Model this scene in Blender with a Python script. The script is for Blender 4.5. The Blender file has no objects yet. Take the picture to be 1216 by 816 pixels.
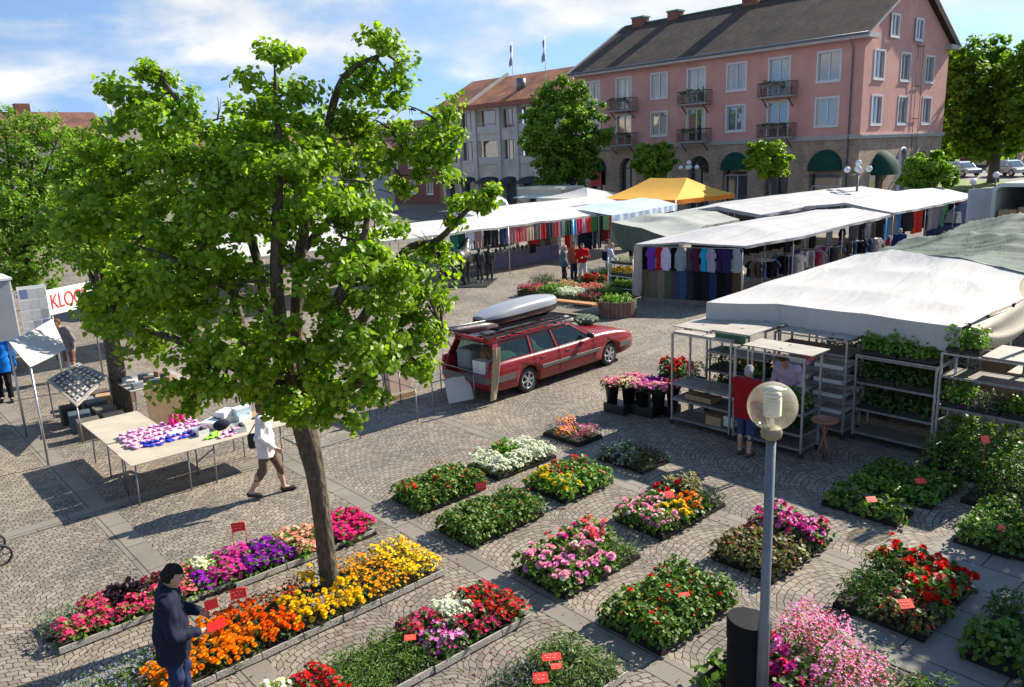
import bpy, bmesh, math, random
import numpy as np
from mathutils import Vector, Matrix, Euler
random.seed(7); RNG = np.random.default_rng(11)
PI = math.pi
SC = bpy.context.scene
COL = SC.collection
R = math.radians

# ------------------------------------------------------------------ camera model (photo is 1216 x 816)
CAMH = 5.4
FOC = 940.0
_r = math.atan(.041); _p = math.atan(223/940.)
def _basis():
    R0 = np.array([1, 0, 0.]); F0 = np.array([0, math.cos(_p), -math.sin(_p)]); U0 = np.array([0, math.sin(_p), math.cos(_p)])
    c, s = math.cos(_r), math.sin(_r)
    cx = c*R0-s*U0; cy = s*R0+c*U0
    yaw = R(41.36777)
    c, s = math.cos(-yaw), math.sin(-yaw)
    rot = lambda v: np.array([c*v[0]-s*v[1], s*v[0]+c*v[1], v[2]])
    return rot(cx), rot(cy), rot(F0)
CX_, CY_, CF_ = _basis()
def ray(u, v): return CF_*FOC + CX_*(u-608.) - CY_*(v-408.)
def G(u, v, z=0.):
    d = ray(u, v); t = (z-CAMH)/d[2]
    p = np.array([0, 0, CAMH])+d*t
    return Vector((p[0], p[1], z))
def AT(u, v, dist):
    d = ray(u, v); d = d/np.linalg.norm(d); p = np.array([0, 0, CAMH])+d*dist
    return Vector(p)
def ATX(u, v, x):
    d = ray(u, v); t = x/d[0]; p = np.array([0, 0, CAMH])+d*t
    return Vector(p)
def ATY(u, v, y):
    d = ray(u, v); t = y/d[1]; p = np.array([0, 0, CAMH])+d*t
    return Vector(p)
def PRJ(P):
    q = np.array(P, float)-np.array([0, 0, CAMH]); z = q@CF_
    return 608+FOC*(q@CX_)/z, 408-FOC*(q@CY_)/z

# ------------------------------------------------------------------ materials
MATS = {}
def _principled(nt):
    return nt.nodes['Principled BSDF']
def newmat(name):
    m = bpy.data.materials.new(name); m.use_nodes = True
    return m, m.node_tree, m.node_tree.nodes, m.node_tree.links
def lin(c):
    return tuple((x/12.92 if x <= .04045 else ((x+.055)/1.055)**2.4) for x in c)
def rgb(r, g, b): return lin((r/255., g/255., b/255.))
def mat(name, col, rough=.6, var=.18, scale=6., bump=0., metal=0., spec=.5, coat=0., detail=6, bscale=None, coords='Object'):
    if name in MATS: return MATS[name]
    m, nt, N, L = newmat(name); P = _principled(nt)
    P.inputs['Roughness'].default_value = rough; P.inputs['Metallic'].default_value = metal
    P.inputs['Specular IOR Level'].default_value = spec
    P.inputs['Coat Weight'].default_value = coat
    tc = N.new('ShaderNodeTexCoord')
    n = N.new('ShaderNodeTexNoise'); n.inputs['Scale'].default_value = scale; n.inputs['Detail'].default_value = detail
    n.inputs['Roughness'].default_value = .6
    L.new(tc.outputs[coords], n.inputs['Vector'])
    cr = N.new('ShaderNodeValToRGB')
    a = [max(0, c*(1-var)) for c in col]; b = [min(1, c*(1+var)) for c in col]
    cr.color_ramp.elements[0].position = .3; cr.color_ramp.elements[1].position = .7
    cr.color_ramp.elements[0].color = (*a, 1); cr.color_ramp.elements[1].color = (*b, 1)
    L.new(n.outputs['Fac'], cr.inputs['Fac']); L.new(cr.outputs['Color'], P.inputs['Base Color'])
    if bump:
        n2 = N.new('ShaderNodeTexNoise'); n2.inputs['Scale'].default_value = bscale or scale*4; n2.inputs['Detail'].default_value = 4
        if bscale == 2.2:   # creases of a stretched sheet run one way
            mp = N.new('ShaderNodeMapping'); mp.inputs['Rotation'].default_value = (0, 0, R(42)); mp.inputs['Scale'].default_value = (.28, 1.5, 1); L.new(tc.outputs[coords], mp.inputs[0]); L.new(mp.outputs[0], n2.inputs['Vector']); n2.inputs['Distortion'].default_value = .6; n2.inputs['Detail'].default_value = 6
        else: L.new(tc.outputs[coords], n2.inputs['Vector'])
        bp = N.new('ShaderNodeBump'); bp.inputs['Strength'].default_value = bump; bp.inputs['Distance'].default_value = .02 if scale > 1.6 or bscale != 2.2 else .12
        L.new(n2.outputs['Fac'], bp.inputs['Height']); L.new(bp.outputs['Normal'], P.inputs['Normal'])
    MATS[name] = m
    return m
def leafmat(name, c1, c2, trans=.35, rough=.5, tcol=None, spec=.3):
    "thin leaf or petal: colour varies per leaf, part of the light passes through"
    if name in MATS: return MATS[name]
    m, nt, N, L = newmat(name); P = _principled(nt)
    g = N.new('ShaderNodeNewGeometry'); cr = N.new('ShaderNodeValToRGB')
    cr.color_ramp.elements[0].color = (*c1, 1); cr.color_ramp.elements[1].color = (*c2, 1)
    L.new(g.outputs['Random Per Island'], cr.inputs['Fac'])
    L.new(cr.outputs['Color'], P.inputs['Base Color'])
    P.inputs['Roughness'].default_value = rough; P.inputs['Specular IOR Level'].default_value = spec
    if trans > 0:
        t = N.new('ShaderNodeBsdfTranslucent'); mx = N.new('ShaderNodeMixShader'); mx.inputs[0].default_value = trans
        if tcol:
            mm = N.new('ShaderNodeMixRGB'); mm.blend_type = 'MULTIPLY'; mm.inputs[0].default_value = 1
            mm.inputs[2].default_value = (*tcol, 1); L.new(cr.outputs['Color'], mm.inputs[1]); L.new(mm.outputs[0], t.inputs['Color'])
        else:
            L.new(cr.outputs['Color'], t.inputs['Color'])
        L.new(P.outputs[0], mx.inputs[1]); L.new(t.outputs[0], mx.inputs[2])
        L.new(mx.outputs[0], N['Material Output'].inputs['Surface'])
    MATS[name] = m
    return m
def clothmat(name, col, trans=.25, var=.08, scale=2., stripes=None, rough=.8, seams=None):
    "canvas or fabric: slightly translucent, fine weave bump"
    if name in MATS: return MATS[name]
    m = mat(name, col, rough, var, scale, bump=.6 if 'tarp' in name else .25, bscale=2.2 if 'tarp' in name else 14, spec=.2); nt = m.node_tree; N = nt.nodes; L = nt.links
    P = _principled(nt)
    src = P.inputs['Base Color'].links[0].from_socket
    if stripes:
        axis, freq, c2, wid = stripes
        tc = N.new('ShaderNodeTexCoord'); sx = N.new('ShaderNodeSeparateXYZ'); L.new(tc.outputs['Object'], sx.inputs[0])
        mu = N.new('ShaderNodeMath'); mu.operation = 'MULTIPLY'; mu.inputs[1].default_value = freq; L.new(sx.outputs[axis], mu.inputs[0])
        fr = N.new('ShaderNodeMath'); fr.operation = 'FRACT'; L.new(mu.outputs[0], fr.inputs[0])
        lt = N.new('ShaderNodeMath'); lt.operation = 'LESS_THAN'; lt.inputs[1].default_value = wid; L.new(fr.outputs[0], lt.inputs[0])
        mx = N.new('ShaderNodeMixRGB'); mx.inputs[2].default_value = (*c2, 1); L.new(lt.outputs[0], mx.inputs[0]); L.new(src, mx.inputs[1])
        src = mx.outputs[0]; L.new(src, P.inputs['Base Color'])
    if trans > 0:
        t = N.new('ShaderNodeBsdfTranslucent'); mx = N.new('ShaderNodeMixShader'); mx.inputs[0].default_value = trans
        L.new(src, t.inputs['Color']); L.new(P.outputs[0], mx.inputs[1]); L.new(t.outputs[0], mx.inputs[2])
        L.new(mx.outputs[0], N['Material Output'].inputs['Surface'])
    return m
def glassmat(name='window_glass', col=(.05, .06, .07), rough=.05):
    if name in MATS: return MATS[name]
    m, nt, N, L = newmat(name); P = _principled(nt)
    P.inputs['Base Color'].default_value = (*col, 1); P.inputs['Roughness'].default_value = rough
    P.inputs['Specular IOR Level'].default_value = 1.; P.inputs['IOR'].default_value = 1.9
    n = N.new('ShaderNodeTexNoise'); n.inputs['Scale'].default_value = .8
    tc = N.new('ShaderNodeTexCoord'); L.new(tc.outputs['Object'], n.inputs['Vector'])
    bp = N.new('ShaderNodeBump'); bp.inputs['Strength'].default_value = .06; L.new(n.outputs['Fac'], bp.inputs['Height']); L.new(bp.outputs['Normal'], P.inputs['Normal'])
    MATS[name] = m
    return m

# ------------------------------------------------------------------ objects
def tag(o, label=None, cat=None, group=None, kind=None):
    if label: o['label'] = label
    if cat: o['category'] = cat
    if group: o['group'] = group
    if kind: o['kind'] = kind
    return o
def thing(name, label, cat, loc=(0, 0, 0), rz=0., group=None):
    o = bpy.data.objects.new(name, None); COL.objects.link(o); o.empty_display_size = .1
    o.location = loc; o.rotation_euler = (0, 0, rz)
    return tag(o, label, cat, group)
def link(name, me, parent=None, m=None):
    o = bpy.data.objects.new(name, me); COL.objects.link(o)
    if m is not None and not me.materials:
        for q in (m if isinstance(m, (list, tuple)) else [m]): me.materials.append(q)
    if parent is not None: o.parent = parent
    return o
def kids(o): return [c for c in bpy.data.objects if c.parent == o]
def copytree(o, loc=None, rz=None, label=None, group=None, parent=None):
    c = o.copy(); COL.objects.link(c)
    if parent is not None: c.parent = parent
    if loc is not None: c.location = loc
    if rz is not None: c.rotation_euler = (0, 0, rz)
    if label: c['label'] = label
    if group: c['group'] = group
    for k in kids(o):
        if k != c: copytree(k, parent=c)
    return c
def npmesh(name, V, faces_flat, nper, smooth=False, matidx=None):
    "V (n,3); faces_flat (m,nper)"
    me = bpy.data.meshes.new(name); m = len(faces_flat)
    me.vertices.add(len(V)); me.vertices.foreach_set('co', np.ascontiguousarray(V, np.float32).ravel())
    me.loops.add(m*nper); me.loops.foreach_set('vertex_index', np.ascontiguousarray(faces_flat, np.int32).ravel())
    me.polygons.add(m); me.polygons.foreach_set('loop_start', np.arange(0, m*nper, nper, dtype=np.int32))
    me.polygons.foreach_set('loop_total', np.full(m, nper, np.int32))
    if smooth: me.polygons.foreach_set('use_smooth', np.ones(m, bool))
    if matidx is not None: me.polygons.foreach_set('material_index', np.ascontiguousarray(matidx, np.int32))
    me.update(calc_edges=True)
    return me

class MB:
    "collects solids, then links them as ONE mesh object"
    def __init__(s): s.v = []; s.f = []; s.mi = []; s.sm = []; s.cur = 0
    def add(s, vs, fs, smooth=False):
        b = len(s.v); s.v += [tuple(v) for v in vs]
        for f in fs: s.f.append([b+i for i in f]); s.mi.append(s.cur); s.sm.append(smooth)
        return s
    def box(s, c, d, rot=None, taper=1.):
        x, y, z = d[0]/2, d[1]/2, d[2]/2; t = taper
        vs = [(-x, -y, -z), (x, -y, -z), (x, y, -z), (-x, y, -z), (-x*t, -y*t, z), (x*t, -y*t, z), (x*t, y*t, z), (-x*t, y*t, z)]
        M = rot if isinstance(rot, Matrix) else (Euler(rot).to_matrix() if rot else None)
        c = Vector(c)
        vs = [(M @ Vector(v) if M else Vector(v))+c for v in vs]
        return s.add(vs, [(0, 3, 2, 1), (4, 5, 6, 7), (0, 1, 5, 4), (1, 2, 6, 5), (2, 3, 7, 6), (3, 0, 4, 7)])
    def lohi(s, a, b): return s.box([(a[i]+b[i])/2 for i in range(3)], [abs(b[i]-a[i]) for i in range(3)])
    def beam(s, p, q, w, h=None, up=(0, 0, 1)):
        p, q = Vector(p), Vector(q); d = q-p; L = d.length
        if L < 1e-6: return s
        z = d.normalized(); u = Vector(up)
        if abs(z.dot(u)) > .98: u = Vector((1, 0, 0))
        x = u.cross(z).normalized(); y = z.cross(x)
        M = Matrix((x, y, z)).transposed()
        return s.box((p+q)/2, (w, h or w, L), M)
    def tube(s, pts, rad, n=8, cap=True, smooth=True):
        pts = [Vector(p) for p in pts]
        rs = rad if isinstance(rad, (list, tuple)) else [rad]*len(pts)
        vs = []; prev = None
        for i, p in enumerate(pts):
            t = (pts[min(i+1, len(pts)-1)]-pts[max(i-1, 0)]).normalized()
            if prev is None:
                u = Vector((0, 0, 1)) if abs(t.z) < .9 else Vector((1, 0, 0))
                x = t.cross(u).normalized()
            else:
                x = (prev-t*prev.dot(t)).normalized()
            prev = x; y = t.cross(x)
            for k in range(n):
                a = 2*PI*k/n; vs.append(p+(x*math.cos(a)+y*math.sin(a))*rs[i])
        fs = []
        for i in range(len(pts)-1):
            for k in range(n):
                k2 = (k+1) % n; fs.append((i*n+k, i*n+k2, (i+1)*n+k2, (i+1)*n+k))
        s.add(vs, fs, smooth)
        if cap:
            b = len(s.v)-len(vs)
            for ring in (0, len(pts)-1):
                ids = [b+ring*n+k for k in range(n)]
                if ring == 0: ids = ids[::-1]
                s.f.append(ids); s.mi.append(s.cur); s.sm.append(False)
        return s
    def cyl(s, c0, c1, r0, r1=None, n=16): return s.tube([c0, c1], [r0, r0 if r1 is None else r1], n)
    def lathe(s, prof, c=(0, 0, 0), n=20, smooth=True, arc=2*PI):
        vs = []; c = Vector(c)
        for r_, z in prof:
            for k in range(n):
                a = arc*k/n; vs.append(c+Vector((r_*math.cos(a), r_*math.sin(a), z)))
        fs = []
        for i in range(len(prof)-1):
            for k in range(n):
                k2 = (k+1) % n; fs.append((i*n+k, i*n+k2, (i+1)*n+k2, (i+1)*n+k))
        return s.add(vs, fs, smooth)
    def sphere(s, c, r_, n=16, m=10, sc=(1, 1, 1)):
        vs = []; fs = []; c = Vector(c)
        for i in range(m+1):
            th = PI*i/m
            for k in range(n):
                a = 2*PI*k/n
                vs.append(c+Vector((r_*sc[0]*math.sin(th)*math.cos(a), r_*sc[1]*math.sin(th)*math.sin(a), r_*sc[2]*math.cos(th))))
        for i in range(m):
            for k in range(n):
                k2 = (k+1) % n
                if i == 0: fs.append((i*n, (i+1)*n+k, (i+1)*n+k2))
                elif i == m-1: fs.append((i*n+k, (i+1)*n, i*n+k2))
                else: fs.append((i*n+k, (i+1)*n+k, (i+1)*n+k2, i*n+k2))
        return s.add(vs, fs, True)
    def grid(s, P, smooth=True, closed_u=False):
        nu = len(P); nv = len(P[0]); vs = [p for row in P for p in row]; fs = []
        for i in range(nu-(0 if closed_u else 1)):
            i2 = (i+1) % nu
            for j in range(nv-1): fs.append((i*nv+j, i*nv+j+1, i2*nv+j+1, i2*nv+j))
        return s.add(vs, fs, smooth)
    def prism(s, poly, fn0, fn1):
        "polygon (2d) extruded between two maps 2d->3d"
        n = len(poly); vs = [fn0(p) for p in poly]+[fn1(p) for p in poly]
        fs = [list(range(n))[::-1], list(range(n, 2*n))]+[(i, (i+1) % n, n+(i+1) % n, n+i) for i in range(n)]
        return s.add(vs, fs)
    def build(s, name, m=None, parent=None, bevel=0., seg=2, recalc=True):
        me = bpy.data.meshes.new(name); me.from_pydata(s.v, [], s.f); me.update()
        me.polygons.foreach_set('use_smooth', s.sm); me.polygons.foreach_set('material_index', s.mi)
        if recalc:
            bm = bmesh.new(); bm.from_mesh(me); bmesh.ops.recalc_face_normals(bm, faces=bm.faces); bm.to_mesh(me); bm.free()
        o = link(name, me, parent, m)
        if bevel:
            b = o.modifiers.new('bevel', 'BEVEL'); b.width = bevel; b.segments = seg; b.limit_method = 'ANGLE'; b.angle_limit = R(40)
        return o
def bez(p0, p1, p2, n=8):
    p0, p1, p2 = Vector(p0), Vector(p1), Vector(p2)
    return [p0*(1-t)**2+p1*2*t*(1-t)+p2*t*t for t in [i/n for i in range(n+1)]]

# ------------------------------------------------------------------ many small faces (leaves, petals) as one mesh
def rotmats(n, tilt=1., up=None):
    "random orientation matrices whose local z leans from the given normals"
    if up is None: up = np.tile(np.array([0, 0, 1.]), (n, 1))
    z = up+tilt*RNG.normal(size=(n, 3))*.6; z /= np.linalg.norm(z, axis=1)[:, None]+1e-9
    a = RNG.normal(size=(n, 3)); x = a-(a*z).sum(1)[:, None]*z; x /= np.linalg.norm(x, axis=1)[:, None]+1e-9
    y = np.cross(z, x)
    return np.stack([x, y, z], axis=2)
def scatter(name, tv, tf, P, M, S):
    "template (verts, faces all of the same size) at points P, rotations M, sizes S"
    tv = np.array(tv, float); tf = np.array(tf, int); n = len(P)
    S = np.asarray(S, float)
    if S.ndim == 1: S = S[:, None]
    V = np.einsum('nij,kj->nki', M, tv)*S[:, None, :]+P[:, None, :]
    Fc = tf[None]+(np.arange(n)*len(tv))[:, None, None]
    return npmesh(name, V.reshape(-1, 3), Fc.reshape(-1, tf.shape[1]), tf.shape[1])
LEAF = ([(0, 0, 0), (-.46, .30, .10), (-.34, .72, .08), (0, 1.05, -.06), (.34, .72, .08), (.46, .30, .10)], [(0, 3, 2, 1), (0, 5, 4, 3)])
LANCE = ([(0, 0, 0), (-.17, .35, .05), (-.12, .75, .03), (0, 1.05, -.10), (.12, .75, .03), (.17, .35, .05)], [(0, 3, 2, 1), (0, 5, 4, 3)])
ROUND = ([(0, 0, 0), (-.5, .25, .12), (-.42, .78, .12), (0, .95, .0), (.42, .78, .12), (.5, .25, .12)], [(0, 3, 2, 1), (0, 5, 4, 3)])
def star(k=5, r1=.5, r2=.28, dz=.12):
    vs = [(0, 0, -.05)]; fs = []
    for i in range(k):
        a0 = 2*PI*i/k; a1 = 2*PI*(i+.5)/k; a_ = 2*PI*(i-.5)/k
        b = len(vs)
        vs += [(r2*math.cos(a_), r2*math.sin(a_), .02), (r1*math.cos(a0), r1*math.sin(a0), dz), (r2*math.cos(a1), r2*math.sin(a1), .02)]
        fs.append((0, b, b+1, b+2))
    return vs, fs
def pompom():
    "ruffled flower head: a dome of overlapping petals"
    vs = []; fs = []; rn = random.Random(3)
    for ring, (el, n, ln) in enumerate([(8, 7, .5), (35, 7, .5), (62, 5, .46), (85, 3, .4)]):
        for i in range(n):
            a = 2*PI*(i+.5*(ring % 2))/n+rn.uniform(-.15, .15); e = R(el)
            d = Vector((math.cos(a)*math.cos(e), math.sin(a)*math.cos(e), math.sin(e)))
            t = Vector((-math.sin(a), math.cos(a), 0)); w = .21
            b = len(vs); c = d*.14+Vector((0, 0, .02))
            vs += [c-t*w*.5, c+t*w*.5, d*ln+t*w, d*(ln*1.02)-t*w]
            fs.append((b, b+1, b+2, b+3))
    return vs, fs
STAR = star(); POM = pompom(); STAR6 = star(6, .5, .36, .05)

# ------------------------------------------------------------------ implicit surfaces (bodies, garments)
def surfnets(F, org, h):
    S = F < 0
    nx, ny, nz = F.shape
    c = [(i, j, k) for i in (0, 1) for j in (0, 1) for k in (0, 1)]
    sl = lambda a, o, n: a[o[0]:n[0]-1+o[0], o[1]:n[1]-1+o[1], o[2]:n[2]-1+o[2]]
    n = (nx, ny, nz)
    cnt = np.zeros((nx-1, ny-1, nz-1), np.int8)
    for o in c: cnt += sl(S, o, n)
    act = (cnt > 0) & (cnt < 8)
    I = np.argwhere(act)
    if len(I) == 0: return np.zeros((0, 3)), np.zeros((0, 4), int)
    idx = -np.ones(act.shape, np.int64); idx[act] = np.arange(len(I))
    pos = np.zeros((len(I), 3)); w = np.zeros(len(I))
    for a in c:
        for ax in range(3):
            if a[ax] == 0:
                b = list(a); b[ax] = 1
                fa = F[I[:, 0]+a[0], I[:, 1]+a[1], I[:, 2]+a[2]]; fb = F[I[:, 0]+b[0], I[:, 1]+b[1], I[:, 2]+b[2]]
                m = (fa < 0) != (fb < 0)
                t = np.where(m, fa/(fa-fb+1e-12), 0)
                p = np.tile(np.array(a, float), (len(I), 1)); p[:, ax] += t
                pos += p*m[:, None]; w += m
    V = (I+pos/w[:, None])*h+org
    Q = []
    for ax in range(3):
        o2 = [q for q in range(3) if q != ax]
        lo = [slice(1, n[q]-1) for q in range(3)]; lo[ax] = slice(0, n[ax]-1)
        hi = [slice(1, n[q]-1) for q in range(3)]; hi[ax] = slice(1, n[ax])
        A = S[tuple(lo)]; B = S[tuple(hi)]
        E = np.argwhere(A != B); off = np.array([1, 1, 1]); off[ax] = 0; E = E+off
        fl = S[E[:, 0], E[:, 1], E[:, 2]]
        def cell(d1, d2):
            e = E.copy(); e[:, o2[0]] += d1; e[:, o2[1]] += d2
            return idx[e[:, 0], e[:, 1], e[:, 2]]
        q = np.stack([cell(-1, -1), cell(0, -1), cell(0, 0), cell(-1, 0)], 1)
        flip = fl if ax != 1 else ~fl
        q[~flip] = q[~flip][:, ::-1]
        Q.append(q)
    return V, np.concatenate(Q)
class SDF:
    def __init__(s, lo, hi, h):
        s.lo = np.array(lo, float); s.h = h; n = np.ceil((np.array(hi)-s.lo)/h).astype(int)+1
        s.ax = [s.lo[i]+np.arange(n[i])*h for i in range(3)]; s.F = np.full(n, .3)
    def sub(s, lo, hi):
        r_ = []
        for i in range(3):
            a = max(0, int((lo[i]-s.lo[i])/s.h)); b = min(len(s.ax[i]), int((hi[i]-s.lo[i])/s.h)+2)
            if b <= a: return None, None
            r_.append(slice(a, b))
        X, Y, Z = np.meshgrid(*[s.ax[i][r_[i]] for i in range(3)], indexing='ij')
        return tuple(r_), (X, Y, Z)
    def mix(s, sl, d, k):
        f = s.F[sl]
        if k > 0:
            hh = np.clip(.5+.5*(f-d)/k, 0, 1); s.F[sl] = f*(1-hh)+d*hh-k*hh*(1-hh)
        else: s.F[sl] = np.minimum(f, d)
    def cap(s, a, b, ra, rb=None, k=.03, flat=None):
        rb = ra if rb is None else rb; a = np.array(a, float); b = np.array(b, float); m = max(ra, rb)+.09
        sl, X = s.sub(np.minimum(a, b)-m, np.maximum(a, b)+m)
        if sl is None: return s
        ab = b-a; L2 = ab@ab+1e-12
        px, py, pz = X[0]-a[0], X[1]-a[1], X[2]-a[2]
        t = np.clip((px*ab[0]+py*ab[1]+pz*ab[2])/L2, 0, 1)
        d = np.sqrt((px-t*ab[0])**2+(py-t*ab[1])**2+(pz-t*ab[2])**2)-(ra+(rb-ra)*t)
        s.mix(sl, d, k); return s
    def ell(s, c, r_, k=.03, M=None):
        m = max(r_)+.09; sl, X = s.sub(np.array(c)-m, np.array(c)+m)
        if sl is None: return s
        p = [X[i]-c[i] for i in range(3)]
        if M is not None: p = [sum(M[j][i]*p[j] for j in range(3)) for i in range(3)]
        q = np.sqrt((p[0]/r_[0])**2+(p[1]/r_[1])**2+(p[2]/r_[2])**2)
        s.mix(sl, (q-1)*min(r_), k); return s
    def cut(s, fn):
        X, Y, Z = np.meshgrid(*s.ax, indexing='ij'); s.F = np.maximum(s.F, fn(X, Y, Z)); return s
    def warp(s, fn):
        X, Y, Z = np.meshgrid(*s.ax, indexing='ij'); s.F = s.F+fn(X, Y, Z); return s
    def mesh(s, name):
        F = s.F; F[0] = F[-1] = .3; F[:, 0] = F[:, -1] = .3; F[:, :, 0] = F[:, :, -1] = .3
        V, Q = surfnets(F, s.lo, s.h)
        return npmesh(name, V, Q, 4, True), V, Q
# ================================================================== camera, light, sky
cam = bpy.data.cameras.new('camera'); camo = bpy.data.objects.new('camera', cam); COL.objects.link(camo)
cam.sensor_width = 36.; cam.sensor_fit = 'HORIZONTAL'; cam.lens = 36.*FOC/1216.; cam.clip_end = 2000; cam.clip_start = .1
M3 = Matrix((CX_, CY_, -CF_)).transposed()
camo.matrix_world = Matrix.Translation((0, 0, CAMH)) @ M3.to_4x4()
SC.camera = camo
SKYLOC = (2.9, 6.2, 4.6); CLOUDS = .55; SKYS = .105; EXPO = 1.1
SUN_AZ = R(-7.); SUN_EL = R(34.)
sd = bpy.data.lights.new('sun', 'SUN'); sd.energy = 5.0; sd.angle = R(.5); sd.color = (1., .91, .77)
so = bpy.data.objects.new('sun', sd); COL.objects.link(so)
sdir = Vector((math.cos(SUN_AZ)*math.cos(SUN_EL), math.sin(SUN_AZ)*math.cos(SUN_EL), math.sin(SUN_EL)))
so.rotation_euler = (-sdir).to_track_quat('-Z', 'Y').to_euler(); so.location = (20, -5, 30)
W = bpy.data.worlds.new('World'); SC.world = W; W.use_nodes = True
N = W.node_tree.nodes; L = W.node_tree.links
bg = N['Background']; sky = N.new('ShaderNodeTexSky'); sky.sky_type = 'NISHITA'; sky.sun_disc = False
sky.sun_elevation = SUN_EL; sky.sun_rotation = R(90)-SUN_AZ; sky.air_density = 1.2; sky.dust_density = .15; sky.ozone_density = 3.0
bg.inputs['Strength'].default_value = SKYS
tc = N.new('ShaderNodeTexCoord')
va = N.new('ShaderNodeVectorMath'); va.operation = 'ADD'; va.inputs[1].default_value = (0, 0, .30); L.new(tc.outputs['Generated'], va.inputs[0])   # clear air: no yellow band at the horizon
vn = N.new('ShaderNodeVectorMath'); vn.operation = 'NORMALIZE'; L.new(va.outputs[0], vn.inputs[0]); L.new(vn.outputs[0], sky.inputs['Vector']); L.new(sky.outputs[0], bg.inputs['Color'])
sx = N.new('ShaderNodeSeparateXYZ'); L.new(tc.outputs['Generated'], sx.inputs[0])
def wm(op, a, b=None):
    n = N.new('ShaderNodeMath'); n.operation = op
    for i, q in enumerate((a, b)):
        if q is None: continue
        if isinstance(q, (int, float)): n.inputs[i].default_value = q
        else: L.new(q, n.inputs[i])
    return n.outputs[0]
# cumulus: soft heaps laid out over the directions of the sky, thinning out towards the zenith
mp = N.new('ShaderNodeMapping'); mp.inputs['Location'].default_value = SKYLOC; mp.inputs['Scale'].default_value = (2.3, 2.3, 6.0)
L.new(tc.outputs['Generated'], mp.inputs[0])
n1 = N.new('ShaderNodeTexNoise'); n1.inputs['Scale'].default_value = 1.; n1.inputs['Detail'].default_value = 10; n1.inputs['Roughness'].default_value = .55; n1.inputs['Distortion'].default_value = .15
L.new(mp.outputs[0], n1.inputs['Vector'])
thin = wm('MULTIPLY', wm('MAXIMUM', wm('SUBTRACT', sx.outputs[2], .33), 0.), .5)
dens = wm('SUBTRACT', n1.outputs['Fac'], thin)
cr = N.new('ShaderNodeValToRGB'); cr.color_ramp.elements[0].position = .47; cr.color_ramp.elements[1].position = .575
L.new(dens, cr.inputs['Fac'])
mp2 = N.new('ShaderNodeMapping'); mp2.inputs['Location'].default_value = (SKYLOC[0]+.03, SKYLOC[1]+.05, SKYLOC[2]-.16); mp2.inputs['Scale'].default_value = (2.3, 2.3, 6.0); L.new(tc.outputs['Generated'], mp2.inputs[0])
n2 = N.new('ShaderNodeTexNoise'); n2.inputs['Scale'].default_value = 1.; n2.inputs['Detail'].default_value = 7; n2.inputs['Roughness'].default_value = .5; L.new(mp2.outputs[0], n2.inputs['Vector'])
sh = wm('SUBTRACT', wm('ADD', n1.outputs['Fac'], .5), n2.outputs['Fac'])
cr2 = N.new('ShaderNodeValToRGB'); cr2.color_ramp.elements[0].position = .40; cr2.color_ramp.elements[1].position = .60
cr2.color_ramp.elements[0].color = (.50, .56, .63, 1); cr2.color_ramp.elements[1].color = (.95, .95, .95, 1)
L.new(sh, cr2.inputs['Fac'])
bg2 = N.new('ShaderNodeBackground'); bg2.inputs['Strength'].default_value = CLOUDS; L.new(cr2.outputs[0], bg2.inputs['Color'])
# a band of thin white haze low over the roofs
mxs = N.new('ShaderNodeMixShader'); L.new(wm('MULTIPLY', cr.outputs[0], .9), mxs.inputs[0])
L.new(bg.outputs[0], mxs.inputs[1]); L.new(bg2.outputs[0], mxs.inputs[2])
L.new(mxs.outputs[0], N['World Output'].inputs['Surface'])
SC.view_settings.view_transform = 'Standard'; SC.view_settings.look = 'None'; SC.view_settings.exposure = EXPO; SC.view_settings.gamma = 1.
SC.render.engine = 'CYCLES'
SC.cycles.max_bounces = 8; SC.cycles.transparent_max_bounces = 8; SC.cycles.use_denoising = True

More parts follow.
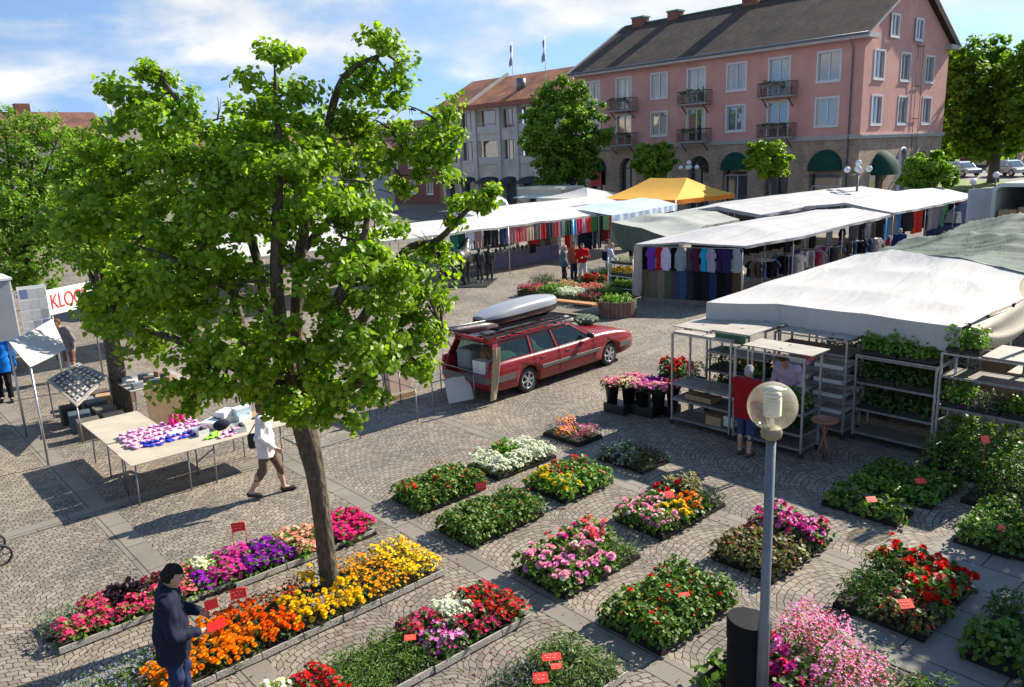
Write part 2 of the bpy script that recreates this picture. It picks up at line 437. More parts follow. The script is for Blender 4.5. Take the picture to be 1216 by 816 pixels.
# ================================================================== ground
def ground_z(x): return min(1.9, max(0., (x-58.)*.043))
def cobble():
    m, nt, N, L = newmat('cobble_paving'); P = _principled(nt)
    tc = N.new('ShaderNodeTexCoord'); sx = N.new('ShaderNodeSeparateXYZ'); L.new(tc.outputs['Object'], sx.inputs[0])
    def mm(op, a, b=None):
        n = N.new('ShaderNodeMath'); n.operation = op
        for i, q in enumerate((a, b)):
            if q is None: continue
            if isinstance(q, (int, float)): n.inputs[i].default_value = q
            else: L.new(q, n.inputs[i])
        return n.outputs[0]
    wn = N.new('ShaderNodeTexNoise'); wn.inputs['Scale'].default_value = 5.; wn.inputs['Detail'].default_value = 2; L.new(tc.outputs['Object'], wn.inputs['Vector'])
    ws = N.new('ShaderNodeSeparateXYZ'); L.new(wn.outputs['Color'], ws.inputs[0])
    x = mm('ADD', sx.outputs[0], mm('MULTIPLY', mm('SUBTRACT', ws.outputs[0], .5), .13))
    y = mm('ADD', sx.outputs[1], mm('MULTIPLY', mm('SUBTRACT', ws.outputs[1], .5), .10))
    t = mm('SUBTRACT', mm('FRACT', mm('DIVIDE', mm('SUBTRACT', x, 2.83), 1.62)), .5)       # -.5 .. .5 inside one arch
    arch = mm('SQRT', mm('SUBTRACT', .36, mm('MULTIPLY', t, t)))                             # segment of a circle
    yy = mm('SUBTRACT', y, mm('MULTIPLY', arch, 1.62))
    cb = N.new('ShaderNodeCombineXYZ'); L.new(x, cb.inputs[0]); L.new(yy, cb.inputs[1])
    br = N.new('ShaderNodeTexBrick'); br.inputs['Scale'].default_value = 1.; br.inputs['Brick Width'].default_value = .106; br.inputs['Row Height'].default_value = .097
    br.inputs['Mortar Size'].default_value = .0075; br.inputs['Mortar Smooth'].default_value = .6; br.inputs['Bias'].default_value = 0.; br.offset = .5
    br.inputs['Color1'].default_value = (.212, .186, .153, 1); br.inputs['Color2'].default_value = (.34, .30, .247, 1); br.inputs['Mortar'].default_value = (.06, .052, .042, 1)
    L.new(cb.outputs[0], br.inputs['Vector'])
    nz = N.new('ShaderNodeTexNoise'); nz.inputs['Scale'].default_value = .55; nz.inputs['Detail'].default_value = 9; nz.inputs['Roughness'].default_value = .62; L.new(tc.outputs['Object'], nz.inputs['Vector'])
    cr = N.new('ShaderNodeValToRGB'); cr.color_ramp.elements[0].position = .32; cr.color_ramp.elements[1].position = .7
    cr.color_ramp.elements[0].color = (.60, .60, .62, 1); cr.color_ramp.elements[1].color = (1.08, 1.04, .98, 1); L.new(nz.outputs['Fac'], cr.inputs['Fac'])
    n3 = N.new('ShaderNodeTexNoise'); n3.inputs['Scale'].default_value = 60.; n3.inputs['Detail'].default_value = 3; L.new(tc.outputs['Object'], n3.inputs['Vector'])
    cr3 = N.new('ShaderNodeValToRGB'); cr3.color_ramp.elements[0].color = (.7, .7, .7, 1); cr3.color_ramp.elements[1].color = (1.25, 1.25, 1.25, 1); L.new(n3.outputs['Fac'], cr3.inputs['Fac'])
    mu = N.new('ShaderNodeMixRGB'); mu.blend_type = 'MULTIPLY'; mu.inputs[0].default_value = 1; L.new(br.outputs['Color'], mu.inputs[1]); L.new(cr.outputs[0], mu.inputs[2])
    mu2 = N.new('ShaderNodeMixRGB'); mu2.blend_type = 'MULTIPLY'; mu2.inputs[0].default_value = 1; L.new(mu.outputs[0], mu2.inputs[1]); L.new(cr3.outputs[0], mu2.inputs[2])
    L.new(mu2.outputs[0], P.inputs['Base Color']); P.inputs['Roughness'].default_value = .75; P.inputs['Specular IOR Level'].default_value = .25
    bp = N.new('ShaderNodeBump'); bp.inputs['Strength'].default_value = .8; bp.inputs['Distance'].default_value = .015; bp.invert = True
    L.new(br.outputs['Fac'], bp.inputs['Height'])
    bp2 = N.new('ShaderNodeBump'); bp2.inputs['Strength'].default_value = .3; bp2.inputs['Distance'].default_value = .01; L.new(n3.outputs['Fac'], bp2.inputs['Height']); L.new(bp.outputs[0], bp2.inputs['Normal'])
    L.new(bp2.outputs[0], P.inputs['Normal'])
    return m
def slabs(name, w, h, c1, c2, mort, loc=(0, 0, 0), rot=0.):
    m, nt, N, L = newmat(name); P = _principled(nt)
    tc = N.new('ShaderNodeTexCoord'); mp = N.new('ShaderNodeMapping'); mp.inputs['Location'].default_value = loc; mp.inputs['Rotation'].default_value = (0, 0, rot)
    L.new(tc.outputs['Object'], mp.inputs[0])
    br = N.new('ShaderNodeTexBrick'); br.inputs['Scale'].default_value = 1.; br.inputs['Brick Width'].default_value = w; br.inputs['Row Height'].default_value = h
    br.inputs['Mortar Size'].default_value = .009; br.inputs['Color1'].default_value = (*c1, 1); br.inputs['Color2'].default_value = (*c2, 1); br.inputs['Mortar'].default_value = (*mort, 1)
    L.new(mp.outputs[0], br.inputs['Vector'])
    n3 = N.new('ShaderNodeTexNoise'); n3.inputs['Scale'].default_value = 45.; n3.inputs['Detail'].default_value = 5; L.new(tc.outputs['Object'], n3.inputs['Vector'])
    n4 = N.new('ShaderNodeTexNoise'); n4.inputs['Scale'].default_value = 1.7; n4.inputs['Detail'].default_value = 6; L.new(tc.outputs['Object'], n4.inputs['Vector'])
    ad = N.new('ShaderNodeMath'); ad.operation = 'ADD'; L.new(n3.outputs['Fac'], ad.inputs[0]); L.new(n4.outputs['Fac'], ad.inputs[1])
    cr3 = N.new('ShaderNodeValToRGB'); cr3.color_ramp.elements[0].position = .3; cr3.color_ramp.elements[0].color = (.62, .62, .62, 1); cr3.color_ramp.elements[1].color = (1.25, 1.25, 1.25, 1)
    ha = N.new('ShaderNodeMath'); ha.operation = 'MULTIPLY'; ha.inputs[1].default_value = .5; L.new(ad.outputs[0], ha.inputs[0]); L.new(ha.outputs[0], cr3.inputs['Fac'])
    mu = N.new('ShaderNodeMixRGB'); mu.blend_type = 'MULTIPLY'; mu.inputs[0].default_value = 1; L.new(br.outputs['Color'], mu.inputs[1]); L.new(cr3.outputs[0], mu.inputs[2])
    L.new(mu.outputs[0], P.inputs['Base Color']); P.inputs['Roughness'].default_value = .7; P.inputs['Specular IOR Level'].default_value = .3
    bp = N.new('ShaderNodeBump'); bp.inputs['Strength'].default_value = .5; bp.inputs['Distance'].default_value = .01; bp.invert = True; L.new(br.outputs['Fac'], bp.inputs['Height'])
    L.new(bp.outputs[0], P.inputs['Normal'])
    return m
xs = [-200, -60, -20, 0, 20, 40, 58, 62, 70, 80, 90, 98, 102.2, 110, 140, 200, 320, 600]
ys = [-300, -100, -40, -15, 0, 15, 30, 60, 100, 160, 300, 500]
g = MB(); g.grid([[(x, y, ground_z(x)) for y in ys] for x in xs], smooth=False)
go = g.build('ground', cobble()); tag(go, kind='structure')
go.data.polygons.foreach_set('use_smooth', [False]*len(go.data.polygons))
mslab = slabs('granite_strip', .95, .34, (.225, .2, .166), (.272, .242, .202), (.07, .06, .05))
mslab_y = slabs('granite_strip_across', .95, .34, (.225, .2, .166), (.272, .242, .202), (.07, .06, .05), rot=R(90))
def sheet(name, x0, x1, y0, y1, z, m):
    b = MB(); b.add([(x0, y0, z), (x1, y0, z), (x1, y1, z), (x0, y1, z)], [(0, 1, 2, 3)]); return tag(b.build(name, m), kind='structure')
for xc in (2.83, 6.03, 9.50):
    sheet('paving_strip', xc-.18, xc+.18, -3, 27, .004, slabs('granite_strip_%d' % int(xc*10), .95, .40, (.225, .2, .166), (.272, .242, .202), (.07, .06, .05), loc=(0, -(xc-.20), 0), rot=R(90)) if False else mslab_y)
sheet('paving_strip', -6, 21, 13.50, 13.84, .008, mslab)
sheet('paving_slabs', 7.75, 20, -8, 3.62, .012, slabs('large_paving_slabs', 1.0, .62, (.20, .185, .165), (.25, .23, .205), (.045, .042, .04), rot=R(90)))
# roads and grass beyond the square
asph = mat('asphalt', (.075, .075, .08), .85, .2, 3., bump=.3, bscale=60, coords='Object')
asph2 = mat('pale_asphalt', (.16, .155, .15), .85, .15, 3., bump=.3, bscale=60)
def terrain(name, x0, x1, y0, y1, dz, m, nx=8):
    b = MB(); b.grid([[(x0+(x1-x0)*i/nx, y, ground_z(x0+(x1-x0)*i/nx)+dz) for y in (y0, y1)] for i in range(nx+1)], smooth=False)
    return tag(b.build(name, m), kind='structure')
terrain('road', 47, 76.5, -30, 26.5, .006, asph)
terrain('grass_verge', 76.5, 86, -40, 40, .05, mat('lawn', (.16, .22, .05), .9, .35, 1.5, bump=.6, bscale=40))
terrain('parking_road', 86, 104, -60, 60, .006, asph2)
terrain('far_lawn', 104, 300, -200, 200, .02, mat('far_lawn', (.08, .12, .03), .9, .35, .3))
# ================================================================== trees
FW = np.array([CF_[0], CF_[1], 0]); FW /= np.linalg.norm(FW)
def ATD(u, v, D):
    "point of the pixel's ray at forward distance D"
    d = ray(u, v); return Vector(np.array([0, 0, CAMH])+d*(D/(d@FW)))
bark = None
def barkmat(name, c1, c2, sc=1.):
    m, nt, N, L = newmat(name); P = _principled(nt)
    tc = N.new('ShaderNodeTexCoord'); mp = N.new('ShaderNodeMapping'); mp.inputs['Scale'].default_value = (24*sc, 24*sc, 9*sc); L.new(tc.outputs['Object'], mp.inputs[0])
    n = N.new('ShaderNodeTexNoise'); n.inputs['Scale'].default_value = 1.; n.inputs['Detail'].default_value = 7; n.inputs['Roughness'].default_value = .65; L.new(mp.outputs[0], n.inputs['Vector'])
    v = N.new('ShaderNodeTexVoronoi'); v.inputs['Scale'].default_value = .8; L.new(mp.outputs[0], v.inputs['Vector'])
    cr = N.new('ShaderNodeValToRGB'); cr.color_ramp.elements[0].position = .3; cr.color_ramp.elements[1].position = .72
    cr.color_ramp.elements[0].color = (*c1, 1); cr.color_ramp.elements[1].color = (*c2, 1)
    L.new(n.outputs['Fac'], cr.inputs['Fac']); L.new(cr.outputs[0], P.inputs['Base Color']); P.inputs['Roughness'].default_value = .9; P.inputs['Specular IOR Level'].default_value = .15
    mm = N.new('ShaderNodeMath'); mm.operation = 'ADD'; L.new(n.outputs['Fac'], mm.inputs[0]); L.new(v.outputs['Distance'], mm.inputs[1])
    bp = N.new('ShaderNodeBump'); bp.inputs['Strength'].default_value = 1.; bp.inputs['Distance'].default_value = .03; L.new(mm.outputs[0], bp.inputs['Height']); L.new(bp.outputs[0], P.inputs['Normal'])
    MATS[name] = m; return m
BARK = barkmat('linden_bark', (.05, .04, .03), (.165, .135, .10))
BARK2 = barkmat('dark_bark', (.05, .045, .038), (.16, .145, .12))
LINDEN = leafmat('linden_leaf', (.10, .205, .012), (.29, .45, .035), trans=.5, rough=.42, tcol=(1.45, 1.45, .4))
LINDEN2 = leafmat('far_linden_leaf', (.085, .185, .014), (.23, .38, .03), trans=.42, rough=.5, tcol=(1.3, 1.4, .5))
LIME = leafmat('yellowish_leaf', (.10, .17, .02), (.23, .30, .045), trans=.42, rough=.5, tcol=(1.3, 1.3, .5))
DARKL = leafmat('dark_leaf', (.08, .165, .013), (.19, .32, .03), trans=.5, rough=.5, tcol=(1.3, 1.4, .5))
MIDL = leafmat('maple_leaf', (.08, .175, .015), (.19, .33, .03), trans=.4, rough=.5, tcol=(1.3, 1.4, .5))

def crown_mesh(name, clumps, nleaf, size, templ=LEAF, droop=.35, shell=.55, tilt=1., fill=None):
    "clumps: (centre, radius[, squash]); leaves gather toward each clump's rim and sit on small twigs"
    P = []; U = []; S = []
    vol = np.array([c[1]**2.2 for c in clumps]); cnt = np.maximum(6, nleaf*vol/vol.sum()).astype(int)
    for (c, r_, *sq), n in zip(clumps, cnt):
        sq = sq[0] if sq else .85
        ntw = max(3, n//9)
        d = RNG.normal(size=(ntw, 3)); d /= np.linalg.norm(d, axis=1)[:, None]
        rr = r_*(shell+(1-shell)*RNG.random(ntw)**.6)*(1+.18*RNG.normal(size=ntw))
        rr[RNG.random(ntw) < .25] *= .55
        tips = np.array(c)+d*rr[:, None]*np.array([1, 1, sq])
        w = RNG.integers(0, ntw, n)
        p = tips[w]+RNG.normal(size=(n, 3))*np.array([1, 1, .7])*size*.95
        P.append(p); u = d[w]*.55+np.array([0, 0, .75]); U.append(u/np.linalg.norm(u, axis=1)[:, None]); S.append(size*(.6+.6*RNG.random(n)))
    P = np.concatenate(P); U = np.concatenate(U); S = np.concatenate(S)
    M = rotmats(len(P), tilt, U)
    return scatter(name, *templ, P, M, S)
def tufted(name, clumps, per, rsub, size, templ=LEAF, dens=.95, tilt=.62, sq=.8):
    "every clump is a spray of small leaf tufts with air between them"
    P = []; U = []; S = []
    for c, r_ in clumps:
        n = max(2, int(dens*(r_/rsub)**2)); c = np.array(c)
        d = RNG.normal(size=(n, 3)); d /= np.linalg.norm(d, axis=1)[:, None]
        q = c+d*(r_*(.30+.72*RNG.random(n)**.7))[:, None]*np.array([1, 1, sq])
        for k in range(n):
            m = int(per*(.55+.9*RNG.random())); rs = rsub*(.75+.55*RNG.random())
            o = d[k]*.5+RNG.normal(size=3)*.35+np.array([.15, -.1, .35]); o /= np.linalg.norm(o)
            t = RNG.normal(size=(m, 3)); t /= np.linalg.norm(t, axis=1)[:, None]; t += o*.55
            p = q[k]+t*(rs*RNG.random(m)**.45)[:, None]*np.array([1, 1, .72])
            u = t*.45+o*.55+np.array([0, 0, .25]); P.append(p); U.append(u/np.linalg.norm(u, axis=1)[:, None]); S.append(size*(.62+.55*RNG.random(m)))
    P = np.concatenate(P); U = np.concatenate(U); S = np.concatenate(S)
    return scatter(name, *templ, P, rotmats(len(P), tilt, U), S)
def smoothpath(pts, sub=5):
    pts = [Vector(p) for p in pts]; out = []
    for i in range(len(pts)-1):
        p0 = pts[max(i-1, 0)]; p1 = pts[i]; p2 = pts[i+1]; p3 = pts[min(i+2, len(pts)-1)]
        for k in range(sub):
            t = k/sub
            out.append(.5*((2*p1)+(p2-p0)*t+(2*p0-5*p1+4*p2-p3)*t*t+(3*p1-p0-3*p2+p3)*t**3))
    out.append(pts[-1]); return out
def lerp(a, b, n): return [a+(b-a)*i/(n-1) for i in range(n)]

# ---- the linden in the flower market
base = G(392, 697)
D0 = base.x*FW[0]+base.y*FW[1]
def T(u, v, off=0.): return ATD(u, v, D0+off)
tree = thing('linden_tree', 'big bright green linden tree with leaning bare trunk rising out of the marigold bed', 'tree', base)
tr = MB()
tp = smoothpath([base+Vector((0.02, 0, -.05)), base+Vector((0, 0, .12)), T(383, 620), T(374, 560), T(362, 510), T(350, 470)])
tr.tube(tp, [0.203, 0.148, 0.133, 0.126, 0.123, 0.121, 0.119, 0.117, 0.116, 0.115, 0.114, 0.113, 0.113, 0.114, 0.116, 0.121, 0.127, 0.139, 0.141, 0.143, 0.143, 0.139, 0.135, 0.127, 0.123, 0.115][:len(tp)], 16)
kn = T(355, 480)
limbdef = [
    [(358, 500, 0), (335, 440, -.1), (318, 370, -.2), (300, 290, -.2), (262, 190, -.1), (200, 105, -.1), (192, 85, -.1)],
    [(360, 500, 0), (352, 400, .2), (357, 300, .2), (370, 230, .2), (385, 170, .1), (400, 110, 0), (418, 82, 0), (450, 66, 0), (458, 60, 0)],
    [(352, 480, .0), (300, 430, .5), (270, 330, .7), (215, 230, .6), (165, 150, .4)],
    [(362, 500, 0), (390, 430, .3), (430, 380, .5), (480, 300, .5), (520, 285, .4), (560, 245, .3), (596, 228, .3)],
    [(357, 300, .2), (420, 230, .5), (470, 185, .5), (515, 175, .4), (528, 150, .4)],
    [(352, 480, 0), (330, 360, -.8), (330, 240, -.9), (330, 150, -.5), (326, 80, -.3)],
    [(345, 470, 0), (270, 430, -.5), (200, 400, -.6), (130, 380, -.4)],
    [(365, 490, 0), (430, 450, -.4), (490, 410, -.5), (525, 390, -.4)],
    [(355, 470, 0), (400, 360, -.9), (430, 290, -1.), (440, 220, -.8)],
    [(318, 370, -.2), (230, 320, -.9), (160, 290, -.9)],
]
LP = []
for ld in limbdef:
    p = smoothpath([T(*q) for q in ld], 5); n = len(p)
    r0 = .085 if ld[0][1] > 460 else .05
    tr.tube(p, [r0*(1-i/(n-1))**.85+.008 for i in range(n)], 8); LP += p
cl = [  # u, v, radius px, depth offset : follows the crown's uneven outline
 (188, 98, 24, -.1), (178, 82, 14, 0), (205, 112, 22, 0), (150, 122, 30, .1), (133, 112, 14, .1), (170, 150, 42, 0), (215, 150, 38, -.3), (120, 160, 26, .4), (108, 195, 30, .5), (165, 200, 50, .2), (225, 205, 55, -.6),
 (326, 72, 22, -.3), (338, 62, 15, -.3), (316, 100, 28, -.3), (345, 110, 24, -.3), (335, 145, 42, -.4), (290, 165, 40, -.2), (265, 140, 20, 0), (370, 150, 30, .3), (378, 190, 45, .2), (300, 205, 60, -.7), (350, 215, 58, -.9),
 (462, 58, 15, 0), (448, 50, 12, 0), (475, 78, 15, 0), (430, 80, 13, 0), (442, 108, 22, 0), (470, 102, 20, .1), (420, 108, 12, 0), (482, 125, 16, .1), (425, 135, 24, .1), (455, 145, 28, .1), (470, 165, 22, .2), (410, 165, 30, .2), (440, 185, 40, .2), (400, 215, 50, -.6),
 (527, 132, 15, .4), (520, 150, 20, .4), (535, 165, 20, .4), (515, 178, 26, .4), (534, 188, 14, .4), (505, 205, 30, .4), (522, 212, 18, .4), (480, 215, 30, .3),
 (130, 250, 52, .3), (195, 265, 62, -.5), (255, 265, 52, -.9), (318, 262, 44, -.9), (352, 300, 22, -.9), (400, 280, 58, -1.), (448, 262, 36, -.6), (95, 245, 34, .5),
 (150, 320, 52, -.2), (105, 285, 40, .1), (135, 210, 40, .3), (145, 350, 45, -.3), (200, 180, 40, .5), (250, 190, 40, .6), (300, 260, 50, .8), (200, 340, 45, .8), (160, 270, 45, .8), (215, 335, 62, -1.), (275, 340, 46, -1.1), (385, 350, 36, -1.), (425, 340, 56, -1.), (475, 335, 36, -.6), (496, 330, 24, -.4), 
 (120, 375, 36, 0), (175, 385, 46, -.5), (235, 400, 52, -1.), (300, 410, 48, -1.1), (365, 412, 46, -1.), (430, 400, 52, -.9), (480, 390, 40, -.7), (500, 385, 28, -.5), (516, 405, 16, -.4), (522, 352, 16, -.3), (505, 360, 24, -.3),
 (215, 445, 34, -.7), (270, 450, 40, -.9), (325, 455, 38, -.8), (405, 450, 45, -.8), (455, 440, 40, -.7), (495, 430, 28, -.5), (385, 480, 34, -.6), (345, 480, 26, -.5), (415, 485, 20, -.6), (440, 480, 16, -.6), (240, 470, 18, -.8), (222, 478, 10, -.8), (300, 480, 15, -.6), (322, 478, 15, -.6), (340, 490, 10, -.5), (505, 445, 15, -.5),
 (560, 246, 14, .3), (545, 254, 13, .3), (576, 238, 11, .3), (592, 232, 9, .3), (530, 262, 13, .3), (508, 290, 14, .3), (520, 315, 14, 0.),
 (250, 290, 40, .9), (330, 215, 45, .9), (230, 240, 45, .9), (300, 400, 40, .7),
]
clumps = []; pxm = D0/FOC*1.03
for u, v, r_, off in cl: clumps.append((T(u, v, off), r_*pxm*.96))
for c, r_ in clumps:                                   # a branch into every clump
    q = min(LP, key=lambda p: (p-c).length+.4*max(0, p.z-c.z))
    d = c-q
    if d.length > .08:
        mid = q+d*.5+Vector((0, 0, .12*d.length)); p = bez(q, mid, c, 5); tr.tube(p, [.018*(1-i/5.)+.005 for i in range(6)], 5)
    for k in range(3):
        e = c+Vector(RNG.normal(size=3))*r_*.55
        tr.tube(bez(c+(q-c)*.25, c+(e-c)*.4+Vector((0, 0, .05)), e, 3), [.008, .006, .005, .003], 4)
for vq in range(len(tr.v)): tr.v[vq] = tuple(Vector(tr.v[vq])-base)
tr.build('trunk', BARK, tree, recalc=False)
me = tufted('crown', [((c-base), r_) for c, r_ in clumps], 66, .15, .071, dens=1.45, tilt=.85)
link('crown', me, tree, LINDEN)
print('linden leaves', len(me.polygons)//2)

# ---- other trees
def simple_tree(name, label, b, h_trunk, clumps, nleaf, size, lm, bm_=None, tr_r=.15, lean=(0, 0), templ=LEAF, group=None, tilt=1.1, shell=.5, cat='tree'):
    t = thing(name, label, cat, b, 0, group); b = Vector(b); m = MB()
    top = Vector((lean[0], lean[1], h_trunk))
    p = smoothpath([Vector((0, 0, -.3)), Vector((0, 0, .3)), top*.5, top], 4); n = len(p)
    m.tube(p, [tr_r*(1.25-.55*i/(n-1)) for i in range(n)], 10)
    for c, r_, *_ in clumps:
        c = Vector(c)-b; st = top*(.75+.25*random.random())
        pp = bez(st, (st+c)*.5+Vector((0, 0, .15*(c-st).length)), c, 5); m.tube(pp, [tr_r*.38*(1-i/5.)+.012 for i in range(6)], 5)
    m.build('trunk', bm_ or BARK2, t, recalc=False)
    rs = size*1.55; cc = [(Vector(c[0])-b, c[1]) for c in clumps]; ns = sum(max(2, int(2.*(r_/rs)**2)) for _, r_ in cc)
    link('crown', tufted('crown', cc, max(7, nleaf/ns), rs, size, templ, dens=2., tilt=.7), t, lm)
    return t
def pxclumps(lst, D):
    return [(ATD(u, v, D+o), r_*(D/FOC)) for u, v, r_, o in lst]
# left trees behind the shoe table and the record stall
b1 = G(147, 490); D1 = b1.x*FW[0]+b1.y*FW[1]
simple_tree('linden_tree', 'green linden tree with pale trunk standing between the record stall and the shoe table', b1, 3.1,
    pxclumps([(110, 235, 40, .5), (75, 270, 34, .2), (120, 200, 34, .6), (85, 215, 24, .2), (102, 296, 38, -.4), (150, 300, 50, .8), (140, 360, 45, .5), (195, 350, 40, .8), (100, 200, 34, .3), (170, 240, 40, 1.2), (220, 290, 40, 1.), (180, 400, 26, .4)], D1), 19000, .085, LINDEN2, BARK, .19, lean=(.0, .1))
b2 = G(45, 412); D2 = b2.x*FW[0]+b2.y*FW[1]
simple_tree('linden_tree', 'dense linden tree at the left edge whose trunk stands beside the grey wagon', b2, 2.9,
    pxclumps([(25, 170, 42, 0), (85, 255, 30, .3), (70, 160, 22, .5), (5, 330, 28, 0), (52, 332, 24, 0), (28, 338, 20, 0), (-5, 250, 36, -.5), (25, 260, 40, -.8), (5, 145, 24, 0), (45, 150, 26, 0), (60, 190, 32, .4), (10, 220, 46, 0), (50, 235, 46, -.5), (0, 285, 40, 0), (40, 300, 42, -.6), (75, 280, 38, 0), (-30, 200, 45, 0), (-30, 270, 40, 0), (25, 325, 26, -.3), (70, 230, 30, .4)], D2), 24000, .095, LINDEN2, BARK, .22)
b3 = Vector(ATD(105, 262, 34)); b3.z = 0
simple_tree('linden_tree', 'yellowish green tree standing further back in front of the brown tiled roof', b3, 2.6,
    pxclumps([(98, 165, 18, 0), (85, 190, 24, 0), (112, 185, 24, 0), (125, 170, 16, 0), (100, 215, 34, 0), (130, 215, 30, 0), (75, 225, 28, 0), (105, 245, 30, 0), (140, 240, 30, .5)], 34), 11000, .13, LIME, BARK2, .16)
# tree before the orange-roofed house
def grow(name, label, u0, v0, x, blobs, h_tr, nleaf, size, lm, tr_r, zb=0., group=None):
    D = ATX(u0, v0, x); Dd = D.x*FW[0]+D.y*FW[1]; b = Vector((D.x, D.y, zb))
    return simple_tree(name, label, b, h_tr, pxclumps(blobs, Dd), nleaf, size, lm, BARK2, tr_r, group=group)
grow('street_tree', 'medium round-topped tree between the kiosk and the pink house', 680, 225, 49,
     [(652, 108, 13, 0), (672, 118, 26, 0), (640, 138, 22, 0), (668, 150, 34, -1), (698, 140, 24, 0), (690, 170, 30, 0), (650, 175, 30, 0), (632, 165, 18, 0), (712, 160, 14, 0), (668, 196, 28, 0), (690, 205, 22, 0), (655, 205, 20, 0), (640, 120, 10, 0), (668, 98, 9, 0), (686, 112, 14, 0), (702, 188, 18, 0)], 3.2, 28000, .22, MIDL, .22)
grow('street_tree', 'small clipped round tree before the third arch of the pink house', 776, 228, 50,
     [(765, 180, 11, 0), (785, 180, 13, 0), (776, 190, 16, 0), (792, 192, 11, 0), (763, 196, 11, 0), (776, 206, 13, 0), (788, 205, 9, 0)], 3.4, 15000, .16, LINDEN2, .12)
grow('street_tree', 'bright lollipop tree before the green awnings of the pink house', 913, 232, 48,
     [(900, 177, 11, 0), (920, 178, 12, 0), (910, 188, 16, 0), (928, 190, 10, 0), (897, 192, 10, 0), (912, 203, 13, 0), (924, 203, 9, 0)], 3.3, 15000, .155, LINDEN, .12)
grow('bush', 'low dense round bush at the corner of the pink house', 1103, 224, 47,
     [(1085, 198, 13, 0), (1103, 192, 15, 0), (1122, 200, 14, 0), (1095, 210, 18, 0), (1116, 213, 16, 0), (1080, 212, 10, 0), (1128, 212, 9, 0)], 1.6, 20000, .15, LINDEN2, .1)
zz_ = ground_z(88)
grow('park_tree', 'huge dark leafy tree right of the pink house above the parked cars', 1180, 205, 84,
     [(1148, 66, 20, 0), (1138, 92, 20, 0), (1184, 68, 18, 0), (1166, 84, 14, 0), (1196, 84, 18, 0), (1156, 50, 8, 0), (1186, 52, 8, 0), (1165, 100, 36, -1), (1195, 110, 36, -1), (1145, 130, 30, 0), (1175, 145, 34, 0), (1205, 150, 30, 0), (1135, 165, 20, 0), (1160, 170, 24, 0), (1125, 120, 18, 0), (1190, 172, 18, 0), (1128, 150, 18, 0), (1128, 70, 16, 3)], 4.2, 22000, .36, DARKL, .5, zb=ground_z(84))
grow('park_tree', 'dark tree cut off by the right edge of the picture', 1240, 205, 82,
     [(1215, 80, 22, 0), (1235, 60, 26, 0), (1240, 100, 34, 0), (1215, 120, 26, 0), (1245, 140, 34, 0), (1212, 165, 14, 0)], 4., 9000, .36, DARKL, .45, zb=ground_z(82))
grow('park_tree', 'dark tree partly hidden behind the gable of the pink house', 1122, 200, 96,
     [(1110, 110, 28, 0), (1125, 80, 22, 0), (1130, 140, 26, 0), (1110, 160, 24, 0), (1132, 185, 14, 0)], 4., 7000, .4, DARKL, .4, zb=ground_z(96))
for k, (u, D, hh) in enumerate([(1260, 150, 40), (1130, 150, 36), (1050, 170, 30), (1190, 160, 44)]):
    grow('park_tree', ['far dark tree beyond the right edge', 'far tree behind the hut with the red roof', 'far tree behind the pink house', 'far tree behind the parked silver cars'][k], u, 192, D,
         [(u-14, 175-hh*.5, 20, 0), (u+14, 175-hh*.4, 20, 0), (u, 165-hh*.7, 20, 0), (u, 178, 24, 0), (u-26, 184, 16, 0), (u+26, 184, 16, 0)], 4., 2200, 1.1, DARKL, .4, zb=1.9)
# tree outside the right edge that shades the flowers at lower right
b5 = Vector((15.9, 1.2, 0))
simple_tree('linden_tree', 'linden tree outside the frame shading the flowers at lower right', b5, 3.0,
    [(Vector((15.6, 1.4, 4.6)), 1.0), (Vector((16.3, .6, 4.2)), .9), (Vector((15.9, 1.9, 3.7)), .8), (Vector((15.2, .7, 3.8)), .9), (Vector((16.2, 1.3, 5.4)), .8), (Vector((16.6, 2.0, 4.6)), .7), (Vector((14.8, 1.5, 4.1)), .55)], 8200, .11, LINDEN2, BARK, .16)
# ================================================================== flowers for sale
def LM(name, a, b, t=.35): return leafmat(name, a, b, trans=t, rough=.5, tcol=(1.25, 1.35, .6))
def PM(name, a, b, t=.3): return leafmat(name, rgb(*a), rgb(*b), trans=t, rough=.65, spec=.15)
GRN = LM('bedding_leaf', (.05, .115, .016), (.15, .26, .035))
GRN_D = LM('dark_bedding_leaf', (.03, .075, .015), (.085, .165, .028))
GRN_L = LM('fresh_bedding_leaf', (.09, .20, .025), (.20, .36, .05))
GRN_G = LM('grey_leaf', (.13, .18, .12), (.26, .33, .24))
BRONZE = LM('bronze_leaf', (.08, .065, .03), (.18, .19, .06))
PURPL = LM('purple_leaf', (.016, .008, .014), (.05, .02, .035))
LAVL = LM('lavender_leaf', (.08, .14, .045), (.19, .27, .08))
LAVG = LM('dull_lavender_leaf', (.05, .08, .055), (.12, .15, .10))
GRASS = LM('grassy_leaf', (.17, .17, .08), (.36, .30, .20))
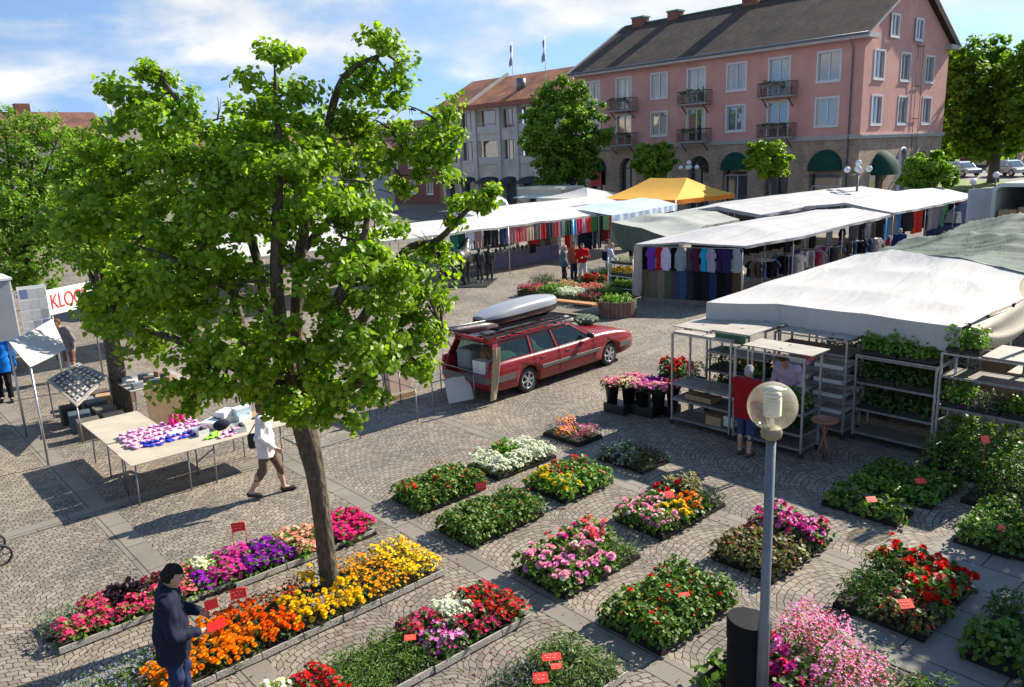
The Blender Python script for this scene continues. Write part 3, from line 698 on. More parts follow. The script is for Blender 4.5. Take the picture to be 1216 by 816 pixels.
F = dict(
 orange=PM('orange_petal', (245, 130, 5), (255, 172, 20)), deepor=PM('deep_orange_petal', (238, 95, 10), (252, 130, 20)), yellow=PM('yellow_petal', (245, 195, 10), (255, 230, 40)),
 amber=PM('amber_petal', (235, 140, 5), (255, 195, 25)), rust=PM('rust_petal', (130, 30, 10), (215, 90, 15)), red=PM('red_petal', (175, 10, 15), (235, 35, 30)), scarlet=PM('scarlet_petal', (215, 25, 10), (250, 60, 35)),
 pink=PM('pink_petal', (240, 150, 180), (255, 205, 215)), hot=PM('hot_pink_petal', (210, 15, 95), (245, 45, 140)), magenta=PM('magenta_petal', (190, 25, 130), (235, 80, 180)), purple=PM('purple_petal', (110, 15, 150), (185, 45, 195)),
 lilac=PM('lilac_petal', (225, 125, 190), (248, 175, 220)), salmon=PM('salmon_petal', (230, 130, 110), (250, 195, 165)), coral=PM('coral_petal', (235, 90, 100), (250, 140, 140)), rose=PM('rose_petal', (190, 25, 85), (232, 75, 125)),
 burg=PM('burgundy_petal', (95, 8, 40), (160, 25, 75)), white=PM('white_petal', (225, 230, 205), (252, 252, 240)), blue=PM('pale_blue_petal', (125, 130, 165), (175, 180, 205)), cream=PM('cream_petal', (225, 215, 160), (245, 240, 205)))
# kind: leaf material, leaf shape, leaf size, height, spacing, leaves per m2, [(petal, shape, size, per m2)]
K = dict(
 marigold_orange=(GRN_D, LANCE, .055, .20, .15, 1500, [('orange', POM, .062, 247), ('amber', POM, .06, 117)]),
 marigold_deep=(GRN_D, LANCE, .055, .19, .15, 1500, [('deepor', POM, .06, 325), ('orange', POM, .055, 78)]),
 marigold_yellow=(GRN_D, LANCE, .055, .22, .15, 1500, [('yellow', POM, .066, 312)]),
 tagetes_yellow=(GRN_D, LANCE, .05, .20, .13, 1500, [('yellow', STAR6, .052, 775), ('amber', STAR6, .038, 325)]),
 tagetes_orange=(GRN_D, LANCE, .05, .18, .13, 1500, [('amber', STAR6, .046, 650), ('orange', STAR6, .036, 300)]),
 tagetes_rust=(GRN_D, LANCE, .05, .18, .13, 1600, [('rust', STAR6, .042, 700), ('deepor', STAR6, .036, 150)]),
 silver=(GRN_G, LANCE, .045, .16, .13, 3000, []),
 petunia_rose=(GRN, ROUND, .05, .17, .16, 1500, [('rose', STAR6, .062, 780), ('coral', STAR6, .05, 195)]),
 petunia_red=(GRN, ROUND, .05, .17, .16, 1500, [('coral', STAR6, .06, 780), ('rose', STAR6, .055, 240)]),
 petunia_burgundy=(GRN_D, ROUND, .05, .17, .16, 1500, [('burg', STAR6, .06, 780), ('rose', STAR6, .05, 135)]),
 dark=(PURPL, ROUND, .07, .20, .16, 1700, []),
 petunia_magenta=(GRN, ROUND, .05, .18, .16, 1500, [('magenta', STAR6, .07, 840), ('hot', STAR6, .05, 120)]),
 petunia_purple=(GRN, ROUND, .05, .18, .16, 1500, [('purple', STAR6, .068, 960)]),
 petunia_salmon=(GRN_L, ROUND, .05, .18, .16, 1500, [('salmon', STAR6, .066, 645)]),
 petunia_hot=(GRN, ROUND, .05, .19, .16, 1400, [('hot', STAR6, .07, 1080)]),
 petunia_white=(GRN_L, ROUND, .05, .18, .16, 1500, [('cream', STAR6, .066, 630), ('white', STAR6, .06, 300)]),
 lobelia=(GRN, LANCE, .04, .15, .12, 2600, [('blue', STAR, .03, 620), ('blue', STAR, .022, 260)]),
 lavender=(LAVL, LANCE, .055, .18, .11, 3800, []),
 thyme=(LAVG, LANCE, .045, .15, .10, 3400, [('blue', STAR, .02, 120)]),
 green=(GRN, LANCE, .045, .16, .11, 3600, [('blue', STAR, .018, 40)]),
 impatiens_red=(GRN, ROUND, .05, .26, .15, 3600, [('scarlet', STAR, .06, 60), ('rust', STAR, .055, 150)]),
 impatiens_mix=(GRN, ROUND, .05, .26, .15, 3600, [('coral', STAR, .05, 26), ('hot', STAR, .045, 14), ('rust', STAR, .045, 40)]),
 red_bed=(GRN, ROUND, .05, .27, .15, 3600, [('scarlet', POM, .06, 22), ('rust', STAR, .05, 60)]),
 alyssum=(GRN_L, LANCE, .045, .2, .14, 1600, [('white', POM, .05, 620), ('white', POM, .035, 300)]),
 zinnia_yellow=(GRN_L, ROUND, .06, .26, .17, 1900, [('yellow', POM, .07, 120), ('cream', POM, .06, 14)]),
 zinnia_red=(GRN, ROUND, .06, .25, .17, 1900, [('scarlet', POM, .065, 80), ('coral', POM, .05, 18)]),
 zinnia_salmon=(GRN_L, ROUND, .06, .24, .17, 2100, [('salmon', POM, .055, 14), ('scarlet', POM, .05, 9)]),
 aster_orange=(GRN, LANCE, .05, .2, .13, 1300, [('orange', STAR6, .055, 420), ('salmon', STAR6, .055, 420), ('pink', STAR6, .05, 200)]),
 aster_pink=(GRN_D, LANCE, .05, .2, .13, 1500, [('rose', STAR6, .04, 420), ('lilac', STAR6, .035, 140)]),
 violet=(GRN_D, LANCE, .05, .2, .13, 1600, [('purple', STAR, .04, 200), ('blue', STAR, .04, 160)]),
 cyclamen=(GRN_G, ROUND, .06, .2, .17, 1300, [('white', STAR6, .05, 46), ('blue', STAR6, .05, 30), ('lilac', STAR6, .07, 12)]),
 heather=(GRN_D, LANCE, .05, .2, .14, 2200, [('burg', STAR, .035, 190), ('coral', STAR, .03, 90)]),
 dahlia_pink=(GRN, ROUND, .055, .24, .17, 1900, [('pink', POM, .075, 120), ('lilac', POM, .07, 40), ('white', POM, .06, 22)]),
 dahlia_yellow=(GRN, ROUND, .06, .22, .17, 1700, [('yellow', POM, .065, 170), ('orange', POM, .05, 12)]),
 dahlia_orange=(GRN_D, ROUND, .06, .22, .17, 1700, [('orange', POM, .062, 230)]),
 dahlia_red=(GRN_D, ROUND, .06, .3, .18, 1700, [('red', POM, .09, 60), ('burg', POM, .07, 40), ('cream', POM, .07, 14)]),
 grass=(GRASS, LANCE, .16, .3, .16, 2100, []),
 sage=(LAVG, LANCE, .06, .26, .15, 2500, []),
 geranium_pink=(GRN, ROUND, .06, .26, .18, 2000, [('pink', POM, .095, 92), ('lilac', POM, .09, 69), ('white', POM, .07, 9)]),
 geranium_coral=(GRN, ROUND, .068, .27, .18, 1800, [('coral', POM, .095, 64), ('pink', POM, .08, 41), ('magenta', POM, .08, 25)]),
 geranium_magenta=(GRN_D, ROUND, .065, .28, .18, 1700, [('magenta', POM, .09, 103), ('lilac', POM, .08, 103), ('rose', POM, .07, 69)]),
 geranium_red=(GRN, ROUND, .068, .3, .18, 1800, [('scarlet', POM, .09, 71), ('red', POM, .08, 46)]),
 geranium_deepred=(GRN_D, ROUND, .068, .3, .18, 1800, [('red', POM, .1, 103), ('scarlet', POM, .08, 23)]),
 begonia=(BRONZE, ROUND, .055, .24, .16, 2300, [('scarlet', STAR, .03, 70), ('coral', STAR, .028, 110), ('pink', STAR, .025, 50)]),
 begonia_red=(BRONZE, ROUND, .055, .24, .16, 1900, [('scarlet', STAR, .05, 130), ('rose', STAR, .05, 60)]),
 impatiens_full=(GRN_D, ROUND, .055, .19, .16, 1300, [('red', STAR, .06, 728), ('rose', STAR, .055, 154)]),
 impatiens_rose=(GRN_D, ROUND, .055, .19, .16, 1300, [('rose', STAR, .06, 588), ('red', STAR, .05, 196)]),
 impatiens_lilac=(GRN_D, ROUND, .055, .19, .16, 1300, [('lilac', STAR, .06, 532), ('magenta', STAR, .055, 266)]),
 gaura=(GRN, LANCE, .07, .42, .16, 1900, [('coral', STAR, .03, 600), ('lilac', STAR, .034, 1150), ('rose', STAR, .033, 560), ('pink', STAR, .03, 500)]),
 strawberry=(GRN, ROUND, .085, .19, .26, 560, [('white', STAR, .03, 8)]),
 salad=(GRN_L, ROUND, .05, .15, .10, 3000, []),
 seedling=(GRN, ROUND, .055, .14, .10, 2200, []),
 shade=(GRN_D, ROUND, .055, .14, .10, 2200, []),  # seedling in darker leaves: shade under the canopy put into the colour
 darkshrub=(GRN_D, LANCE, .07, .34, .22, 2100, [('burg', STAR, .04, 24)]),
 herb=(GRN, ROUND, .06, .22, .2, 1700, [('white', STAR, .03, 22), ('lilac', STAR, .03, 22)]),
 cress=(GRN_G, LANCE, .05, .26, .2, 1500, [('white', STAR, .045, 14)]),
)
TRAYBLACK = mat('black_tray_plastic', (.012, .012, .013), .45, .3, 8.)
SOIL = mat('potting_soil', (.03, .022, .016), .95, .4, 30., bump=.8, bscale=80)
LATH = mat('grey_wood_lath', (.36, .33, .28), .8, .25, 7., bump=.4, bscale=60)
def plant_meshes(root, kind, w, d, z0=.06, hs=1., over=.03):
    "foliage and blossoms of a tray w x d centred on the root"
    lm, lt, ls, h, sp, dens, fl = K[kind]; h *= hs
    nx = max(1, round(w/sp)); ny = max(1, round(d/sp))
    gx, gy = np.meshgrid((np.arange(nx)+.5)/nx*w-w/2, (np.arange(ny)+.5)/ny*d-d/2)
    C = np.stack([gx.ravel(), gy.ravel()], 1)+RNG.normal(size=(nx*ny, 2))*sp*.07
    C = C[RNG.random(len(C)) > .015]
    H = h*(1+.14*RNG.normal(size=len(C))); n = int(dens*w*d); pr = sp*.62+over
    def dome(n, lo, mul=1.):
        i = RNG.integers(0, len(C), n); th = RNG.random(n)*2*PI; ce = lo+(1-lo)*RNG.random(n)
        se = np.sqrt(np.maximum(0, 1-ce**2))
        rr = pr*mul*(.8+.28*RNG.random(n))
        p = np.stack([C[i, 0]+se*np.cos(th)*rr, C[i, 1]+se*np.sin(th)*rr, z0+ce*H[i]*(.9+.18*RNG.random(n))], 1)
        u = np.stack([se*np.cos(th), se*np.sin(th), ce*.9+.35], 1); u /= np.linalg.norm(u, axis=1)[:, None]
        return p, u
    p, u = dome(n, .08)
    me = scatter('foliage', *lt, p, rotmats(n, .75, u), ls*(.65+.6*RNG.random(n)))
    link('foliage', me, root, lm)
    for nm, tm, sz, pm in fl:
        m = max(1, int(pm*w*d*(1.1+.25*RNG.random())))
        p, u = dome(m, .35, .95); p[:, 2] += ls*.35
        if kind == 'gaura': p[:, 2] += .22*RNG.random(m)-.04
        me = scatter('blossoms', *tm, p, rotmats(m, .35, u*.5+np.array([-.12, -.12, .6])), sz*(.8+.4*RNG.random(m))*(1.02 if tm is POM else .9))
        link('blossoms', me, root, F[nm])
ntray = [0]
def tray(x0, x1, y0, y1, kind, label, group, edge='black', cat='plant tray', z=0., hs=1., name='plant_tray'):
    w, d = x1-x0-.02, y1-y0-.02
    t = thing(name, label, cat, ((x0+x1)/2, (y0+y1)/2, z), 0, group)
    b = MB()
    if edge == 'black':
        hgt = .065
        b.lohi((-w/2, -d/2, .006), (w/2, d/2, .03))
        for a, c in (((-w/2, -d/2, .03), (w/2, -d/2+.012, hgt)), ((-w/2, d/2-.012, .03), (w/2, d/2, hgt)), ((-w/2, -d/2+.012, .03), (-w/2+.012, d/2-.012, hgt)), ((w/2-.012, -d/2+.012, .03), (w/2, d/2-.012, hgt))): b.lohi(a, c)
        b.build('tray', TRAYBLACK, t)
        MB().lohi((-w/2+.018, -d/2+.018, .031), (w/2-.018, d/2-.018, .085)).build('soil', SOIL, t)
    else:
        b.lohi((-w/2, -d/2, .006), (w/2, d/2, .05)); b.build('soil', SOIL, t)
    plant_meshes(t, kind, w, d, hs=hs)
    return t
def lath(x0, y, x1, n, label, group, z=.055):
    "thin boards on edge along the front of a bed, a little uneven"
    for i in range(n):
        xa = x0+(x1-x0)*i/n; xb = x0+(x1-x0)*(i+1)/n
        o = MB().box((0, 0, z), (xb-xa-.012, .022, .075)).build('edging_board', LATH, None, bevel=.003)
        o.location = ((xa+xb)/2, y+random.uniform(-.012, .012), 0); o.rotation_euler = (R(-6), 0, R(random.uniform(-1.2, 1.2)))
        tag(o, label, 'edging board', group)
gA = 'plant trays in the petunia bed'
for x0, x1, y0, y1, k, lb in [
    (1.27, 1.72, 10.0, 10.45, 'silver', 'silver grey leaved plants at the left end of the petunia bed'),
    (1.36, 2.02, 9.66, 10.0, 'petunia_rose', 'rose petunias at the front left corner of the petunia bed'),
    (1.72, 2.05, 10.0, 10.45, 'petunia_rose', 'rose petunias between the silver leaves and the dark leaves at the back'),
    (2.02, 2.62, 9.64, 10.0, 'petunia_rose', 'rose red petunias in the front row below the dark leaved tray'),
    (2.05, 2.45, 10.0, 10.42, 'dark', 'almost black purple leaved plants in the petunia bed'),
    (2.45, 2.78, 10.08, 10.42, 'petunia_burgundy', 'burgundy petunias behind the almost black leaves'),
    (2.62, 2.95, 9.62, 10.05, 'petunia_red', 'coral red petunias left of the woman in the navy jacket'),
    (2.78, 3.08, 10.05, 10.42, 'petunia_red', 'coral red petunias in the back row beside the cream ones'),
    (2.95, 3.18, 9.6, 9.98, 'petunia_purple', 'few purple petunias below the cream petunias'),
    (3.08, 3.38, 9.98, 10.4, 'petunia_white', 'cream white petunias in the back row of the petunia bed'),
    (3.18, 3.62, 9.58, 9.98, 'petunia_magenta', 'magenta petunias in front of the purple ones'),
    (3.38, 3.86, 9.98, 10.36, 'petunia_magenta', 'bright magenta petunias beside the red price sign'),
    (3.62, 4.32, 9.56, 9.95, 'petunia_purple', 'violet purple petunias left of the salmon ones at the front'),
    (3.86, 4.26, 9.95, 10.33, 'petunia_purple', 'violet purple petunias in the back row'),
    (4.26, 4.86, 9.95, 10.3, 'petunia_salmon', 'pale salmon petunias in the back row behind the trunk'),
    (4.32, 4.86, 9.54, 9.95, 'petunia_salmon', 'pale salmon petunias in the front row by the trunk'),
    (4.9, 5.56, 9.5, 10.22, 'petunia_hot', 'hot pink petunias at the right end of the petunia bed')]:
    tray(x0, x1, y0, y1, k, lb, gA, 'soil')
lath(1.33, 9.62, 3.4, 3, 'pale board on edge along the left part of the petunia bed', 'boards edging the petunia bed')
lath(3.4, 9.53, 5.56, 3, 'pale board on edge along the right part of the petunia bed', 'boards edging the petunia bed')
gB = 'plant trays in the marigold bed'
for x0, x1, y0, y1, k, lb in [
    (.9, 1.5, 7.9, 8.72, 'lobelia', 'pale blue lobelias at the lower left corner of the picture'),
    (1.5, 2.1, 8.35, 8.74, 'lobelia', 'pale blue lobelias behind the orange marigolds'),
    (1.5, 1.85, 7.9, 8.35, 'lobelia', 'pale blue lobelias at the feet of the woman in the navy jacket'),
    (1.85, 2.45, 7.9, 8.35, 'marigold_orange', 'orange marigolds right in front of the woman in the navy jacket'),
    (2.1, 2.75, 8.35, 8.8, 'marigold_orange', 'orange marigolds beside the hand with the red card'),
    (2.45, 3.1, 7.88, 8.35, 'marigold_orange', 'orange marigolds in the front row beside the deep orange ones'),
    (2.75, 3.3, 8.35, 8.84, 'marigold_deep', 'deep orange marigolds below the red price sign'),
    (3.1, 3.5, 7.87, 8.35, 'marigold_deep', 'deep orange marigolds left of the bright yellow ones'),
    (3.3, 3.95, 8.5, 8.85, 'tagetes_rust', 'rust brown tagetes in the back row of the marigold bed'),
    (3.5, 3.86, 7.87, 8.5, 'marigold_yellow', 'bright yellow marigolds left of the trunk'),
    (3.95, 4.2, 8.62, 8.88, 'marigold_yellow', 'small tray of yellow marigolds behind the trunk'),
    (3.9, 4.45, 7.86, 8.32, 'marigold_yellow', 'bright yellow marigolds at the foot of the trunk'),
    (4.5, 4.98, 8.4, 8.88, 'tagetes_orange', 'amber tagetes in the back row right of the trunk'),
    (4.5, 4.98, 7.86, 8.4, 'tagetes_orange', 'amber tagetes in the front row right of the trunk'),
    (4.98, 5.55, 7.86, 8.36, 'tagetes_yellow', 'yellow tagetes at the front right corner of the marigold bed'),
    (4.98, 5.55, 8.36, 8.86, 'tagetes_yellow', 'yellow tagetes at the back right corner of the marigold bed')]:
    tray(x0, x1, y0, y1, k, lb, gB, 'soil')
lath(.9, 7.84, 5.58, 9, 'pale board on edge along the front of the marigold bed', 'boards edging the marigold bed')
gC = 'plant trays in the impatiens bed'
for x0, x1, y0, y1, k, lb in [
    (2.3, 2.9, 6.4, 7.1, 'petunia_white', 'pale cream flowers at the bottom edge left of the red ones'),
    (2.9, 3.32, 6.35, 7.12, 'impatiens_full', 'red impatiens left of the plain green tray at the bottom edge'),
    (3.32, 3.85, 6.3, 7.14, 'green', 'plain green plants in the left tray of the impatiens bed'),
    (3.85, 4.28, 6.3, 7.14, 'green', 'plain green plants beside the lilac impatiens'),
    (4.28, 4.75, 6.72, 7.14, 'impatiens_rose', 'rose impatiens behind the lilac ones'),
    (4.28, 4.72, 6.3, 6.72, 'impatiens_lilac', 'lilac impatiens beside the plain green plants'),
    (4.75, 5.15, 6.72, 7.14, 'alyssum', 'white flowers in the impatiens bed'),
    (4.72, 5.2, 6.3, 6.72, 'impatiens_rose', 'rose red impatiens in the front row of the impatiens bed'),
    (5.15, 5.63, 6.72, 7.14, 'impatiens_full', 'red impatiens at the back right corner of the impatiens bed'),
    (5.2, 5.63, 6.28, 6.72, 'impatiens_full', 'red impatiens at the front right corner of the impatiens bed')]:
    tray(x0, x1, y0, y1, k, lb, gC, 'soil')
lath(2.3, 6.26, 5.65, 7, 'pale board on edge along the front of the impatiens bed', 'boards edging the impatiens bed')
gD = 'plant trays of lavender'
for x0, x1, y0, y1, k, lb in [(4.32, 4.95, 4.8, 5.25, 'green', 'green plants at the bottom edge with a red card in them'), (4.32, 4.95, 5.25, 5.66, 'thyme', 'grey violet plants left of the yellowish lavender'),
    (4.95, 5.6, 4.78, 5.25, 'lavender', 'yellowish green lavender at the front right above the pale board'), (4.95, 5.6, 5.25, 5.66, 'lavender', 'yellowish green lavender in the back row with red cards')]:
    tray(x0, x1, y0, y1, k, lb, gD, 'soil')
lath(4.3, 4.74, 5.62, 2, 'pale board on edge along the lavender at the bottom edge', 'boards edging the lavender')
def bed(x0, x1, y0, y1, cells, nx, ny, grp, hs=1.):
    "cells[j][i]: j from the back row to the front, i from left (small x)"
    for j in range(ny):
        for i in range(nx):
            c = cells[j][i]
            if c is None: continue
            k, lb = c
            tray(x0+(x1-x0)*i/nx, x0+(x1-x0)*(i+1)/nx, y1-(y1-y0)*(j+1)/ny, y1-(y1-y0)*j/ny, k, lb, grp, hs=hs)
a = ('red_bed', 'dark green impatiens with few red flowers in the bed left of the red flag')
b = ('impatiens_red', 'green impatiens with rusty buds in the bed left of the red flag')
bed(6.4, 7.72, 9.56, 10.4, [[b, b, b], [a, a, b]], 3, 2, 'trays in the bed left of the red flag')
a = ('impatiens_mix', 'bushy green impatiens with a few pink flowers in front of the white flowers')
bed(6.25, 7.7, 8.14, 8.94, [[a]*3]*2, 3, 2, 'trays of bushy green impatiens')
a = ('alyssum', 'snow white flowers in the bed behind the yellow zinnias'); b = ('zinnia_salmon', 'mostly green tray with salmon flowers among the white flowers')
bed(8.08, 9.5, 9.67, 10.55, [[a, b, a], [a, a, a]], 3, 2, 'trays of snow white flowers')
bed(8.2, 9.36, 8.18, 9.12, [[('zinnia_yellow', 'yellow zinnias at the back left of the zinnia bed'), ('zinnia_red', 'red zinnias in the back row of the zinnia bed'), ('zinnia_red', 'red zinnias at the right corner of the zinnia bed')],
    [('zinnia_yellow', 'yellow zinnias at the left corner of the zinnia bed'), ('zinnia_salmon', 'pale green zinnias with salmon flowers at the front'), ('zinnia_salmon', 'pale green zinnias at the front right of the zinnia bed')]], 3, 2, 'trays in the zinnia bed')
bed(10.16, 10.84, 9.75, 10.75, [[('violet', 'violet flowers at the back of the small orange bed'), ('aster_orange', 'orange asters at the back of the small orange bed')], [('aster_orange', 'orange and salmon asters in the small bed'), ('aster_pink', 'rose asters in the small orange bed')], [('aster_pink', 'rose lilac asters at the front left of the small orange bed'), ('aster_pink', 'rose lilac asters at the front right of the small orange bed')]], 2, 3, 'trays in the small orange bed')
bed(9.95, 10.72, 8.06, 9.12, [[('cyclamen', 'white and lilac cyclamen with grey leaves in the shaded bed'), ('cyclamen', 'white cyclamen at the back of the shaded bed')], [('cyclamen', 'grey leaved cyclamen in the middle of the shaded bed'), ('heather', 'dark heather in the middle of the shaded bed')], [('heather', 'dark heather at the front left of the shaded bed'), ('heather', 'dark heather at the front right of the shaded bed')]], 2, 3, 'trays in the shaded cyclamen bed')
bed(8.28, 9.85, 6.34, 7.26, [[('dahlia_pink', 'pale pink dahlias at the back left of the mixed bed'), ('dahlia_pink', 'pink and white dahlias in the back row of the mixed bed'), ('dahlia_red', 'tall dark red dahlias at the back of the mixed bed'), ('grass', 'tuft of feathery tan grass at the back right of the mixed bed')],
    [('dahlia_pink', 'pink dahlias at the front left of the mixed bed'), ('dahlia_yellow', 'yellow dahlias in the front row of the mixed bed'), ('dahlia_orange', 'orange dahlias in the front row of the mixed bed'), ('sage', 'grey green sage at the front right of the mixed bed')]], 4, 2, 'trays in the mixed dahlia bed')
bed(6.22, 7.7, 6.26, 7.22, [[('geranium_pink', 'pink geraniums at the back left of the geranium bed'), ('geranium_coral', 'pink and coral geraniums in the back row of the geranium bed'), ('geranium_coral', 'magenta and coral geraniums at the back right of the geranium bed')],
    [('geranium_pink', 'pale pink geraniums at the front left of the geranium bed'), ('geranium_pink', 'lilac pink geraniums in the middle of the front row'), ('green', 'leafy green geraniums at the right corner of the geranium bed')]], 3, 2, 'trays in the pink geranium bed')
a = ('red_bed', 'dark green leafy plants with single red flowers in the bed left of the lamp post')
bed(6.14, 7.62, 4.72, 5.66, [[a]*3]*2, 3, 2, 'trays in the bed left of the lamp post')
bed(8.32, 9.8, 4.64, 5.6, [[('begonia', 'bronze leaved begonias at the back left of the begonia bed'), ('begonia_red', 'red begonias right behind the lamp post'), ('geranium_magenta', 'magenta geraniums at the back right of the begonia bed')],
    [('begonia', 'bronze leaved begonias at the front left of the begonia bed'), ('begonia', 'bronze leaved begonias in the middle of the front row'), ('geranium_magenta', 'magenta geraniums at the right corner of the begonia bed')]], 3, 2, 'trays in the begonia bed')
bed(8.34, 9.84, 2.84, 3.9, [[('darkshrub', 'dark shrubby plants at the back left of the red geranium bed'), ('darkshrub', 'dark shrubby plants in the back row of the red geranium bed'), ('geranium_deepred', 'deep red geraniums at the back of the red geranium bed')],
    [('begonia_red', 'bronze leaved red begonias at the left corner of the red geranium bed'), ('geranium_red', 'bright red geraniums with fresh leaves at the front'), ('geranium_deepred', 'deep red geraniums at the right corner of the red geranium bed')]], 3, 2, 'trays in the red geranium bed')
for x0, x1, y0, y1, k, lb in [(6.55, 7.0, 3.75, 4.15, 'geranium_red', 'scarlet geraniums right behind the litter bin'), (6.05, 6.55, 3.75, 4.2, 'strawberry', 'leafy plants half hidden behind the litter bin'),
    (6.2, 6.75, 3.25, 3.72, 'geranium_magenta', 'magenta geraniums beside the lamp post at the bottom edge'), (6.75, 7.5, 3.25, 3.8, 'gaura', 'tall feathery pink flowers in the back row at the bottom edge'),
    (6.45, 7.1, 2.65, 3.2, 'gaura', 'tall feathery pink flowers at the bottom edge'), (7.1, 7.62, 2.75, 3.22, 'cress', 'grey green plants with tiny white flowers beside the large slabs'), (6.6, 7.4, 2.15, 2.62, 'darkshrub', 'dark leafy plants at the bottom edge')]:
    tray(x0, x1, y0, y1, k, lb, 'trays beside the lamp post')
for x0, x1, y0, y1, k, lb in [(8.35, 8.95, 1.95, 2.5, 'herb', 'leafy herb plants with tiny lilac flowers on the large slabs'), (8.95, 9.6, 1.85, 2.5, 'darkshrub', 'dark shrubs on the large slabs'), (8.2, 8.8, 1.25, 1.9, 'darkshrub', 'dark leafy plants in the lower right corner'), (8.85, 9.6, 1.2, 1.82, 'herb', 'leafy plants at the right edge on the large slabs'), (8.0, 8.7, .6, 1.2, 'cress', 'grey leaved plants at the lower right edge')]:
    tray(x0, x1, y0, y1, k, lb, 'trays on the large slabs', hs=1.25)
for x0, x1, y0, y1, k, lb in [(10.87, 11.48, 4.75, 5.35, 'strawberry', 'big leaved strawberry plants left of the seedling trays'), (10.87, 11.48, 4.2, 4.75, 'strawberry', 'big leaved strawberry plants with a red card'),
    (11.78, 12.04, 4.72, 5.36, 'salad', 'light green salad seedlings in a narrow row at the back'), (11.78, 12.04, 4.08, 4.72, 'salad', 'light green salad seedlings in a narrow row at the front'),
    (12.2, 12.6, 4.72, 5.36, 'seedling', 'dark green seedlings left of the red card'), (12.2, 12.6, 4.08, 4.72, 'seedling', 'dark green seedlings with a red card in front of the shelf rack'), (12.6, 13.0, 4.08, 4.72, 'seedling', 'dark green seedlings in the last row on the right'), (12.6, 13.0, 4.72, 5.36, 'seedling', 'dark green seedlings in the last row at the foot of the rack')]:
    tray(x0, x1, y0, y1, k, lb, 'trays of young vegetable plants')
for x0, x1, y0, y1, k, lb, s in [(10.95, 11.6, 2.8, 3.5, 'herb', 'leafy plants at the edge of the large slabs', 1.2), (11.6, 12.3, 2.8, 3.5, 'herb', 'leafy plants in the second row by the large slabs', 1.3), (11., 11.7, 2.15, 2.78, 'herb', 'leafy plants in the wooden box at the right edge', 1.2), (11.75, 12.4, 2.1, 2.78, 'darkshrub', 'dark plants behind the wooden box at the right edge', 1.2),
    (12.35, 13.1, 3.2, 3.9, 'darkshrub', 'tall dark bushes left of the right lamp post', 2.3), (12.4, 13.2, 2.4, 3.1, 'darkshrub', 'tall dark bushes at the right edge', 2.6), (13.25, 13.75, 3.6, 4.35, 'herb', 'tall sprawling plants below the shelf rack', 3.2), (13.2, 13.8, 2.9, 3.55, 'herb', 'tall sprawling plants behind the right lamp post', 3.6), (13.3, 13.8, 4.4, 4.85, 'herb', 'sprawling plants at the corner of the shelf rack', 2.4)]:
    tray(x0, x1, y0, y1, k, lb, 'trays in the shade at the right edge', hs=s)
wb = MB(); wb.lohi((-.4, -.011, 0.003), (.4, .011, .17)); wo = wb.build('edging_board', mat('tan_board', (.38, .27, .15), .8, .2, 5, bump=.3), None); wo.location = (11.4, 2.06, 0); tag(wo, 'tan wooden board in front of the leafy plants at the right edge', 'board')
# price cards: red card clipped between two wires
CARD = mat('red_card', rgb(240, 40, 30), .5, .05, 3.); CARDO = mat('orange_red_card', rgb(245, 75, 45), .5, .05, 3.); INK = mat('pale_ink', (.78, .42, .38), .6, .05, 3.); WIRE = mat('red_wire', rgb(200, 40, 30), .4, .1, 4.)
def pricecard(u, v, z, hgt, label, tilt=70, rz=None, size=(.17, .115), frame=False, m=None):
    P = G(u, v, z)
    t = thing('price_sign', label, 'price sign', (P.x, P.y, max(0.01, z-hgt)), R(-35) if rz is None else rz, 'red price signs among the flowers')
    w, h = size; b = MB(); Rm = Matrix.Rotation(R(tilt), 3, 'X'); top = Vector((0, 0, hgt))
    b.box(top, (w, h, .004), Rm); b.build('card', m or CARD, t)
    s = MB()
    for k, (xx, yy, ln) in enumerate([(-.3, .22, .2), (-.05, .24, .16), (.2, .2, .22), (-.2, -.12, .3), (.12, -.16, .26)]):
        s.box(top+Rm@Vector((xx*w, yy*h, .0045)), (w*ln*.8, h*.05, .002), Rm @ Matrix.Rotation(R(20*(k % 3-1)), 3, 'Z'))
    s.build('handwriting', INK, t)
    f = MB()
    if frame:
        for sgn in (-1, 1): f.tube([(sgn*w*.52, 0, 0), (sgn*w*.52, .006, hgt+h*.55)], .006, 6)
        f.tube([(-w*.52, .006, hgt+h*.55), (w*.52, .006, hgt+h*.55)], .006, 6); f.tube([(-w*.52, .006, hgt-h*.55), (w*.52, .006, hgt-h*.55)], .006, 6)
    else: f.tube([(0, .004, 0), (0, .006, hgt)], .005, 6)
    f.build('stake', WIRE, t); return t
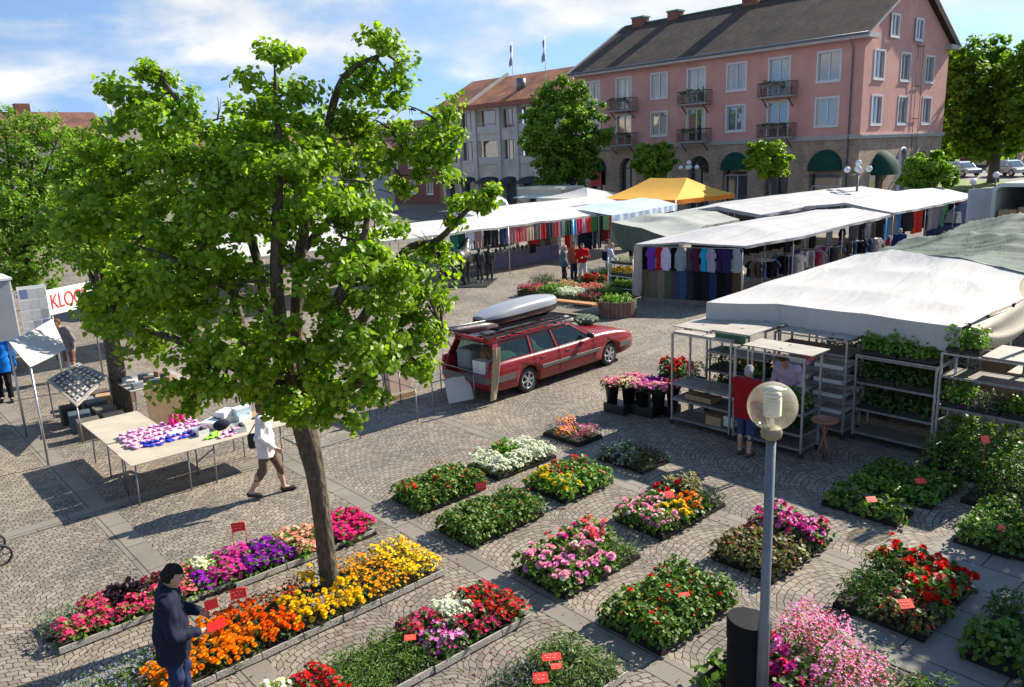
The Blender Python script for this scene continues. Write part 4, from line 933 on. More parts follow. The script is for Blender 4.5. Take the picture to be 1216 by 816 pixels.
for u, v, z, hg, lb, kw in [
    (283, 626, .5, .4, 'framed red price sign standing in the magenta petunias', dict(frame=True, tilt=80, rz=R(-20))), (283, 705, .42, .3, 'framed red price sign standing in the orange marigolds', dict(frame=True, tilt=72, rz=R(-20))),
    (571, 577, .36, .3, 'red card on a stake between the two green impatiens beds', dict(tilt=65)), (487, 757, .24, .16, 'flat orange red card among the lilac impatiens', dict(tilt=14, size=(.13, .08), m=CARDO)),
    (655, 780, .25, .2, 'flat red card at the back of the lavender', dict(tilt=12, size=(.2, .1))), (661, 791, .24, .2, 'small orange card in the lavender', dict(tilt=18, size=(.12, .07), m=CARDO)), (642, 805, .24, .2, 'round red card at the front of the lavender', dict(tilt=20, size=(.15, .12))),
    (812, 706, .33, .26, 'red card lying on the dark green bed left of the lamp post', dict(tilt=12, size=(.14, .06))), (795, 587, .36, .26, 'red card among the pink dahlias', dict(tilt=30, size=(.14, .12))),
    (1076, 717, .38, .28, 'orange red card on the bright red geraniums', dict(tilt=35, size=(.16, .11), m=CARDO)), (1117, 684, .4, .3, 'red card among the deep red geraniums', dict(tilt=35, size=(.15, .09))),
    (1093, 571, .26, .2, 'red card among the dark green seedlings', dict(tilt=35, size=(.17, .1))), (1035, 593, .3, .2, 'orange card among the strawberry plants', dict(tilt=30, size=(.15, .1), m=CARDO)), (1170, 522, 1.0, .6, 'orange card among the tall bushes by the right lamp post', dict(tilt=60, size=(.13, .12), m=CARDO)), (1190, 627, .35, .25, 'faint orange card among the leafy plants at the right edge', dict(tilt=40, size=(.1, .07), m=CARDO)),
    (820, 434, 1.05, .5, 'bright red star shaped card in front of the flower trolley', dict(tilt=70, size=(.15, .17))), (960, 424, 1.78, .12, 'red card hanging on the corner of the right trolley', dict(tilt=75, size=(.19, .13)))]:
    pricecard(u, v, z, hg, lb, **kw)

n = 420; bx = np.array([[1.3, 5.7, 9.2, 9.55], [1, 5.7, 7.45, 7.8], [2.5, 5.8, 5.8, 6.25], [6, 10, 7.3, 8.1], [6, 10, 5.7, 6.25], [7.7, 8.3, 3, 9], [5.6, 6.2, 4, 10]]); q = bx[RNG.integers(0, len(bx), n)]; u = RNG.random((n, 2))
p = np.stack([q[:, 0]+(q[:, 1]-q[:, 0])*u[:, 0], q[:, 2]+(q[:, 3]-q[:, 2])*u[:, 1], np.full(n, .012)], 1)
o = link('fallen_petals', scatter('fallen_petals', *ROUND, p, rotmats(n, .25), .012+.022*RNG.random(n)), None, leafmat('dry_petal', (.10, .07, .03), (.45, .12, .12), trans=.1)); tag(o, 'fallen petals and dry leaf bits on the paving between the flower beds', 'petals', kind='stuff')
# ================================================================== the market
STEEL = mat('galvanised_steel', (.42, .43, .44), .42, .2, 12., metal=.75, bump=.1)
STEEL_D = mat('dull_steel', (.25, .255, .26), .5, .25, 10., metal=.6)
PALEWOOD = mat('pale_plywood', (.46, .40, .31), .65, .14, 2.5, bump=.15, bscale=50)
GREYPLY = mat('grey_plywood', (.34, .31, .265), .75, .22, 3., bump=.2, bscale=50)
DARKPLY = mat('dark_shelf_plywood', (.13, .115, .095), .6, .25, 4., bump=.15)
RUBBER = mat('black_rubber', (.02, .02, .02), .7, .2, 10.)
CARDB = mat('cardboard', (.38, .25, .13), .8, .12, 4., bump=.15)
WHITEP = mat('white_paint', (.78, .78, .76), .4, .05, 3.)
def pal(name, c, **k): return mat(name, rgb(*c), **k)
def cnoise(): return [(random.uniform(-1, 1), random.uniform(-1, 1), random.uniform(0, 6.28), random.uniform(.5, 1.)) for _ in range(7)]
def sheet_grid(ctrl, sub=10, wr=.02, sag=.0, freq=3.2, along=(1, .25)):
    "a cloth stretched over a net of control points"
    nu, nv = len(ctrl), len(ctrl[0]); C = [[Vector(p) for p in r_] for r_ in ctrl]; P = []
    cn = cnoise()
    for i in range((nu-1)*sub+1):
        a = min(i//sub, nu-2); s = i/sub-a; row = []
        for j in range((nv-1)*sub+1):
            b = min(j//sub, nv-2); t = j/sub-b
            p = (C[a][b]*(1-s)+C[a+1][b]*s)*(1-t)+(C[a][b+1]*(1-s)+C[a+1][b+1]*s)*t
            z = -sag*math.sin(PI*s)*math.sin(PI*t)*1.0-sag*.5*(math.sin(PI*t)+math.sin(PI*s))*.5
            w = 0
            for k, (ax, ay, ph, am) in enumerate(cn):
                w += am*math.sin(freq*((along[0]+.35*ax)*p.x*(.5+.35*k)+(along[1]+.35*ay)*p.y*(.5+.35*k))+ph)/(1.+.45*k)
            if wr > .09: w = .9-1.7*math.sqrt(abs(w)+.04)
            edge = min(1., 4*min(i, (nu-1)*sub-i)/((nu-1)*sub)+.25)
            row.append(p+Vector((0, 0, z+wr*w*edge*.5)))
        P.append(row)
    return P
def hang(edge, drop, wr=.03, n=5, out=(0, 0), freq=5.):
    "cloth hanging down from a line of points"
    rows = []; 
    for k in range(n+1):
        t = k/n; rows.append([p+Vector((out[0]*t+wr*t*math.sin(freq*i*.37+1.3), out[1]*t+wr*t*math.cos(freq*i*.31), -drop*t*(1+.06*math.sin(i*1.7)*t)-.002)) for i, p in enumerate(edge)])
    return rows
CAN_W = clothmat('white_tarpaulin', (.52, .515, .50), .12, .05, 1.2)
CAN_W2 = clothmat('white_ribbed_tarpaulin', (.46, .46, .465), .12, .1, 1.2, stripes=('Y', 1.6, (.36, .37, .39), .08))
CAN_G = clothmat('grey_green_tarpaulin', (.078, .118, .098), .06, .12, 1.5)
CAN_DG = clothmat('dark_green_tarpaulin', (.10, .13, .105), .1, .15, 1.5)
CAN_GG = clothmat('pale_grey_green_tarpaulin', (.42, .44, .40), .2, .08, 1.5)
CAN_Y = clothmat('yellow_canopy', rgb(242, 186, 84), .18, .05, 1.2)
CAN_YD = clothmat('orange_valance', rgb(230, 140, 45), .2, .05, 1.2)
CAN_B = clothmat('pale_blue_canopy', (.50, .62, .76), .25, .06, 1.2)
CAN_C = clothmat('cream_canvas', (.66, .60, .49), .25, .08, 2.)
def stall(label, ctrl, m, poles, base=None, sub=10, wr=.03, sag=.05, valances=(), cat='market stall', name='market_stall', freq=3.2, along=(1, .25), polez0=0.):
    "canopy on poles; ctrl is a net of world points"
    b = Vector(base) if base else Vector((ctrl[0][0][0], ctrl[0][0][1], 0)); b.z = 0
    t = thing(name, label, cat, b)
    P = sheet_grid(ctrl, sub, wr, sag, freq, along); P = [[p-b for p in r_] for r_ in P]
    mb = MB(); mb.grid(P); mb.build('canopy', m, t, recalc=False)
    for side, drop, vm, *o in valances:
        e = {'u0': P[0], 'u1': P[-1], 'v0': [r_[0] for r_ in P], 'v1': [r_[-1] for r_ in P]}[side]
        v = MB(); v.grid(hang(e, drop, *(o if o else (.02,)))); v.build('valance', vm or m, t, recalc=False)
    for p in poles:
        q = Vector(p); mp = MB(); mp.cyl((q.x-b.x, q.y-b.y, polez0), (q.x-b.x, q.y-b.y, q.z-.03), .022, n=8); mp.build('pole', STEEL, t)
    return t, P, b
# big white tarpaulin over the plant racks
zf = 2.34
stall('long white tarpaulin roof with a grey front flap above the plant racks',
    [[(13.62, 9.36, zf-.04), (14.12, 8.05, zf), (14.12, 6.3, zf+.01), (14.02, 4.64, zf)],
     [(15.6, 9.22, 2.46), (15.7, 8.0, 2.46), (15.7, 6.3, 2.47), (15.6, 4.68, 2.36)],
     [(17.5, 9.02, 2.6), (17.5, 8.0, 2.64), (17.5, 6.3, 2.65), (17.3, 4.6, 2.38)],
     [(19.1, 8.82, 2.72), (18.9, 7.9, 2.92), (18.7, 6.3, 2.84), (18.95, 4.3, 2.46)]], CAN_W,
    [(14.14, 8.0, zf), (14.1, 4.7, zf), (17.2, 8.95, 2.5), (17.2, 4.8, 2.3), (13.7, 9.3, zf)], sub=16, wr=.022, sag=.04, valances=[('u0', .42, None, .015), ('v0', .16, None, .015)], freq=2.1, along=(.35, 1))
# drooping cream edge at its right corner
b = Vector((14.05, 4.6, 0)); t = thing('canvas_flap', 'cream canvas flap gathered in drooping folds at the right corner of the white tarpaulin', 'canvas flap', b)
g = MB(); rows = []
for i in range(37):
    s = i/36.; row = []
    for j in range(13):
        q = j/12.; dr = .08+.62*math.sin(PI*min(1, s*1.02))**.8
        row.append(Vector((s*4.4, -.06-.16*math.sin(q*PI)-.05*math.sin(q*9+s*3), 2.36+.02*s-dr*q+.03*math.sin(q*11)*math.sin(PI*s))))
    rows.append(row)
g.grid(rows); g.build('canvas', CAN_C, t, recalc=False)
g = MB(); g.tube([(0, -.03, 2.37), (2.2, -.06, 2.34), (4.4, -.03, 2.39)], .012, 6); g.build('cord', STEEL_D, t)
for x in (.05, .9, 2.2):
    g = MB(); g.box((x, -.05, 2.37), (.03, .05, .07), (0, .6, .3)); g.box((x, -.05, 2.37), (.03, .05, .07), (0, -.6, .3)); g.build('knot', RUBBER, t)
stall('wrinkled grey green tarpaulin roof behind the big white tarpaulin',
    [[(19.05, 9.0, 2.70), (18.88, 7.9, 2.91), (18.65, 6.3, 2.86), (18.8, 4.4, 2.52), (18.5, 2.5, 2.4)],
     [(20.6, 9.05, 2.62), (20.6, 7.9, 2.74), (20.6, 6.3, 2.78), (20.6, 4.4, 2.5), (20.6, 2.5, 2.4)],
     [(22.6, 9.1, 2.74), (22.6, 7.9, 3.02), (22.6, 6.3, 3.0), (22.6, 4.4, 2.6), (22.6, 2.5, 2.4)],
     [(25.0, 9.15, 2.62), (25.0, 7.9, 2.72), (25., 6.3, 2.75), (25., 4.4, 2.5), (25, 2.5, 2.4)],
     [(27.6, 9.25, 2.8), (27.6, 7.9, 3.1), (27.6, 6.3, 3.05), (27.6, 4.4, 2.6), (27.6, 2.5, 2.4)],
     [(31.0, 9.3, 2.6), (31., 7.9, 2.75), (31., 6.3, 2.8), (31., 4.4, 2.5), (31, 2.5, 2.4)]], CAN_G, [(22.6, 9.1, 2.7), (27.6, 9.2, 2.7), (31, 9.3, 2.6), (20.6, 9.05, 2.6), (31, 2.5, 2.4), (20.6, 2.5, 2.4)], sub=22, wr=.12, sag=.07, valances=[('v0', .18, None, .03)], freq=3.4, along=(.95, 1.05))
# clothes stall
stall('white tarpaulin roof of the clothes stall with shirts and trousers hung along its end',
    [[(22.55, 18.6, 2.08), (22.9, 16.8, 2.22), (23.9, 14.9, 2.08)], [(26.3, 18.4, 2.36), (26.4, 16.6, 2.5), (27.2, 14.8, 2.1)], [(31., 18.4, 2.38), (31., 16.6, 2.56), (31., 14.8, 2.16)], [(35.3, 18.3, 2.4), (35.3, 16.6, 2.52), (35.2, 14.85, 2.28)]], CAN_W2,
    [(22.7, 18.4, 2.), (23.9, 15.0, 2.), (27.2, 14.95, 2.1), (31, 14.95, 2.15), (35.1, 15., 2.2), (26.5, 18.3, 2.3), (31, 18.3, 2.3), (35.1, 18.2, 2.3)], sub=10, wr=.05, sag=.05, valances=[('v1', .10, None, .02), ('u0', .06, None, .01)], freq=1.8, along=(.5, 1))
b = Vector((22.5, 18.62, 0)); t = thing('curtain', 'long beige curtain hanging at the left corner of the clothes stall', 'curtain', b)
g = MB(); g.grid([[Vector((.06*math.sin(i*1.1)+.12*(j/10)**2*-1, -i*.045, 2.02-1.75*j/10-.1*(i/9)*(j/10))) for j in range(11)] for i in range(10)]); g.build('cloth', clothmat('beige_curtain', (.50, .45, .37), .2, .1, 3.), t, recalc=False)
stall('wide white tarpaulin roof right behind the clothes stall',
    [[(35.8, 19.2, 2.5), (35.8, 17.2, 2.7), (35.9, 15.05, 2.3)], [(39.5, 19.3, 2.55), (39.5, 17.2, 2.9), (39.5, 15.0, 2.32)], [(43., 19.4, 2.55), (43., 17.2, 2.9), (43., 15., 2.34)], [(46.6, 19.5, 2.5), (46.6, 17.2, 2.8), (46.6, 15.2, 2.36)]], CAN_W,
    [(36, 15.1, 2.25), (39.5, 15.1, 2.3), (43, 15.1, 2.3), (46.5, 15.3, 2.3), (36, 19.1, 2.4)], wr=.04, sag=.05, valances=[('v1', .1, None, .02), ('u0', .12, None)], freq=1.6, along=(.5, 1))
stall('low white tarpaulin roof with a torn front edge behind the grey green sheet',
    [[(33.4, 24.9, 2.3), (33.4, 22.4, 2.6), (33.2, 19.9, 2.28)], [(38., 24.9, 2.5), (38., 22.4, 2.78), (38., 19.9, 2.36)], [(43., 25., 2.5), (43., 22.4, 2.8), (43, 19.9, 2.4)], [(48.6, 25., 2.5), (48.6, 22.4, 2.75), (48.6, 20.0, 2.4)]], CAN_W2,
    [(33.5, 20, 2.25), (38, 20, 2.3), (43, 20, 2.3), (48.5, 20.1, 2.3), (33.5, 24.8, 2.3), (38, 24.8, 2.4)], wr=.05, sag=.05, valances=[('v1', .14, None, .04), ('u0', .16, None, .03)], freq=1.7, along=(.5, 1))
stall('grey green sheet roof with a dark side hanging down behind the shirts',
    [[(27.6, 24.2, 2.28), (26.6, 21.6, 2.2), (25.6, 18.9, 1.9)], [(29.0, 23.4, 2.5), (28.6, 21.4, 2.5), (28., 19.2, 2.34)], [(31.8, 22.6, 2.6), (31.2, 21., 2.56), (30.6, 19.4, 2.3)]], CAN_GG,
    [(27.6, 24., 2.2), (25.7, 19., 1.85), (31.6, 22.5, 2.5), (30.5, 19.4, 2.2)], wr=.05, sag=.1, valances=[('u0', 1.1, CAN_DG, .05), ('v1', .3, None, .04)])
# blue canopy
stall('pale blue canopy with a rolled blue edge behind the white one',
    [[(30.9, 30.4, 2.5), (30.9, 28.9, 2.45), (30.9, 27.0, 2.24)], [(34., 30.4, 2.62), (34, 28.9, 2.55), (34.4, 27.4, 2.26)], [(37.6, 30.4, 2.66), (37.6, 29.2, 2.58), (38., 28.2, 2.3)]], CAN_B,
    [(31, 27.1, 2.2), (34.4, 27.5, 2.2), (37.9, 28.3, 2.2)], wr=.03, sag=.04, valances=[('v1', .34, clothmat('blue_striped_valance', (.36, .50, .68), .2, .05, 2., stripes=('X', 1.4, (.70, .76, .82), .45)), .05)])
# long white rows on the left
stall('long white tarpaulin roof with towels hanging along its front',
    [[(10.5, 30.8, 2.5), (10.5, 29.4, 2.5), (10.5, 27.35, 2.22)], [(17., 30.9, 2.52), (17., 29.5, 2.52), (17., 27.5, 2.23)], [(24.5, 31., 2.54), (24.5, 29.7, 2.54), (24.5, 27.9, 2.22)], [(31.4, 31., 2.56), (31.4, 29.9, 2.56), (31.2, 28.3, 2.22)]], CAN_W,
    [(x, 27.5+.035*(x-17), 2.2) for x in (11, 15.5, 20, 24.5, 29, 31)]+[(x, 30.9, 2.5) for x in (11, 20, 29)], sub=14, wr=.03, sag=.03, valances=[('v1', .09, CAN_GG, .01)], freq=2.)
stall('second white tarpaulin roof running behind the towels', [[(26., 35.2, 2.6), (26, 33.4, 2.72), (26., 31.6, 2.4)], [(31., 35., 2.62), (31, 33.4, 2.74), (31., 31.7, 2.45)], [(37., 35., 2.66), (37., 33.4, 2.8), (37., 31.9, 2.5)]], CAN_W,
    [(26.2, 31.7, 2.3), (31, 31.8, 2.4), (36.8, 32., 2.4)], wr=.03, sag=.04, valances=[('v1', .1, None, .01)])
stall('white ribbed tarpaulin roof seen through the linden leaves', [[(10., 36.5, 2.5), (10., 34., 2.55), (10., 32.2, 2.1)], [(14.5, 36.5, 2.55), (14.5, 34., 2.6), (14.5, 32.2, 2.15)], [(19, 36.5, 2.5), (19., 34., 2.55), (19., 32.2, 2.15)]], CAN_W2, [(10.1, 32.3, 2.1), (14.5, 32.3, 2.1), (18.9, 32.3, 2.1)], wr=.02, sag=.03, valances=[('v1', .2, None)])
stall('small white tarpaulin roof near the left linden trunks', [[(6.8, 27.2, 2.3), (6.8, 24.6, 2.1)], [(10.2, 27.4, 2.3), (10.2, 24.8, 2.1)]], CAN_W, [(6.9, 24.7, 2.), (10.1, 24.9, 2.), (6.9, 27.1, 2.2), (10.1, 27.3, 2.2)], wr=.03, sag=.05, valances=[('v1', .2, None), ('u0', .15, None)])
stall('white canopy far behind the second linden trunk', [[(20., 42., 2.7), (20., 39., 2.3)], [(26., 42., 2.7), (26., 39., 2.3)]], CAN_W, [(20.1, 39.1, 2.2), (25.9, 39.1, 2.2)], wr=.03, sag=.05, valances=[('v1', .25, None)])
def gazebo(label, x0, x1, y0, y1, z0, z1, m, vm, ridge=.25, drop=.28):
    b = Vector((x0, y0, 0)); t = thing('gazebo', label, 'gazebo', b); dx, dy = x1-x0, y1-y0
    r0, r1 = Vector((dx*.5, dy*(.5-ridge), z1)), Vector((dx*.5, dy*(.5+ridge), z1))
    c = [Vector((0, 0, z0)), Vector((dx, 0, z0)), Vector((dx, dy, z0)), Vector((0, dy, z0))]
    def patch(mb, a, b_, d, e, n=8):
        mb.grid([[(a.lerp(b_, i/n)).lerp(d.lerp(e, i/n), j/n)+Vector((0, 0, -.10*math.sin(PI*j/n)-.03*math.sin(PI*i/n))) for j in range(n+1)] for i in range(n+1)])
    mb = MB(); patch(mb, c[0], c[3], r0, r1); patch(mb, c[2], c[1], r1, r0); patch(mb, c[1], c[0], r0, r0); patch(mb, c[3], c[2], r1, r1); mb.build('canopy', m, t, recalc=False)
    v = MB()
    for a, d in ((0, 1), (1, 2), (2, 3), (3, 0)): v.grid(hang([c[a].lerp(c[d], i/12) for i in range(13)], drop, .03, 3))
    v.build('valance', vm, t, recalc=False)
    for q in c+[c[0].lerp(c[3], .5), c[1].lerp(c[2], .5)]: MB().cyl((q.x, q.y, 0), (q.x, q.y, z0), .03, n=8).build('pole', STEEL, t)
    return t
gazebo('golden yellow pop up gazebo with an orange edge in front of the pink house', 39.3, 45.6, 29.3, 35.2, 2.42, 3.6, CAN_Y, CAN_YD)
gazebo('white pop up gazebo left of the yellow one', 39.5, 44.5, 36.6, 41.6, 2.4, 3.0, CAN_W, CAN_W, .02)

# ---- hanging goods
def sdf_shirt(short, w=.25, L=.68):
    s = SDF((-.5, -.16, -.85), (.5, .16, .08), .016)
    s.cap((-.11, 0, -.06), (-.12, 0, -L), .085, .09, 0); s.cap((.11, 0, -.06), (.12, 0, -L), .085, .09, .05); s.cap((0, 0, -.05), (0, 0, -L), .09, .1, .05)
    for g_ in (-1, 1):
        s.cap((g_*.13, 0, -.05), (g_*.25, 0, -.2), .07, .07, .04)
        if not short: s.cap((g_*.25, 0, -.2), (g_*.27, 0, -.58), .06, .045, .02)
    s.cap((-.07, 0, -.0), (.07, 0, -.0), .035, None, .03)
    s.cut(lambda X, Y, Z: (-L)-Z); s.warp(lambda X, Y, Z: .010*np.sin(X*34+Z*3)*np.clip(-Z*1.4, 0, 1)+.004*np.sin(Z*40+X*9))
    s.F = s.F; me, V, Q = s.mesh('garment'); me.transform(Matrix.Diagonal((1, .62, 1, 1))); return me
def sdf_trousers(L=1.0):
    s = SDF((-.3, -.14, -1.15), (.3, .14, .06), .016)
    s.cap((-.1, 0, -.03), (.1, 0, -.03), .075, None, 0)
    for g_ in (-1, 1): s.cap((g_*.075, 0, -.1), (g_*.075, 0, -L-.05), .088, .074, .03)
    s.cut(lambda X, Y, Z: (-L)-Z); s.cut(lambda X, Y, Z: Z-.02); s.warp(lambda X, Y, Z: .006*np.sin(Z*22+X*15)+.004*np.sin(X*60))
    me, V, Q = s.mesh('garment'); me.transform(Matrix.Diagonal((1, .55, 1, 1))); return me
def sdf_towel():
    m = MB(); rows = [[Vector((-.2+.4*i/10, .02*math.sin(i*1.3)*(.3+j/8), -.72*j/8)) for j in range(9)] for i in range(11)]
    rows2 = [[p+Vector((0, .02, 0)) for p in r_] for r_ in rows]
    m.grid(rows); m.grid(rows2); m.grid([rows[0], rows2[0]]); m.grid([rows[-1], rows2[-1]]); m.grid([[r_[0] for r_ in rows], [r_[0] for r_ in rows2]]); m.grid([[r_[-1] for r_ in rows], [r_[-1] for r_ in rows2]])
    o = m.build('garment'); me = o.data; bpy.data.objects.remove(o); return me
GM = dict(tee=sdf_shirt(True), shirt=sdf_shirt(False), dress=sdf_shirt(True, L=.80), trousers=sdf_trousers(), towel=sdf_towel())
for me in GM.values(): me.materials.append(None)
def fab(name, c, c2=None, stripes=None):
    n = 'fabric_'+name
    return clothmat(n, rgb(*c), .08, .12, 9., stripes=None if c2 is None else ((stripes or ('X', 14., None, .5))[0], (stripes or ('X', 14., None, .5))[1], rgb(*c2), (stripes or ('X', 14., None, .45))[3]))
NAMES = dict(tee=('shirt', 'shirt'), shirt=('shirt', 'shirt'), dress=('dress', 'dress'), trousers=('trousers', 'trousers'), towel=('towel', 'towel'))
def garment(kind, p, rz, m, label, group=None, s=1., cat=None, name=None):
    nm, ct = NAMES[kind]
    o = bpy.data.objects.new(name or nm, GM[kind]); COL.objects.link(o); o.location = p; o.rotation_euler = (0, 0, rz); o.scale = s if isinstance(s, tuple) else (s, s, s)
    o.material_slots[0].link = 'OBJECT'; o.material_slots[0].material = m
    return tag(o, label, cat or ct, group)
rail = mat('rail', (.5, .5, .5), .4, .1, 5., metal=.8)
def bar(label, p, q, posts=(), r_=.014, name='clothes_rail'):
    p, q = Vector(p), Vector(q); b = Vector((p.x, p.y, 0)); t = thing(name, label, 'clothes rail', b)
    MB().tube([p-b, q-b], r_, 7).build('rail', rail, t)
    for f in posts: 
        z = p.lerp(q, f)-b; MB().cyl((z.x, z.y, 0), (z.x, z.y, z.z), r_, n=7).build('post', rail, t)
    return t
bar('upper rail of the clothes stall carrying the shirts', (22.62, 18.4, 2.0), (23.85, 15.0, 1.98))
bar('lower rail of the clothes stall carrying the trousers', (22.74, 18.4, 1.22), (23.97, 15.0, 1.2), (0, .5, 1))
SH = [('tee', 'black', (22, 20, 26), None), ('tee', 'purple', (110, 60, 165), None), ('tee', 'red', (180, 25, 22), None), ('shirt', 'pale lavender', (205, 200, 225), None), ('tee', 'plain black', (14, 13, 16), None), ('shirt', 'light grey blue', (150, 165, 175), (125, 140, 152)), ('shirt', 'dark grey', (62, 68, 72), (84, 90, 94)), ('tee', 'burgundy checked', (95, 30, 60), (60, 20, 48)), ('tee', 'cyan blue', (35, 160, 205), None), ('tee', 'white and violet checked', (190, 188, 205), (95, 80, 130)), ('tee', 'dark violet', (52, 34, 78), None), ('tee', 'navy', (40, 38, 82), None), ('shirt', 'pale grey', (150, 160, 165), None)]
ang = math.atan2(15.-18.4, 23.85-22.62)
for i, (k, nm, c, c2) in enumerate(SH):
    f = (i+.5)/len(SH); p = Vector((22.6, 18.35, 1.96)).lerp(Vector((23.8, 15.05, 1.94)), f)
    garment(k, p+Vector((-.05 if i % 2 else .05, 0, 0)), ang+R(18 if i % 3 else -14), fab(nm.replace(' ', '_'), c, c2), nm+' shirt hung in the row at the end of the clothes stall', 'shirts along the end of the clothes stall', (.66, .9, 1.15))
TR = [('khaki', (125, 112, 88)), ('grey beige', (118, 112, 100)), ('pale khaki', (138, 126, 104)), ('grey green', (92, 98, 82)), ('grey violet', (76, 74, 92)), ('mid blue', (62, 88, 122)), ('dark slate', (44, 52, 62)), ('black', (20, 21, 24)), ('charcoal', (30, 32, 36)), ('denim blue', (36, 56, 96)), ('deep black', (14, 14, 16)), ('dark navy', (22, 24, 40)), ('brown', (84, 66, 52))]
for i, (nm, c) in enumerate(TR):
    f = (i+.5)/len(TR); p = Vector((22.7, 18.35, 1.2)).lerp(Vector((23.9, 15.05, 1.18)), f)
    garment('trousers', p, ang, fab('trouser_'+nm.replace(' ', '_'), c), nm+' trousers in the row below the shirts of the clothes stall', 'trousers along the end of the clothes stall', (.92, .9, 1.08))
# round racks under the clothes stall
RC = [(200, 190, 185), (60, 60, 90), (35, 35, 40), (170, 60, 90), (90, 110, 150), (225, 220, 215), (120, 110, 95), (60, 90, 140), (150, 140, 150), (30, 30, 34), (205, 180, 190), (85, 75, 70)]
for q, (u, v, kk, lb) in enumerate([(905, 330, 'tee', 'nearest to the shirts'), (936, 325, 'dress', 'with white and pink tops'), (962, 308, 'tee', 'with dark blue tops'), (985, 296, 'dress', 'in the middle of the aisle'), (1012, 290, 'tee', 'with pale tops'), (1030, 287, 'tee', 'with blue and white tops below the red sign')]):
    P = ATY(u, v, 15.6); P.z = 1.28; b = Vector((P.x, P.y, 0)); t = thing('clothes_rack', 'round chrome clothes rack '+lb, 'clothes rack', b)
    MB().tube([(.4*math.cos(a*2*PI/24), .4*math.sin(a*2*PI/24), 1.28) for a in range(25)], .012, 6, cap=False).build('ring', rail, t); MB().cyl((0, 0, .05), (0, 0, 1.28), .02, n=8).build('post', rail, t)
    m = MB()
    for a in range(4): m.beam((0, 0, 1.27), (.4*math.cos(a*PI/2), .4*math.sin(a*PI/2), 1.27), .012)
    for a in range(4): m.beam((0, 0, .05), (.35*math.cos(a*PI/2), .35*math.sin(a*PI/2), .02), .03)
    m.build('spokes', rail, t)
    for a in range(13):
        th = a*2*PI/13; c = RC[(a*5+q*3) % len(RC)]
        garment(kk, b+Vector((.4*math.cos(th), .4*math.sin(th), 1.25)), th, fab('rack_%d_%d_%d' % c, c), 'top hanging on the round chrome rack '+lb, 'tops on the round rack '+lb, .85)
# goods hung along the stall behind
GC = [('grey', (90, 90, 95)), ('black', (20, 20, 22)), ('pale grey', (150, 150, 155)), ('brown', (92, 72, 60)), ('black', (26, 24, 28)), ('cyan', (30, 140, 200)), ('patterned grey', (130, 120, 125)), ('bright blue', (40, 120, 190)), ('black', (22, 22, 24)), ('charcoal', (45, 45, 50)), ('red orange', (215, 60, 40)), ('red orange', (205, 50, 35)), ('dark', (30, 28, 34)), ('pale striped', (165, 160, 165)), ('pinkish grey', (160, 140, 145)), ('blue grey', (120, 130, 150)), ('green', (110, 180, 110)), ('navy', (28, 32, 60)), ('navy', (24, 28, 50)), ('wine', (150, 40, 75))]
bar('long rail with dresses in front of the second white roof', (33.4, 15.75, 2.12), (45.6, 15.75, 2.12), (0, .33, .66, 1))
for i, (nm, c) in enumerate(GC):
    x = 33.6+i*.62
    garment('dress' if i % 3 else 'shirt', (x, 15.7, 2.08), R(random.uniform(-12, 12)), fab('row_%d_%d_%d' % c, c), nm+' dress on the long rail behind the round racks, number %d from the left' % (i+1), 'dresses on the long rail', 1.35)
for i, (u, v, c, nm) in enumerate([(1020, 292, (235, 45, 50), 'red'), (1037, 288, (40, 120, 175), 'blue'), (1053, 290, (190, 25, 90), 'pink'), (985, 275, (150, 150, 155), 'grey'), (965, 280, (38, 36, 40), 'dark'), (935, 290, (45, 40, 42), 'black'), (1000, 282, (30, 30, 34), 'plain dark')]):
    P = ATY(u, v, 16.3); garment('dress', (P.x, P.y, P.z+.35), 0, fab('mid_%d_%d_%d' % c, c), nm+' dress hanging above the round racks of the clothes stall', None, 1.1)
bar('rail above the round racks of the clothes stall', (24.4, 16.3, 2.02), (34.8, 16.3, 2.08), (.3, .6, 1))
for i in range(14):  # dark jackets added as a backdrop so the stall's inside looks dark
    c = [(34, 32, 36), (60, 54, 50), (28, 30, 38), (90, 80, 72), (44, 46, 50)][i % 5]; nm = ['black', 'brown', 'navy black', 'taupe', 'charcoal'][i % 5]
    garment('shirt', (25+i*.55, 17.6, 1.95), R(80+random.uniform(-20, 20)), fab('inner_%d_%d_%d' % c, c), nm+' jacket added to darken the back of the clothes stall', nm+' jackets added at the back of the clothes stall', 1.2)
bar('rail for the added dark jackets at the back of the clothes stall', (24.6, 17.6, 2.0), (33, 17.6, 2.0), (0, .5, 1))
